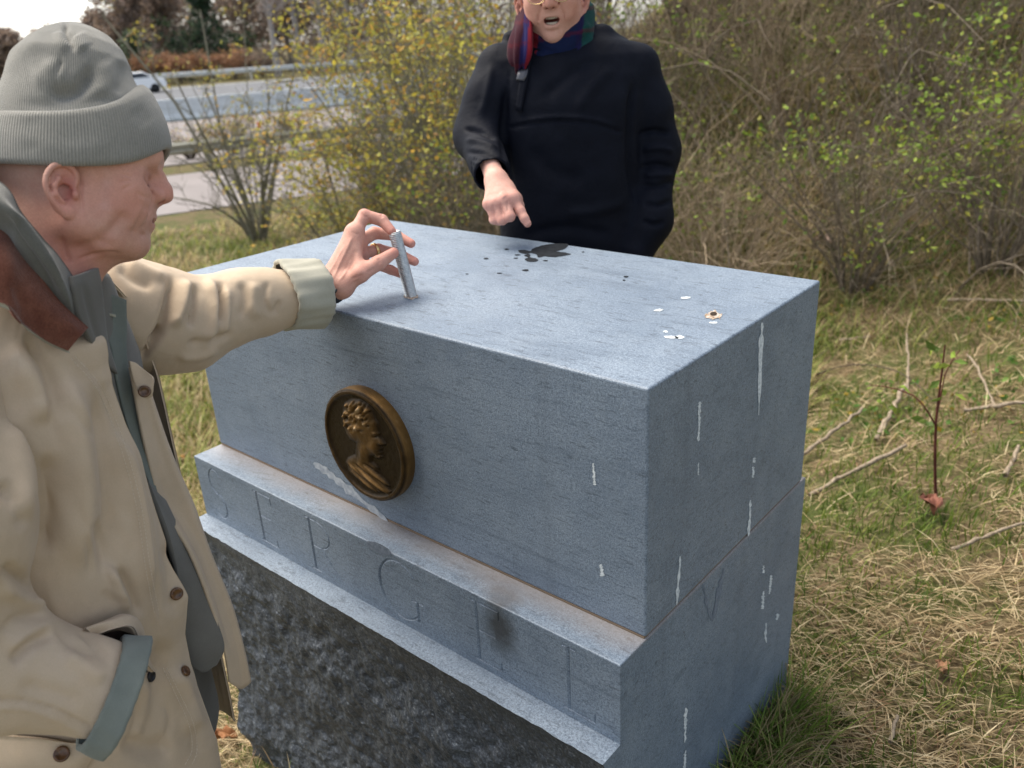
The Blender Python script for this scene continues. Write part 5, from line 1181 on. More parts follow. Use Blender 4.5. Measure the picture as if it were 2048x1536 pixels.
# right hand pointing down
w0 = at(993, 366, 1.975)
RJ = dict(fore=at(975, 318, 2.03), wrist=at(993, 362, 1.985), rf=0.022, rw=0.025,
          index=([at(1026, 398, 1.945), at(1041, 422, 1.935), at(1049, 437, 1.930), at(1055, 447, 1.930)], [0.0125, 0.0112, 0.0102, 0.0090]),
          middle=([at(1008, 402, 1.935), at(1020, 433, 1.925), at(1012, 436, 1.950), at(1005, 425, 1.970)], [0.0130, 0.0118, 0.0105, 0.009]),
          ring=([at(992, 406, 1.940), at(1005, 440, 1.935), at(998, 442, 1.960), at(994, 430, 1.975)], [0.0125, 0.0112, 0.0100, 0.009]),
          pinky=([at(978, 408, 1.950), at(990, 440, 1.948), at(986, 440, 1.968), at(984, 430, 1.98)], [0.0115, 0.0100, 0.0090, 0.008]),
          thumb=([at(1012, 378, 1.975), at(1032, 398, 1.965), at(1038, 412, 1.960), at(1034, 424, 1.955)], [0.0150, 0.0130, 0.0118, 0.0095]))
allp = np.array([RJ['fore'], RJ['wrist']] + sum([list(RJ[k][0]) for k in ('index', 'middle', 'ring', 'pinky', 'thumb')], []))
V, F = nets(lambda P: hand_sdf(P, RJ), allp.min(0) - 0.04, allp.max(0) + 0.04, 0.0018)
V = strokes(V, F, [([(1014, 400), (1016, 425)], 2.5, -0.002), ([(999, 405), (1006, 432)], 2.5, -0.002), ([(985, 408), (991, 432)], 2.5, -0.002), ([(1000, 385), (1010, 396)], 5, 0.002)])
haV, haF = V, F; haC = np.tile([0.62, 0.36, 0.285], (len(V), 1))
for k in ('index', 'middle', 'ring', 'pinky'):
    for p, w in zip(RJ[k][0][:2] + RJ[k][0][3:], (0.75, 0.4, 0.4)):
        e = w * np.exp(-(np.linalg.norm(V - p, axis=1) / 0.016) ** 2)[:, None]; haC = haC * (1 - e) + np.array([0.58, 0.21, 0.18]) * e
def core2(P):
    d = loft_sdf(P, PO, PF, PL, zsP[:-2], cfP[:-2], clP[:-2], aP[:-2] * 0.75, bP[:-2] * 0.75)
    d = smin(d, chain(P, [rs, re_, RJ['fore']], [0.040, 0.032, 0.020], 0.02), 0.03); d = smin(d, chain(P, [ls, le, lw], [0.045, 0.042, 0.034], 0.02), 0.03)
    d = smin(d, rcone(P, PO - PF * 0.06 + Z * (zsP[-3] - 0.03 - PO[2]), from_frame(np.array([[-0.06, 0, -0.14]]), PHO, PHA)[0], 0.05, 0.056), 0.03)
    for s in (-1, 1): d = smin(d, chain(P, [pf + PL * 0.09 * s + Z * 0.52, pf + PL * 0.10 * s + Z * 0.18, pf + PL * 0.10 * s + Z * (pg + 0.07)], [0.085, 0.055, 0.04], 0.02), 0.03)
    return d
cV, cF = nets(core2, np.array([PO[0] - 0.42, PO[1] - 0.42, pg + 0.02]), np.array([PO[0] + 0.42, PO[1] + 0.42, 1.45]), 0.012)
V, F = join_arrays([(hV, hF), (haV, haF), (cV, cF)])
b2 = mesh_obj('body', V, F, M_SKIN, companion); attr(b2, 'skin', np.concatenate([hC, haC, np.tile([0.55, 0.31, 0.23], (len(cV), 1))]))
b2['label'] = 'face with open mouth and a hand with the index finger pointing'
# teeth
def hp(x, y, z): return from_frame(np.array([[x, y, z]]) * SC, PHO, PHA)[0]
M_TEETH = Mat('teeth', 0.3, 0.5).set('Base Color', (0.72, 0.66, 0.55)).m
for nm, zz0 in (('upper_teeth', -0.0155), ('lower_teeth', -0.0290)):
    parts = []
    for i in range(-4, 5):
        y = i * 0.0040; x = 0.0765 - 18 * y * y * 1.4
        c_ = np.array([[x, y, zz0]]); r_ = (0.0028, 0.0018, 0.0038)
        u_, v_ = np.meshgrid(np.linspace(0, np.pi, 7), np.linspace(0, 2 * np.pi, 11)[:-1], indexing='ij')
        S_ = np.stack([np.sin(u_) * np.cos(v_) * r_[0], np.sin(u_) * np.sin(v_) * r_[1], np.cos(u_) * r_[2]], -1).reshape(-1, 3) + c_
        parts.append((from_frame(S_ * SC, PHO, PHA), grid_faces(7, 10, True)))
    V, F = join_arrays(parts); mesh_obj(nm, V, F, M_TEETH, b2)
# hair (above the frame) and gold spectacles
V, F = nets(lambda P: smax(ell(P, (-0.016, 0, 0.075), (0.106, 0.084, 0.100)), -np.minimum.reduce([ell(P, (0.085, 0, 0.02), (0.085, 0.072, 0.10)), rcone(P, (0.0, -0.1, 0.0), (0.0, 0.1, 0.0), 0.045)]), 0.008) + 0.006 * (fbm(P, 60, 3, 3) - 0.5), (-0.135, -0.1, -0.06), (0.11, 0.1, 0.19), 0.004)
hair = mesh_obj('hair', from_frame(V * SC, PHO, PHA), F, cloth('grey_hair', (0.16, 0.14, 0.12), (0.26, 0.23, 0.20), 300, 0.7, 0.6), companion)
gl = []
for s in (-1, 1):
    t = np.linspace(0, 2 * np.pi, 33); pts = np.stack([0.1035 - 0.010 * (np.abs(0.031 * s + 0.023 * np.cos(t)) / 0.05) ** 2, 0.031 * s + 0.0235 * np.cos(t), 0.041 + 0.0200 * np.sin(t)], 1)
    gl.append(tube(from_frame(pts * SC, PHO, PHA), 0.0011, 6))
    pts = np.array([(0.097, 0.054 * s, 0.050), (0.07, 0.071 * s, 0.048), (0.0, 0.080 * s, 0.036), (-0.012, 0.082 * s, 0.026)]); gl.append(tube(from_frame(pts * SC, PHO, PHA), 0.0011, 6))
gl.append(tube(from_frame(np.array([(0.1035, -0.008, 0.045), (0.106, 0, 0.049), (0.1035, 0.008, 0.045)]) * SC, PHO, PHA), 0.0011, 6))
V, F = join_arrays(gl); mesh_obj('spectacles', V, F, M_GOLD, companion)
# plaid scarf
def plaid():
    m = Mat('plaid_wool', 0.95, 0.1); a = m.attr('tone', 'Color'); c = m.coord(); w = m.noise(c, 500, 2)
    col = m.mix(m.ramp(w, [(0.3, 0.4), (0.6, 0.0)]), a, (0.02, 0.015, 0.03)); m.set('Base Color', col); m.set('Sheen Weight', 0.05); m.bump(w, 0.4, 0.0015); return m.m
M_PLAID = plaid()
def plaid_tones(o):
    V = np.empty(len(o.data.vertices) * 3, np.float32); o.data.vertices.foreach_get('co', V); V = V.reshape(-1, 3)
    p2, _ = project(V); x, y = p2[:, 0], p2[:, 1]
    MAR, RED, NAVY, TEAL, BLUE = np.array([[0.040, 0.008, 0.014], [0.17, 0.010, 0.016], [0.005, 0.012, 0.045], [0.007, 0.052, 0.045], [0.014, 0.014, 0.075]])
    col = np.tile(NAVY, (len(V), 1))
    u = x + 0.10 * y
    for lo, hi, c in ((-999, 1052, MAR), (1052, 1063, BLUE), (1063, 1084, RED), (1160, 1172, BLUE * 0.6), (1172, 1300, TEAL)):
        m = (u > lo) & (u <= hi); col[m] = c
    band = (np.abs((y - 62 + 0.2 * (x - 1060)) % 44 - 22) < 4); col[band] = col[band] * 0.55 + RED * 0.25
    attr(o, 'tone', col)
nkc = from_frame(np.array([[-0.030, 0, -0.075]]) * SC, PHO, PHA)[0]
def scarf2(P):
    q = P - nkc; ang = np.arctan2(q @ PL, q @ PF); rad = np.hypot(q @ PL / 1.0, (q @ PF) / 1.05)
    z = q[:, 2] + 0.014 * np.cos(ang) + 0.012 * np.sin(ang) * -1
    d1 = np.hypot(rad - 0.078 - 0.006 * np.sin(2 * ang), (z + 0.006) * 0.55) - 0.021
    d2 = np.hypot(rad - 0.092 + 0.006 * np.cos(3 * ang), (z + 0.044) * 0.6) - 0.022
    d0 = np.hypot(rad - 0.083 + 0.004 * np.cos(2 * ang), (z - 0.034 + 0.030 * np.cos(ang)) * 0.55) - 0.017
    return smin(smin(d1, d2, 0.008), d0, 0.008) + 0.008 * (fbm(P, 26, 3, 61) - 0.5)
V, F = nets(scarf2, nkc - 0.16, nkc + 0.16, 0.004)
V = relax(V, F, 1)
V = strokes(V, F, [([(1075, 92), (1110, 105), (1150, 95), (1185, 60)], 5, -0.006), ([(1060, 70), (1080, 100), (1110, 118)], 5, -0.004), ([(1150, 75), (1180, 45)], 6, 0.004)])
sc2 = mesh_obj('scarf', V, F, M_PLAID, companion); plaid_tones(sc2); sc2['label'] = 'plaid wool scarf in maroon, red, navy and teal'
e1 = sheet('scarf_end', [[at(1046, -8, 2.15), at(1052, -8, 2.11), at(1060, -4, 2.09)], [at(1032, 40, 2.12), at(1044, 40, 2.075), at(1062, 48, 2.055)], [at(1016, 84, 2.10), at(1036, 86, 2.06), at(1064, 92, 2.05)], [at(1014, 118, 2.10), at(1034, 118, 2.065), at(1060, 120, 2.06)], [at(1020, 146, 2.11), at(1034, 146, 2.09), at(1048, 146, 2.085)], [at(1024, 166, 2.12), at(1034, 166, 2.10), at(1044, 165, 2.095)]], M_PLAID, sc2, 0.010, 8, 8,
           sculpt=[([(1046, 40), (1044, 100), (1040, 165)], 4, -0.008), ([(1030, 50), (1024, 110), (1030, 160)], 3, -0.006), ([(1036, 40), (1032, 110), (1036, 165)], 4, 0.005)])
plaid_tones(e1)
# trousers, shoes
V, F = nets(lambda P: smin(loft_sdf(P, PO, PF, PL, [0.40, 0.6, 0.75], [0, 0, 0], [clP[0]] * 3, [0.115, 0.115, 0.11], [0.17, 0.165, 0.155]), smin(*[chain(P, [pf + PL * 0.09 * s + Z * 0.5, pf + PL * 0.10 * s + PF * 0.02 + Z * 0.18, pf + PL * 0.11 * s + Z * (pg + 0.05)], [0.10, 0.078, 0.066], 0.02) for s in (-1, 1)], 0.02), 0.05), np.array([PO[0] - 0.3, PO[1] - 0.3, pg - 0.03]), np.array([PO[0] + 0.3, PO[1] + 0.3, 0.8]), 0.012)
mesh_obj('trousers', V, F, M_TROUSER, companion)
for s in (-1, 1):
    c0 = pf + PL * 0.11 * s; V, F = nets(lambda P: smax(smin(rcone(P, c0 - PF * 0.05 + Z * (pg + 0.045), c0 + PF * 0.15 + Z * (pg + 0.03), 0.045, 0.036), rcone(P, c0 + Z * (pg + 0.05), c0 + Z * (pg + 0.12), 0.05, 0.05), 0.03), pg - P[:, 2], 0.006), c0 + np.array([-0.22, -0.22, pg - 0.02]), c0 + np.array([0.22, 0.22, pg + 0.2]), 0.010)
    mesh_obj('shoe', V, F, M_SHOE, companion)
# ------------------------------------------------------------------ plants and background
def tubes(P, Rd, sides=3):
    """many thin branches at once: P[M, K, 3], Rd[M, K]"""
    M, K = P.shape[:2]
    T = np.gradient(P, axis=1); T /= np.linalg.norm(T, axis=2, keepdims=True) + 1e-9
    up = np.where(np.abs(T[..., 2:3]) > 0.9, np.array([1.0, 0, 0]), np.array([0, 0, 1.0]))
    A = np.cross(T, up); A /= np.linalg.norm(A, axis=2, keepdims=True) + 1e-9; B = np.cross(T, A)
    th = np.arange(sides) / sides * 2 * np.pi
    V = P[:, :, None, :] + Rd[:, :, None, None] * (np.cos(th)[:, None] * A[:, :, None, :] + np.sin(th)[:, None] * B[:, :, None, :])
    I = np.arange(M * K * sides).reshape(M, K, sides); J = np.roll(I, -1, 2)
    F = np.stack([I[:, :-1], J[:, :-1], J[:, 1:], I[:, 1:]], -1).reshape(-1, 4)
    return V.reshape(-1, 3), F
def leaf_quads(C, size, g, flat=0.0, asp=0.55):
    """leaf-shaped faces (four corners, slightly folded) at points C"""
    n = len(C); a = g.normal(size=(n, 3)); a[:, 2] *= 0.6; a /= np.linalg.norm(a, axis=1)[:, None]
    b = np.cross(a, g.normal(size=(n, 3))); b /= np.linalg.norm(b, axis=1)[:, None]; c = np.cross(a, b)
    s = size * (0.6 + 0.8 * g.random(n))[:, None]
    V = np.stack([C, C + a * s * 0.5 + b * s * asp * 0.5 + c * s * 0.08, C + a * s, C + a * s * 0.5 - b * s * asp * 0.5 + c * s * 0.08], 1)
    return V.reshape(-1, 3), np.arange(n * 4).reshape(n, 4)
def leafmat(name, rough=0.6):
    m = Mat(name, rough, 0.25); a = m.attr('tone', 'Color'); m.set('Base Color', a)
    tr = m.n.new('ShaderNodeBsdfTranslucent'); m.link(a, tr.inputs[0]); mx = m.n.new('ShaderNodeMixShader'); mx.inputs[0].default_value = 0.35
    m.link(m.b.outputs[0], mx.inputs[1]); m.link(tr.outputs[0], mx.inputs[2]); m.link(mx.outputs[0], m.o.inputs[0]); return m.m
M_LEAF = leafmat('leaves')
def barkmat(name, c0, c1, sc=60):
    m = Mat(name, 0.9, 0.15); n = m.noise(m.coord((1, 1, 0.35)), sc, 4, 0.65); m.set('Base Color', m.ramp(n, [(0.3, c0), (0.7, c1)])); m.bump(n, 0.5, 0.01); return m.m
M_TWIG = barkmat('grey_brown_twigs', (0.075, 0.060, 0.044), (0.25, 0.205, 0.155))
M_TWIG_DRY = barkmat('dry_straw_twigs', (0.15, 0.11, 0.07), (0.42, 0.335, 0.235))
M_TWIG_DK = barkmat('dark_twigs', (0.035, 0.026, 0.020), (0.11, 0.085, 0.065))
M_MOSSY = barkmat('mossy_bark', (0.085, 0.080, 0.055), (0.24, 0.225, 0.175))
def grow(base, n, height, spread, g, curl=0.25, lean=(0, 0), K=7, base_r=0.10):
    """n main stems fanning from a base: returns point array [n, K, 3]"""
    t = np.linspace(0, 1, K)
    ang = g.random(n) * 2 * np.pi; out = spread * np.sqrt(g.random(n)); h = height * (0.55 + 0.45 * g.random(n))
    d = np.stack([np.cos(ang) * out + lean[0], np.sin(ang) * out + lean[1], np.zeros(n)], 1)
    b = base + np.stack([np.cos(ang) * base_r * g.random(n), np.sin(ang) * base_r * g.random(n), np.zeros(n)], 1)
    P = b[:, None, :] + d[:, None, :] * (t[None, :, None] ** 1.25); P[:, :, 2] += h[:, None] * t[None] ** (0.95)
    w = np.cumsum(g.normal(size=(n, K, 3)) * 0.5, axis=1) * curl * height / K * 0.35; w[:, 0] = 0; w[:, :, 2] *= 0.4
    return P + w
def side_twigs(P, per, length, g, K=5, lo=0.25, up=0.35, droop=0.0):
    n, Kp = P.shape[:2]; t = lo + (1 - lo) * g.random((n, per)); f = t * (Kp - 1); i = np.minimum(f.astype(int), Kp - 2); fr = (f - i)[..., None]
    idx = np.arange(n)[:, None]; S = P[idx, i] * (1 - fr) + P[idx, i + 1] * fr; ax = P[idx, i + 1] - P[idx, i]; ax /= np.linalg.norm(ax, axis=2, keepdims=True) + 1e-9
    d = g.normal(size=(n, per, 3)); d -= (d * ax).sum(2, keepdims=True) * ax; d /= np.linalg.norm(d, axis=2, keepdims=True) + 1e-9
    d = d * 0.85 + ax * 0.55; d[..., 2] += up; d /= np.linalg.norm(d, axis=2, keepdims=True)
    L = (length * (0.4 + 0.8 * g.random((n, per))) * (1.25 - 0.6 * t))[..., None]
    S = S.reshape(-1, 3); d = d.reshape(-1, 3); L = L.reshape(-1, 1); tt = np.linspace(0, 1, K)
    Q = S[:, None] + d[:, None] * (L[:, None] * tt[None, :, None])
    w = np.cumsum(g.normal(size=Q.shape), axis=1) * (L[:, None] * 0.06); w[:, 0] = 0
    Q = Q + w; Q[:, :, 2] -= droop * L * tt[None] ** 2
    return Q
def tones(g, n, pal, wts, jit=0.18):
    pal = np.array(pal); k = g.choice(len(pal), n, p=np.array(wts) / np.sum(wts)); c = pal[k] * (1 + jit * g.normal(size=(n, 1))); return np.clip(c, 0.003, 0.9)
YEL = [(0.48, 0.40, 0.065), (0.40, 0.38, 0.075), (0.50, 0.31, 0.06), (0.27, 0.27, 0.07), (0.36, 0.20, 0.06)]
GRN = [(0.21, 0.30, 0.045), (0.29, 0.36, 0.06), (0.12, 0.19, 0.035), (0.34, 0.33, 0.06), (0.10, 0.13, 0.035)]
def shrub(name, label, base, height, spread, n, seed, per=7, per2=3, nleaf=1500, leaf=0.035, pal=YEL, wts=(3, 3, 2, 2, 1), bark=None, r0=0.010, lean=(0, 0), curl=0.25, group=None, low=0.25, top=0.0, tw=0.42, extra=None, cat='shrub', clus=4, canes=0):
    g = np.random.default_rng(seed); bark = bark or M_TWIG
    root = thing(name, label, cat, tuple(base), group)
    S = grow(np.array(base, float), n, height, spread, g, curl, lean)
    if extra is not None: S = np.concatenate([S, extra])
    if canes:                                                       # long arching canes
        t = np.linspace(0, 1, S.shape[1])[None, :, None]; b0_ = np.array(base) + g.normal(size=(canes, 1, 3)) * [spread * 0.6, spread * 0.6, 0]; dr = g.normal(size=(canes, 1, 3)); dr[..., 2] = 0; dr /= np.linalg.norm(dr, axis=2, keepdims=True)
        Lc = height * (0.7 + 0.6 * g.random((canes, 1, 1))); S = np.concatenate([S, b0_ + dr * Lc * t * 0.9 + np.array([0, 0, 1.0]) * Lc * (1.25 * t - 0.95 * t * t)])
    T1 = side_twigs(S, per, height * tw, g, 5, low); T2 = side_twigs(T1, per2, height * tw * 0.5, g, 4, 0.2)
    m = len(S); rs_ = r0 * (0.5 + 0.8 * g.random((m, 1)))
    V, F = join_arrays([tubes(S, rs_ * np.linspace(1, 0.35, S.shape[1])[None], 5), tubes(T1, np.full((len(T1), 1), r0 * 0.32) * np.linspace(1, 0.4, 5)[None]), tubes(T2, np.full((len(T2), 1), r0 * 0.19) * np.linspace(1, 0.45, 4)[None])])
    mesh_obj('stems', V, F, bark, root, False)
    if nleaf:
        ends = np.concatenate([T2.reshape(-1, 3), T1[:, 2:].reshape(-1, 3)]); 
        wz = np.clip((ends[:, 2] - base[2]) / height - top, 0.02, 1); k = g.choice(len(ends), nleaf, p=wz / wz.sum())
        nc = max(1, nleaf // clus); k = np.repeat(k[:nc], clus + 1)[:nleaf]; C = ends[k] + g.normal(size=(len(k), 3)) * (0.022 + leaf * 0.55); nleaf = len(k)
        V, F = leaf_quads(C, leaf, g); o = mesh_obj('leaves', V, F, M_LEAF, root, False)
        attr(o, 'tone', np.repeat(tones(g, nleaf, pal, wts), 4, 0)); o['kind'] = 'stuff'
    return root
def gp(px, py): p = ground_at(px, py); return np.array([p[0], p[1], float(gz(p[0], p[1]))])
def poly3(pts, n=7):
    """a stem through photo points (x, y, depth)"""
    Q = smooth_line(np.array([at(*p) for p in pts]), 6); t = np.linspace(0, len(Q) - 1, n); i = np.clip(t.astype(int), 0, len(Q) - 2); f = (t - i)[:, None]
    return Q[i] * (1 - f) + Q[i + 1] * f

# -- left: many-stemmed shrub between the stone and the road
bs = gp(520, 487); db = float((bs - CAM) @ RC[2])
ex = np.stack([poly3([(505, 480, db), (440, 360, db - .3), (350, 205, db - .5), (270, 110, db - .6), (205, 30, db - .6)]), poly3([(500, 482, db), (455, 400, db - .2), (400, 340, db - .3), (345, 310, db - .4), (320, 300, db - .4)]),
               poly3([(515, 482, db), (480, 380, db), (440, 250, db + .1), (420, 130, db + .2), (400, 20, db + .3)]), poly3([(525, 482, db), (512, 380, db), (500, 260, db), (492, 120, db), (485, -60, db)]), poly3([(530, 485, db), (545, 380, db), (560, 280, db + .2), (580, 180, db + .3), (600, 90, db + .3)]), poly3([(520, 486, db), (470, 440, db - .3), (420, 410, db - .5), (345, 395, db - .6)])])
shrub('tall_shrub', 'many-stemmed grey shrub with sparse yellow leaves beside the face', bs, 2.6, 1.0, 13, 5, 8, 3, 900, 0.05, bark=M_MOSSY, r0=0.026, lean=(-0.1, 0.0), low=0.3, top=0.35, tw=0.30, extra=ex)
bs = gp(745, 412)
shrub('arching_shrub', 'thin arching brown shrub just beyond the far stone corner', bs, 1.9, 1.0, 22, 6, 8, 3, 350, 0.045, bark=M_TWIG_DK, r0=0.014, low=0.3, tw=0.35, top=0.4)
ylab = ['dense yellow-leaved shrub, lower left of the bright yellow thicket', 'orange-tinged yellow shrub at the crest of the thicket', 'broad yellow-green shrub left of the black jacket', 'brown and yellow shrub touching the black sleeve']
for i, (px, dist, hgt, spr, nl) in enumerate([(690, 8.8, 1.9, 0.95, 3600), (800, 9.4, 2.7, 1.2, 5000), (872, 8.2, 3.0, 1.05, 4600), (950, 7.0, 2.9, 1.0, 3200)]):
    r = ray(px, 300); h = N([r[0], r[1], 0]); q = CAM + h * dist; b = g3(q[0], q[1])
    shrub('yellow_shrub', ylab[i], b, hgt, spr, 24, 20 + i, 9, 4, int(nl * 0.85), 0.046, pal=YEL, wts=(4, 4, 2, 2, 1.2), bark=M_MOSSY, r0=0.011, low=0.2, top=0.18, tw=0.36, group='yellow shrubs beyond the stone')

# -- right: thicket on the bank
def bank_pt(al, s):
    p = BA + BD * al + BN * s; return g3(p[0], p[1])
spots = [(0.2, -0.20, 1.70, 0.9, 'brown shrub left of the black sleeve, front row'), (1.15, -0.30, 1.40, 0.9, 'straw shrub low behind the black jacket'), (2.1, -0.40, 1.40, 0.9, 'pale straw shrub just right of the black sleeve, front row'), (3.0, -0.30, 1.35, 0.9, 'dry tangled shrub of the front row above the far stone edge'), (3.9, -0.25, 1.30, 0.9, 'twiggy green-tipped shrub of the front row above the right stone corner'), (4.7, -0.30, 1.40, 0.9, 'leafy shrub of the front row at the right picture edge'),
         (-0.3, 1.5, 2.0, 1.1, 'tall brown shrub behind the raised elbow'), (0.9, 1.3, 1.9, 1.1, 'grey-brown shrub behind the head, second row'), (1.9, 1.2, 1.7, 1.0, 'green-tipped shrub behind the black shoulder, second row'), (2.9, 1.3, 1.7, 1.0, 'bare brown shrub of the second row, middle of the bank'), (3.8, 1.2, 1.7, 1.0, 'fresh green shrub of the second row, right half of the bank'), (4.8, 1.3, 1.8, 1.0, 'dense shrub of the second row at the right picture edge'),
         (0.3, 2.7, 3.2, 1.3, 'shrub on the crest behind the head'), (1.6, 2.4, 3.3, 1.3, 'shrub on the crest right of the head'), (3.2, 2.6, 2.0, 1.2, 'shrub on the crest, right half of the bank'), (4.6, 2.6, 2.3, 1.2, 'dark shrub on the crest in the top right corner'), (1.0, 3.2, 3.4, 1.4, 'tall shrub at the back directly above the black shoulder'), (2.4, 3.2, 3.0, 1.4, 'tall shrub at the back between shoulder and right corner')]
hlab = [q[4] for q in spots]; spots = [q[:4] for q in spots]
for i, (al, s, hgt, spr) in enumerate(spots):
    dry = i in (1, 2, 3, 9, 13)
    shrub('bank_shrub', hlab[i], bank_pt(al, s), hgt, spr, 26 if i < 12 else 46, 60 + i, 8, 4, 1100 if i in (4, 5, 10, 11, 15, 8) else 420, 0.038, pal=GRN, wts=(4, 4, 2, 2, 1), bark=M_TWIG_DRY if dry else M_TWIG, r0=0.0078, curl=0.75, low=0.08, tw=0.46, top=0.1, group='shrubs on the bank', clus=8, canes=6)

# -- grass
def blades(name, C, length, width, col, lean_dir, lean, g, label=None, cat=None):
    n = len(C); a = g.random(n) * 2 * np.pi; d = np.stack([np.cos(a), np.sin(a), np.zeros(n)], 1)
    d = d * (1 - np.abs(lean_dir[1])) + np.array(lean_dir[0]) * lean_dir[1]; d /= np.linalg.norm(d, axis=1)[:, None] + 1e-9
    side = np.stack([-d[:, 1], d[:, 0], np.zeros(n)], 1); tw = g.normal(size=(n, 1)) * 0.5; side = side + d * tw; side /= np.linalg.norm(side, axis=1)[:, None]
    L = length[:, None]; le = lean[:, None]
    def pt(t): return C + d * (L * le * t ** 1.4) + np.array([0, 0, 1.0]) * (L * np.sqrt(np.maximum(1 - le ** 2, 0.02)) * (t - 0.35 * le * t * t))
    w = width[:, None]
    P = [pt(0) - side * w * 0.5, pt(0) + side * w * 0.5, pt(0.45) - side * w * 0.42, pt(0.45) + side * w * 0.42, pt(0.8) - side * w * 0.25, pt(0.8) + side * w * 0.25, pt(1.0)]
    V = np.stack(P, 1).reshape(-1, 3); b = np.arange(n)[:, None] * 7
    F = np.concatenate([b + np.array([[0, 1, 3]]), b + np.array([[0, 3, 2]]), b + np.array([[2, 3, 5]]), b + np.array([[2, 5, 4]]), b + np.array([[4, 5, 6]])])
    o = mesh_obj(name, V, F, M_LEAF, None, False); attr(o, 'tone', np.repeat(col, 7, 0)); o['kind'] = 'stuff'
    if label: o['label'] = label; o['category'] = cat
    return o
def clear_of_stone(C):
    if 'rd' in globals():
        pass
    return ~((C[:, 0] > -W - 0.0) & (C[:, 0] < 0.0) & (C[:, 1] > -SB - SL) & (C[:, 1] < DEP + BB))
def scatter(n, r0, r1, g, a0, a1):
    """points round the camera foot, denser nearby; a0..a1 heading range in degrees"""
    r = np.exp(np.log(r0) + (np.log(r1) - np.log(r0)) * g.random(n)); a = np.radians(a0 + (a1 - a0) * g.random(n))
    x = CAM[0] + r * np.cos(a); y = CAM[1] + r * np.sin(a); C = np.stack([x, y, gz(x, y)], 1); k = clear_of_stone(C); return C[k], r[k]
g = np.random.default_rng(77)
C, r = scatter(140000, 0.9, 9.0, g, 55, 190)
pn = fbm(C * [1, 1, 0], 2.6, 3, 33); pm = fbm(C * [1, 1, 0], 9.0, 2, 35)
isg = (0.62 * pn + 0.38 * pm + 0.10 * g.normal(size=len(C))) > 0.515
dryc = tones(g, len(C), [(0.50, 0.39, 0.23), (0.41, 0.31, 0.175), (0.62, 0.51, 0.32), (0.28, 0.20, 0.11), (0.24, 0.14, 0.075)], (4, 4, 2.5, 2, 0.8))
grnc = tones(g, len(C), [(0.115, 0.175, 0.028), (0.17, 0.22, 0.04), (0.075, 0.13, 0.022), (0.23, 0.24, 0.06)], (4, 3, 3, 2))
col = np.where(isg[:, None], grnc, dryc)
Ln = np.where(isg, 0.035 + 0.055 * g.random(len(C)), 0.045 + 0.10 * g.random(len(C)) ** 1.6) * (0.75 + 0.10 * r)
lean = np.where(isg, 0.25 + 0.5 * g.random(len(C)), 0.70 + 0.29 * g.random(len(C)))
wd = np.where(isg, 0.0030, 0.0026) * (0.6 + 0.5 * r / 1.5) * (0.7 + 0.6 * g.random(len(C)))
blades('grass', C, Ln, wd, col, ((0.5, -0.86, 0), 0.45), lean, g, 'matted dry and green grass over the slope', 'grass')
C, r = scatter(42000, 4.0, 16.0, g, 110, 165)
pn = fbm(C * [1, 1, 0], 1.1, 3, 37); isg = (pn + 0.10 * g.normal(size=len(C))) > 0.54; ac_ = None
col = np.where(isg[:, None], tones(g, len(C), [(0.19, 0.22, 0.05), (0.25, 0.27, 0.07), (0.13, 0.17, 0.035)], (3, 3, 2)), tones(g, len(C), [(0.46, 0.37, 0.20), (0.38, 0.29, 0.15), (0.34, 0.31, 0.12)], (3, 3, 3)))
blades('rough_grass', C, (0.10 + 0.18 * g.random(len(C))), 0.006 + 0.0012 * r, col, ((0.7, 0.7, 0), 0.3), 0.4 + 0.5 * g.random(len(C)), g, 'rough tan and green grass running down to the path', 'grass')
# long tussock at the foot of the stone
tc = np.array([on_plane(1500, 1525, 0, 0.03)[:2], on_plane(1560, 1400, 0, 0.04)[:2], on_plane(1440, 1560, 0, 0.05)[:2]]); n = 1500
k = g.integers(0, 3, n); xy = tc[k] + 0.9 * g.normal(size=(n, 2)) * np.array([0.055, 0.10]); xy[:, 0] = np.maximum(xy[:, 0], 0.012 + 0.02 * g.random(n)); C = np.stack([xy[:, 0], xy[:, 1], gz(xy[:, 0], xy[:, 1])], 1)
ig = g.random(n) < 0.62; col = np.where(ig[:, None], tones(g, n, [(0.14, 0.22, 0.035), (0.20, 0.26, 0.05), (0.09, 0.15, 0.025)], (3, 2, 2)), tones(g, n, [(0.42, 0.33, 0.18), (0.33, 0.25, 0.12)], (1, 1)))
o = blades('grass_tussock', C, 0.07 + 0.13 * g.random(n), 0.0026 + 0.001 * g.random(n), col, ((0.8, -0.55, 0), 0.35), 0.35 + 0.55 * g.random(n), g, 'long green and straw tussock against the stone side', 'grass')
# green undergrowth on the bank
n = 26000; al = -2 + 9 * g.random(n); s_ = -1.2 + 4.2 * g.random(n); P2 = BA + al[:, None] * BD + s_[:, None] * BN; C = np.stack([P2[:, 0], P2[:, 1], gz(P2[:, 0], P2[:, 1])], 1)
ig = fbm(C * [1, 1, 0], 1.6, 3, 71) + 0.08 * g.normal(size=n) > 0.47
col = np.where(ig[:, None], tones(g, n, [(0.17, 0.22, 0.05), (0.24, 0.27, 0.075), (0.11, 0.16, 0.035), (0.30, 0.29, 0.09)], (3, 3, 2, 2)), tones(g, n, [(0.42, 0.33, 0.20), (0.32, 0.24, 0.14)], (1, 1)))
blades('bank_grass', C, 0.08 + 0.16 * g.random(n), 0.006 + 0.004 * g.random(n), col, ((0.3, -0.95, 0), 0.35), 0.4 + 0.55 * g.random(n), g, 'green and straw grass under the shrubs of the bank', 'grass')
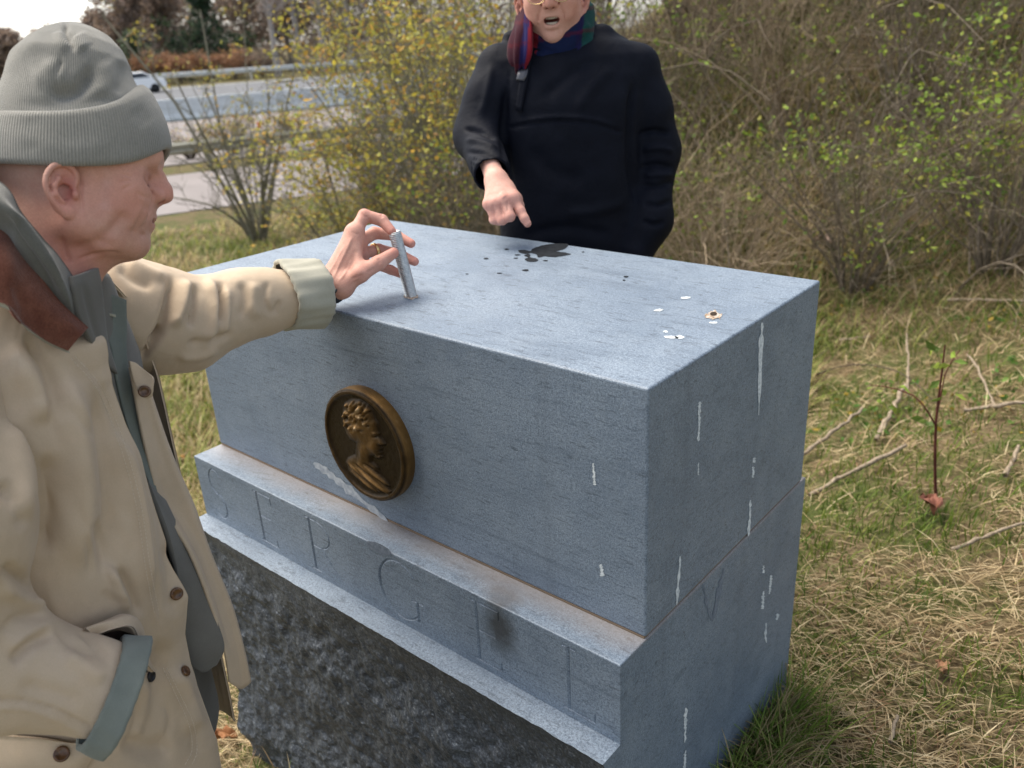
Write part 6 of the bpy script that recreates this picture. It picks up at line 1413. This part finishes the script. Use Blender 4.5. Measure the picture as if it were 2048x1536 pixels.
# tall dry stalks among the shrubs
n = 7000; al = -2 + 9 * g.random(n); s_ = 0.1 + 3.4 * g.random(n); P2 = BA + al[:, None] * BD + s_[:, None] * BN; C = np.stack([P2[:, 0], P2[:, 1], gz(P2[:, 0], P2[:, 1])], 1)
col = tones(g, n, [(0.40, 0.30, 0.18), (0.30, 0.215, 0.13), (0.50, 0.40, 0.26), (0.17, 0.12, 0.075), (0.13, 0.17, 0.04)], (4, 4, 2, 2, 1.5))
blades('dry_stalks', C, 0.20 + 0.50 * g.random(n), 0.0045 + 0.003 * g.random(n), col, ((0.4, -0.9, 0), 0.2), 0.55 + 0.44 * g.random(n), g, 'tall dry grass stalks filling the bank', 'dry grass')
# low leafy weeds near the foot of the bank
n = 12000; al = -0.5 + 7 * g.random(n); s_ = -2.6 + 5.2 * g.random(n); P2 = BA + al[:, None] * BD + s_[:, None] * BN; kk = fbm(np.concatenate([P2, 0 * P2[:, :1]], 1), 2.2, 2, 90) > 0.52; P2 = P2[kk]; n = len(P2)
C = np.stack([P2[:, 0], P2[:, 1], gz(P2[:, 0], P2[:, 1]) + 0.02 + 0.16 * g.random(n) * sstep(-1.2, 0.4, (P2 - BA) @ BN)], 1); V, F = leaf_quads(C, 0.030, g, asp=0.7)
o = mesh_obj('ground_weeds', V, F, M_LEAF, None, False); attr(o, 'tone', np.repeat(tones(g, n, [(0.08, 0.17, 0.03), (0.14, 0.23, 0.05), (0.34, 0.24, 0.04)], (3, 3, 1.2)), 4, 0)); o['kind'] = 'stuff'; o['label'] = 'low green weeds along the foot of the bank'; o['category'] = 'weeds'

# -- fallen branches and dead leaves
def stick(label, pts, r0, r1, mat, name='fallen_branch', lift=0.015, cat='branch', grp='fallen branches on the grass'):
    Q = []
    for px, py, up in pts:
        p = ground_at(px, py); Q.append([p[0], p[1], float(gz(p[0], p[1])) + lift + up])
    Q = smooth_line(Q, 6) if len(Q) > 2 else np.array([np.array(Q[0]) + (np.array(Q[1]) - np.array(Q[0])) * t for t in np.linspace(0, 1, 8)])
    gg = np.random.default_rng(int(pts[0][0])); Q = Q + gg.normal(size=Q.shape) * r0 * 0.25
    V, F = tubes(Q[None], 0.72 * np.linspace(r0, r1, len(Q))[None] * (1 + 0.15 * gg.normal(size=(1, len(Q)))), 7)
    o = mesh_obj(name, V, F, mat); tag(o, label, cat, grp); return o
M_STICK = barkmat('bleached_stick', (0.15, 0.115, 0.08), (0.38, 0.31, 0.23), 90)
stick('thick pale stick beside the stone edge, upper of the two there', [(1600, 925, .02), (1660, 885, .03), (1722, 842, .05)], 0.014, 0.009, M_STICK)
stick('long pale stick lying across the grass, lower of the two beside the stone', [(1618, 1000, .0), (1700, 962, .02), (1808, 915, .04)], 0.012, 0.009, M_STICK)
stick('short stubby stick slanting up behind the sapling', [(1752, 888, .0), (1778, 845, .03), (1806, 798, .06)], 0.016, 0.012, M_STICK)
stick('straight pale stick reaching the right picture edge', [(1925, 838, .02), (1990, 832, .03), (2070, 822, .03)], 0.012, 0.010, M_STICK)
stick('short white twig near the upper stone corner', [(1680, 690, .01), (1742, 684, .02)], 0.010, 0.007, M_STICK)
stick('thin grey stick high on the right edge', [(1895, 612, .02), (1960, 616, .03), (2070, 618, .02)], 0.012, 0.008, M_STICK)
stick('upright pale reed among the sticks', [(1815, 800, .0), (1812, 745, .05), (1808, 700, .08)], 0.009, 0.006, M_STICK)
stick('curled pale twig left of the right edge', [(1990, 825, .0), (1962, 780, .03), (1945, 755, .05), (1928, 738, .06)], 0.009, 0.006, M_STICK)
stick('short bleached twig low on the right edge', [(2010, 960, .0), (2034, 915, .02)], 0.012, 0.009, M_STICK)
stick('broken stick end standing low on the right', [(1775, 1500, .01), (1792, 1465, .02)], 0.007, 0.005, M_STICK)
stick('grey twig crossing the lower right grass', [(1900, 1120, .01), (1975, 1090, .02), (2060, 1062, .02)], 0.009, 0.006, M_STICK)
stick('thin dark twig arching from the stone edge to the sapling', [(1618, 768, .03), (1700, 772, .10), (1790, 790, .10), (1868, 835, .05)], 0.005, 0.003, M_TWIG_DK)
# sapling with a dark red stem
sb = gp(1872, 1010); dS = float((sb - CAM) @ RC[2]); sap = thing('sapling', 'thin dark red sapling with a few green leaves in the grass', 'sapling', tuple(sb))
St = np.stack([poly3([(1872, 1010, dS), (1870, 930, dS - .05), (1872, 840, dS - .1), (1882, 760, dS - .14), (1890, 690, dS - .18)]), poly3([(1871, 850, dS - .1), (1850, 815, dS - .12), (1825, 790, dS - .1), (1780, 775, dS - .05), (1740, 770, dS)]), poly3([(1874, 830, dS - .1), (1882, 790, dS - .1), (1890, 750, dS - .12), (1905, 720, dS - .1), (1920, 700, dS - .1)])])
V, F = tubes(St, np.array([[0.0055], [0.003], [0.003]]) * np.linspace(1, 0.45, 7)[None], 6); mesh_obj('stem', V, F, barkmat('dark_red_bark', (0.055, 0.016, 0.012), (0.12, 0.04, 0.03)), sap)
C = np.concatenate([St[0, 4:], St[1, 3:], St[2, 3:]]); C = np.repeat(C, 5, 0) + g.normal(size=(len(C) * 5, 3)) * 0.03
for c_ in C[:26]:
    V, F = leaf_quads(c_[None], 0.035, g, asp=0.6); o = mesh_obj('leaf', V, F, M_LEAF, sap, False); attr(o, 'tone', np.repeat(tones(g, 1, GRN[:3], (1, 1, 1)), 4, 0))
def dead_leaf(label, px, py, size, col, seed, up=0.02):
    gg = np.random.default_rng(seed); p = ground_at(px, py); p[2] = float(gz(p[0], p[1])) + up
    n = 9; u = np.linspace(-1, 1, n); U, Vv = np.meshgrid(u, u, indexing='ij'); wd_ = np.sqrt(np.maximum(1 - U ** 2, 0)) * (0.55 + 0.18 * np.cos(U * 9)); X = U * size; Y = Vv * wd_ * size
    Zz = size * (0.45 * Vv ** 2 + 0.30 * np.sin(2.2 * U + 1) + 0.22 * np.sin(5 * U + 4 * Vv + seed) + 0.12 * np.cos(9 * Vv)); a = gg.random() * 6.28; ca, sa = math.cos(a), math.sin(a)
    Q = np.stack([X * ca - Y * sa, X * sa + Y * ca, Zz], -1).reshape(-1, 3) + p; F = grid_faces(n, n)
    V = np.concatenate([Q, Q - [0, 0, 0.0012]]); F = np.concatenate([F, F[:, ::-1] + n * n])
    m = Mat('dead_leaf', 0.7, 0.3); m.set('Base Color', m.ramp(m.noise(m.coord(), 60, 4), [(0.3, tuple(x * 0.6 for x in col)), (0.7, col)])); o = mesh_obj('dead_leaf', V, F, m.m); tag(o, label, 'leaf', 'dead leaves on the ground')
dead_leaf('big crumpled red-brown dead leaf at the foot of the sapling', 1858, 1030, 0.052, (0.22, 0.085, 0.055), 14, 0.035)
dead_leaf('pale pinkish dead leaf caught at the foot of the bank', 1645, 500, 0.075, (0.42, 0.30, 0.25), 4, 0.05)
dead_leaf('orange-brown dead leaf in the lower right grass', 1880, 1348, 0.024, (0.40, 0.22, 0.12), 5)
dead_leaf('orange dead leaf beside the coat and stone edge', 366, 922, 0.030, (0.50, 0.24, 0.05), 6)
dead_leaf('brown dead leaf low in the gap between coat and stone', 455, 1490, 0.035, (0.30, 0.13, 0.05), 7, 0.03)
dead_leaf('pale dead leaf in the grass left of the stone', 338, 806, 0.026, (0.52, 0.42, 0.36), 8)
dead_leaf('ochre dead leaf in the narrow gap below the coat flap', 432, 1420, 0.03, (0.45, 0.24, 0.05), 9, 0.03)

# ------------------------------------------------------------------ road side
ZR = -1.57
def at_z(px, py, z): return on_plane(px, py, 2, z)
def slab(name, pts, z, mat, kind='structure'):
    V = [at_z(x, y, z) for x, y in pts]; o = mesh_obj(name, np.array(V), [list(range(len(V)))], mat, None, False)
    if o.data.polygons[0].normal.z < 0: o.data.flip_normals()
    o['kind'] = kind; return o
def asphalt(name, c0, c1):
    m = Mat(name, 0.85, 0.3); m.set('Base Color', m.mix(m.ramp(m.noise(m.coord(), 0.6, 5), [(0.35, 0.0), (0.7, 1.0)]), c0, c1)); m.bump(m.noise(m.coord(), 60, 3), 0.3, 0.01); return m.m
rd = N((at_z(720, 300, ZR) - at_z(326, 346, ZR)) * [1, 1, 0]); rn_ = np.array([-rd[1], rd[0], 0])
q0 = at_z(500, 326, ZR)
if (q0 - CAM) @ rn_ < 0: rn_ = -rn_
def RP(al, ac, z): p = q0 + rd * al + rn_ * ac; return np.array([p[0], p[1], z])
def strip(name, ac0, ac1, z, mat, l0=-120, l1=160):
    V = np.array([RP(l, a, zz) for zz in (z, z - 0.4) for l, a in ((l0, ac0), (l1, ac0), (l1, ac1), (l0, ac1))])
    o = mesh_obj(name, V, [[0, 1, 2, 3], [0, 4, 5, 1], [1, 5, 6, 2], [2, 6, 7, 3], [3, 7, 4, 0]], mat, None, False)
    if o.data.polygons[0].normal.z < 0: o.data.flip_normals()
    o['kind'] = 'structure'; return o
strip('footpath', -6.2, -0.6, ZR + 0.0, asphalt('path_asphalt', (0.19, 0.17, 0.165), (0.25, 0.225, 0.22)))
strip('slip_road', 1.5, 16.5, ZR + 0.004, asphalt('slip_asphalt', (0.19, 0.17, 0.165), (0.25, 0.225, 0.215)))
strip('motorway', 18, 52, ZR + 0.008, asphalt('road_asphalt', (0.10, 0.105, 0.115), (0.15, 0.155, 0.165)))
M_PAINT = Mat('road_paint', 0.7).set('Base Color', (0.75, 0.75, 0.72)).m
for ac in (20, 34, 50): strip('road_marking', ac, ac + 0.2, ZR + 0.013, M_PAINT)
M_GALV = Mat('galvanised_rail', 0.5, 0.4); M_GALV = M_GALV.set('Base Color', M_GALV.ramp(M_GALV.noise(M_GALV.coord((0.5, 0.5, 6)), 4, 4), [(0.35, (0.22, 0.21, 0.16)), (0.7, (0.42, 0.41, 0.34))])).set('Metallic', 0.3).m
def guardrail(label, ac, l0, l1, top, hgt, step, mat):
    root = thing('guardrail', label, 'guardrail', tuple(RP((l0 + l1) / 2, ac, ZR)))
    prof = [(0.00, 0), (0.012, -0.02), (0.055, -0.065), (0.055, -0.105), (0.0, -0.150), (0.0, -0.165), (0.055, -0.21), (0.055, -0.25), (0.012, -0.295), (0.0, -0.31)]
    sc = hgt / 0.31; L = np.linspace(l0, l1, 40); V = []
    for o_, z in prof: V.append(np.stack([RP(a, ac - o_ * sc, ZR + top + z * sc) for a in L]))
    V = np.stack(V, 0).reshape(-1, 3); F = grid_faces(len(prof), 40); mesh_obj('beam', np.concatenate([V, V + rn_ * 0.004]), np.concatenate([F, F[:, ::-1] + len(V)]), mat, root, False)
    bm = bmesh.new(); bmesh.ops.create_cube(bm, size=1.0); me = bpy.data.meshes.new('post'); bm.to_mesh(me); bm.free(); me.materials.append(mat)
    for a in np.arange(l0 + 1, l1, step):
        o = bpy.data.objects.new('post', me); COL.objects.link(o); o.scale = (0.10, 0.12, top + 0.3); p = RP(a, ac + 0.09, ZR + top * 0.5 - 0.16); o.rotation_euler.z = math.atan2(rd[1], rd[0]); o.location = p; put_under(o, root)
guardrail('weathered mossy guardrail in front of the slip road', 0.0, -18, 26, 0.72, 0.31, 4, M_GALV)
guardrail('long thin guardrail on the far side of the motorway', 56, -60, 120, 1.0, 0.40, 8, Mat('far_rail', 0.5).set('Base Color', (0.55, 0.57, 0.58)).m)
bar = thing('concrete_barrier', 'pale blue-grey concrete barrier in sections along the motorway', 'barrier', tuple(RP(10, 17.2, ZR)))
mc = Mat('pale_concrete', 0.8); M_CONC = mc.set('Base Color', mc.ramp(mc.noise(mc.coord((1, 1, 3)), 1.2, 5), [(0.3, (0.42, 0.46, 0.48)), (0.7, (0.62, 0.66, 0.68))])).m
for a in np.arange(-40, 80, 4.0):
    pr_ = [(-0.30, 0), (-0.30, 0.10), (-0.16, 0.30), (-0.10, 0.90), (0.10, 0.90), (0.16, 0.30), (0.30, 0.10), (0.30, 0)]
    V = np.array([RP(a + (0.03 if e == 0 else 3.97), 17.2 + o_, ZR + z) for e in (0, 1) for o_, z in pr_]); k = len(pr_)
    F = [(i, (i + 1) % k, (i + 1) % k + k, i + k) for i in range(k)] + [tuple(range(k))[::-1], tuple(range(k, 2 * k))]
    mesh_obj('section', V, F, M_CONC, bar, False)
mp = thing('marker_post', 'small white roadside post with a red reflector behind the guardrail', 'post', tuple(RP(1.6, 0.9, ZR)))
pc = at_z(525, 288, ZR + 0.2); pc = np.array([pc[0], pc[1], ZR])
V, F = tubes(np.array([[pc, pc + [0, 0, 0.5], pc + [0, 0, 0.95], pc + [0, 0, 1.0]]]), np.array([[0.06, 0.06, 0.06, 0.02]]), 8); mesh_obj('shaft', V, F, Mat('white_plastic', 0.5).set('Base Color', (0.75, 0.76, 0.78)).m, mp)
V, F = tubes(np.array([[pc + [0, 0, 0.66], pc + [0, 0, 0.84]]]), np.array([[0.068, 0.068]]), 8); mesh_obj('reflector', V, F, Mat('red_reflector', 0.3).set('Base Color', (0.65, 0.08, 0.03)).m, mp)
# low dark shrubs along the rail
for i, (px, ac, lab) in enumerate([(350, 2.4, 'low dark shrub behind the guardrail beside the face'), (455, 2.6, 'low ochre shrub behind the guardrail near the marker post'), (610, 2.6, 'low brown shrub behind the guardrail by the thicket')]):
    p = at_z(px, 300, ZR); al = (p - q0) @ rd; shrub('low_shrub', lab, RP(al, ac, ZR), 1.0 if i else 0.85, 0.9, 30, 140 + i, 6, 3, 900 if i else 250, 0.07, pal=YEL, wts=(1, 1, 2, 1, 3), bark=M_TWIG_DK, r0=0.012, tw=0.5, group='low shrubs along the guardrail')
# car on the motorway, mostly behind the cap
def car():
    p = at_z(232, 176, ZR + 0.0); al = (p - q0) @ rd; ac = (p - q0) @ rn_; ac = min(max(ac, 22), 46)
    root = thing('car', 'white car on the motorway, half hidden by the knit cap', 'car', tuple(RP(al, ac, ZR)))
    prof = [(-2.15, 0.35), (-2.2, 0.75), (-1.9, 0.98), (-1.25, 1.02), (-0.55, 1.42), (0.75, 1.46), (1.45, 1.06), (2.1, 0.92), (2.22, 0.6), (2.15, 0.33)]
    V = []
    for w_, ins in ((-0.86, 0.06), (-0.80, 0.0), (0.80, 0.0), (0.86, 0.06)):
        for x, z in prof: V.append(RP(al + x * (1 - 0.02 * (abs(w_) > 0.83)), ac + w_ * (0.82 if z > 1.2 else 1.0), ZR + z - (0.02 if abs(w_) > 0.83 else 0)))
    k = len(prof); F = grid_faces(4, k).tolist() + [list(range(k)), list(range(3 * k, 4 * k))[::-1]] + [(i * k, (i + 1) * k, (i + 1) * k + k - 1, i * k + k - 1) for i in range(3)]
    mesh_obj('body', np.array(V), F, Mat('white_car_paint', 0.2, 0.6).set('Base Color', (0.8, 0.82, 0.84)).m, root, False)
    mg = Mat('car_glass', 0.05, 0.7).set('Base Color', (0.02, 0.025, 0.03)).m
    for s in (-1, 1):
        mesh_obj('side_window', np.array([RP(al + x, ac + s * (0.875 - 0.15 * (z - 1.0) / 0.4), ZR + z) for x, z in ((-1.1, 1.04), (-0.52, 1.36), (0.7, 1.39), (1.3, 1.08))]), [[0, 1, 2, 3]], mg, root, False)
        for x in (-1.35, 1.38):
            t = np.linspace(0, 2 * np.pi, 25)[:-1]; rows = []
            for rr, dw in ((0.0, 0.02), (0.20, 0.02), (0.21, 0.0), (0.31, 0.0), (0.32, -0.04), (0.32, -0.18)): rows.append(np.array([RP(al + x + rr * math.cos(a), ac + s * (0.87 + dw), ZR + 0.32 + rr * math.sin(a)) for a in t]))
            wh = mesh_obj('wheel', np.concatenate(rows), grid_faces(len(rows), 24, True), Mat('tyre', 0.8).set('Base Color', (0.02, 0.02, 0.02)).m, root)
    mesh_obj('windscreen', np.array([RP(al + x, ac + y, ZR + z) for x, y, z in ((1.44, -0.68, 1.085), (1.44, 0.68, 1.085), (0.79, 0.60, 1.455), (0.79, -0.60, 1.455))]), [[0, 1, 2, 3]], mg, root, False)
    for s in (-1, 1): mesh_obj('headlight', np.array([RP(al + x, ac + s * y, ZR + z) for x, y, z in ((2.225, 0.5, 0.66), (2.225, 0.8, 0.66), (2.14, 0.8, 0.86), (2.14, 0.5, 0.86))]), [[0, 1, 2, 3]], Mat('lamp_glass', 0.1).set('Base Color', (0.8, 0.82, 0.85)).m, root, False)
car()

# ------------------------------------------------------------------ far trees
def tree(name, label, base, height, crown_r, seed, nl, leaf, pal, wts, trunk_r=0.18, bark=None, crown_lo=0.3, group='trees beyond the motorway', conifer=False):
    gg = np.random.default_rng(seed); root = thing(name, label, 'tree', tuple(base), group); base = np.array(base, float); bark = bark or M_TWIG
    K = 8; t = np.linspace(0, 1, K); T = base + np.stack([np.cumsum(gg.normal(size=K)) * 0.02 * height / K, np.cumsum(gg.normal(size=K)) * 0.02 * height / K, t * height], 1)
    Bp = side_twigs(T[None], 26 if not conifer else 60, crown_r * 1.15, gg, 6, crown_lo, 0.25 if not conifer else -0.35); B2 = side_twigs(Bp, 6, crown_r * 0.5, gg, 4, 0.2, 0.2); B3 = side_twigs(B2, 3, crown_r * 0.25, gg, 3, 0.2, 0.2)
    if conifer:
        hfrac = (Bp[:, :1, 2:3] - base[2]) / height; Bp = Bp[:, :1] + (Bp - Bp[:, :1]) * np.clip(1.5 * (1 - hfrac), 0.12, 1.2); B2 = side_twigs(Bp, 6, crown_r * 0.28, gg, 4, 0.2, -0.1); B3 = side_twigs(B2, 3, crown_r * 0.14, gg, 3, 0.2, 0.0)
    tv, tf = tubes(T[None], trunk_r * np.linspace(1, 0.25, K)[None] * np.array([[1.25] + [1] * (K - 1)]), 8); mesh_obj('trunk', tv, tf, bark, root)
    V, F = join_arrays([tubes(Bp, trunk_r * 0.28 * np.linspace(1, 0.3, 6)[None] * np.ones((len(Bp), 1))), tubes(B2, trunk_r * 0.11 * np.linspace(1, 0.4, 4)[None] * np.ones((len(B2), 1))), tubes(B3, trunk_r * 0.06 * np.ones((len(B3), 3)))])
    cr = mesh_obj('crown', V, F, bark, root, False)
    if nl:
        e = np.concatenate([B3.reshape(-1, 3), B2.reshape(-1, 3)]); C = e[gg.integers(0, len(e), nl)] + gg.normal(size=(nl, 3)) * leaf * 0.6
        V, F = leaf_quads(C, leaf, gg, asp=0.7); o = mesh_obj('leaves', V, F, M_LEAF, cr, False); attr(o, 'tone', np.repeat(tones(gg, nl, pal, wts, 0.25), 4, 0)); o['kind'] = 'stuff'
    return root
BRN = [(0.24, 0.18, 0.145), (0.30, 0.225, 0.175), (0.19, 0.15, 0.125), (0.34, 0.24, 0.15)]
DKG = [(0.030, 0.060, 0.030), (0.045, 0.080, 0.035), (0.020, 0.042, 0.024)]
ORG = [(0.32, 0.17, 0.09), (0.26, 0.14, 0.085), (0.38, 0.22, 0.12)]
M_FARBARK = barkmat('far_bark', (0.10, 0.085, 0.075), (0.20, 0.17, 0.15), 3)
M_PALEBARK = barkmat('pale_bark', (0.22, 0.20, 0.19), (0.38, 0.35, 0.33), 6)
def far(px, ac):
    r = ray(px, 120); A = np.array([rd[:2], -r[:2] * 1.0]).T
    # intersection of the viewing direction with the line ac metres beyond the rail
    b_ = (CAM + 0 * q0)[:2] - (q0 + rn_ * ac)[:2]; sol = np.linalg.solve(A, b_); return RP(sol[0], ac, ZR)
tl = [(20, 66, 4.3, 1.7, BRN, 'bare brown tree at the far left behind the knit cap'), (95, 70, 4.5, 1.8, BRN, 'bare brown tree just left of the cap top'), (180, 72, 5.2, 2.0, BRN, 'low bare tree right of the cap top'), (262, 68, 7.2, 2.8, BRN, 'bare brown tree above the cap band'), (335, 74, 9.5, 3.6, BRN, 'tall bare tree left of the dark conifer'), (500, 76, 10.5, 3.8, BRN, 'tall bare tree right of the dark conifer'), (580, 70, 11.5, 3.8, BRN, 'bare tree behind the pale trunks'), (670, 74, 12.5, 4.0, BRN, 'bare tree above the yellow thicket'), (760, 76, 13.0, 4.2, BRN, 'tall bare tree behind the yellow thicket'), (860, 78, 13.0, 4.2, BRN, 'bare tree farthest right above the thicket')]
for i, (px, ac, h, cr_, pal, lab) in enumerate(tl): tree('bare_tree', lab, far(px, ac), h, cr_, 200 + i, 5000, 0.34, pal, (3, 3, 2, 1), 0.22, M_FARBARK, 0.12)
tree('conifer', 'dark green conifer beyond the motorway', far(418, 66), 8.2, 3.4, 230, 5200, 0.32, DKG, (3, 2, 2), 0.25, M_FARBARK, 0.06, conifer=True)
tree('conifer', 'small grey-green conifer at the cap edge', far(270, 62), 4.2, 1.8, 231, 1800, 0.26, [(0.09, 0.13, 0.07), (0.06, 0.09, 0.05)], (1, 1), 0.16, M_FARBARK, 0.06, conifer=True)
for i, (px, ac, h, lab) in enumerate([(552, 58, 13, 'pale grey trunk tree nearest the shrub stems'), (648, 60, 14, 'pale trunk tree above the yellow leaves'), (705, 62, 14, 'thin pale trunk tree, rightmost of the pale trunks'), (600, 66, 13, 'pale brown trunk tree between the two pale trunks')]): tree('pale_trunk_tree', lab, far(px, ac), h, 2.6, 240 + i, 700, 0.22, BRN, (3, 3, 2, 1), 0.30, M_PALEBARK, 0.30)
for i, (px, w_, lab) in enumerate([(300, 1.5, 'rust-coloured hedge bush beside the cap'), (355, 1.7, 'rust-coloured hedge bush left of the middle'), (410, 1.7, 'rust-coloured hedge bush under the conifer'), (465, 1.5, 'rust-coloured hedge bush nearest the shrub stems'), (520, 1.4, 'brownish hedge bush behind the shrub stems')]):
    shrub('hedge_bush', lab, far(px, 60), 2.1, 1.7, 18, 260 + i, 6, 3, 2600, 0.20, pal=ORG if i < 4 else BRN, wts=(3, 3, 2) if i < 4 else (3, 3, 2, 1), bark=M_FARBARK, r0=0.03, tw=0.5, top=-0.2, group='rust-coloured hedge beyond the motorway')

# woodland mass closing the view behind the separate trees
n = 60000; gw = np.random.default_rng(9); px = -80 + 1250 * gw.random(n); P0 = np.array([far(x, 84) for x in np.linspace(-80, 1170, 60)]); xi = (px + 80) / 1250 * 59; k = np.minimum(xi.astype(int), 58); fr = (xi - k)[:, None]
C = P0[k] * (1 - fr) + P0[k + 1] * fr; C = C + rn_ * (10 * gw.random((n, 1)))
top_ = np.interp(px, [-80, 60, 200, 300, 420, 600, 1170], [4.0, 4.2, 5.2, 8.0, 12.0, 15.0, 17.0]) * (0.86 + 0.28 * fbm(np.stack([px / 60, 0 * px, 0 * px], 1), 1.0, 3, 5)); C[:, 2] = ZR + top_ * gw.random(n) ** 0.85
V, F = leaf_quads(C, 0.62, gw, asp=0.35); o = mesh_obj('far_wood', V, F, M_LEAF, None, False); attr(o, 'tone', np.repeat(tones(gw, n, [(0.30, 0.245, 0.215), (0.37, 0.295, 0.25), (0.24, 0.20, 0.18), (0.40, 0.30, 0.20), (0.21, 0.21, 0.15)], (4, 3, 3, 1.5, 1), 0.22), 4, 0)); o['kind'] = 'stuff'; o['label'] = 'bare brown woodland closing the view beyond the motorway'; o['category'] = 'wood'
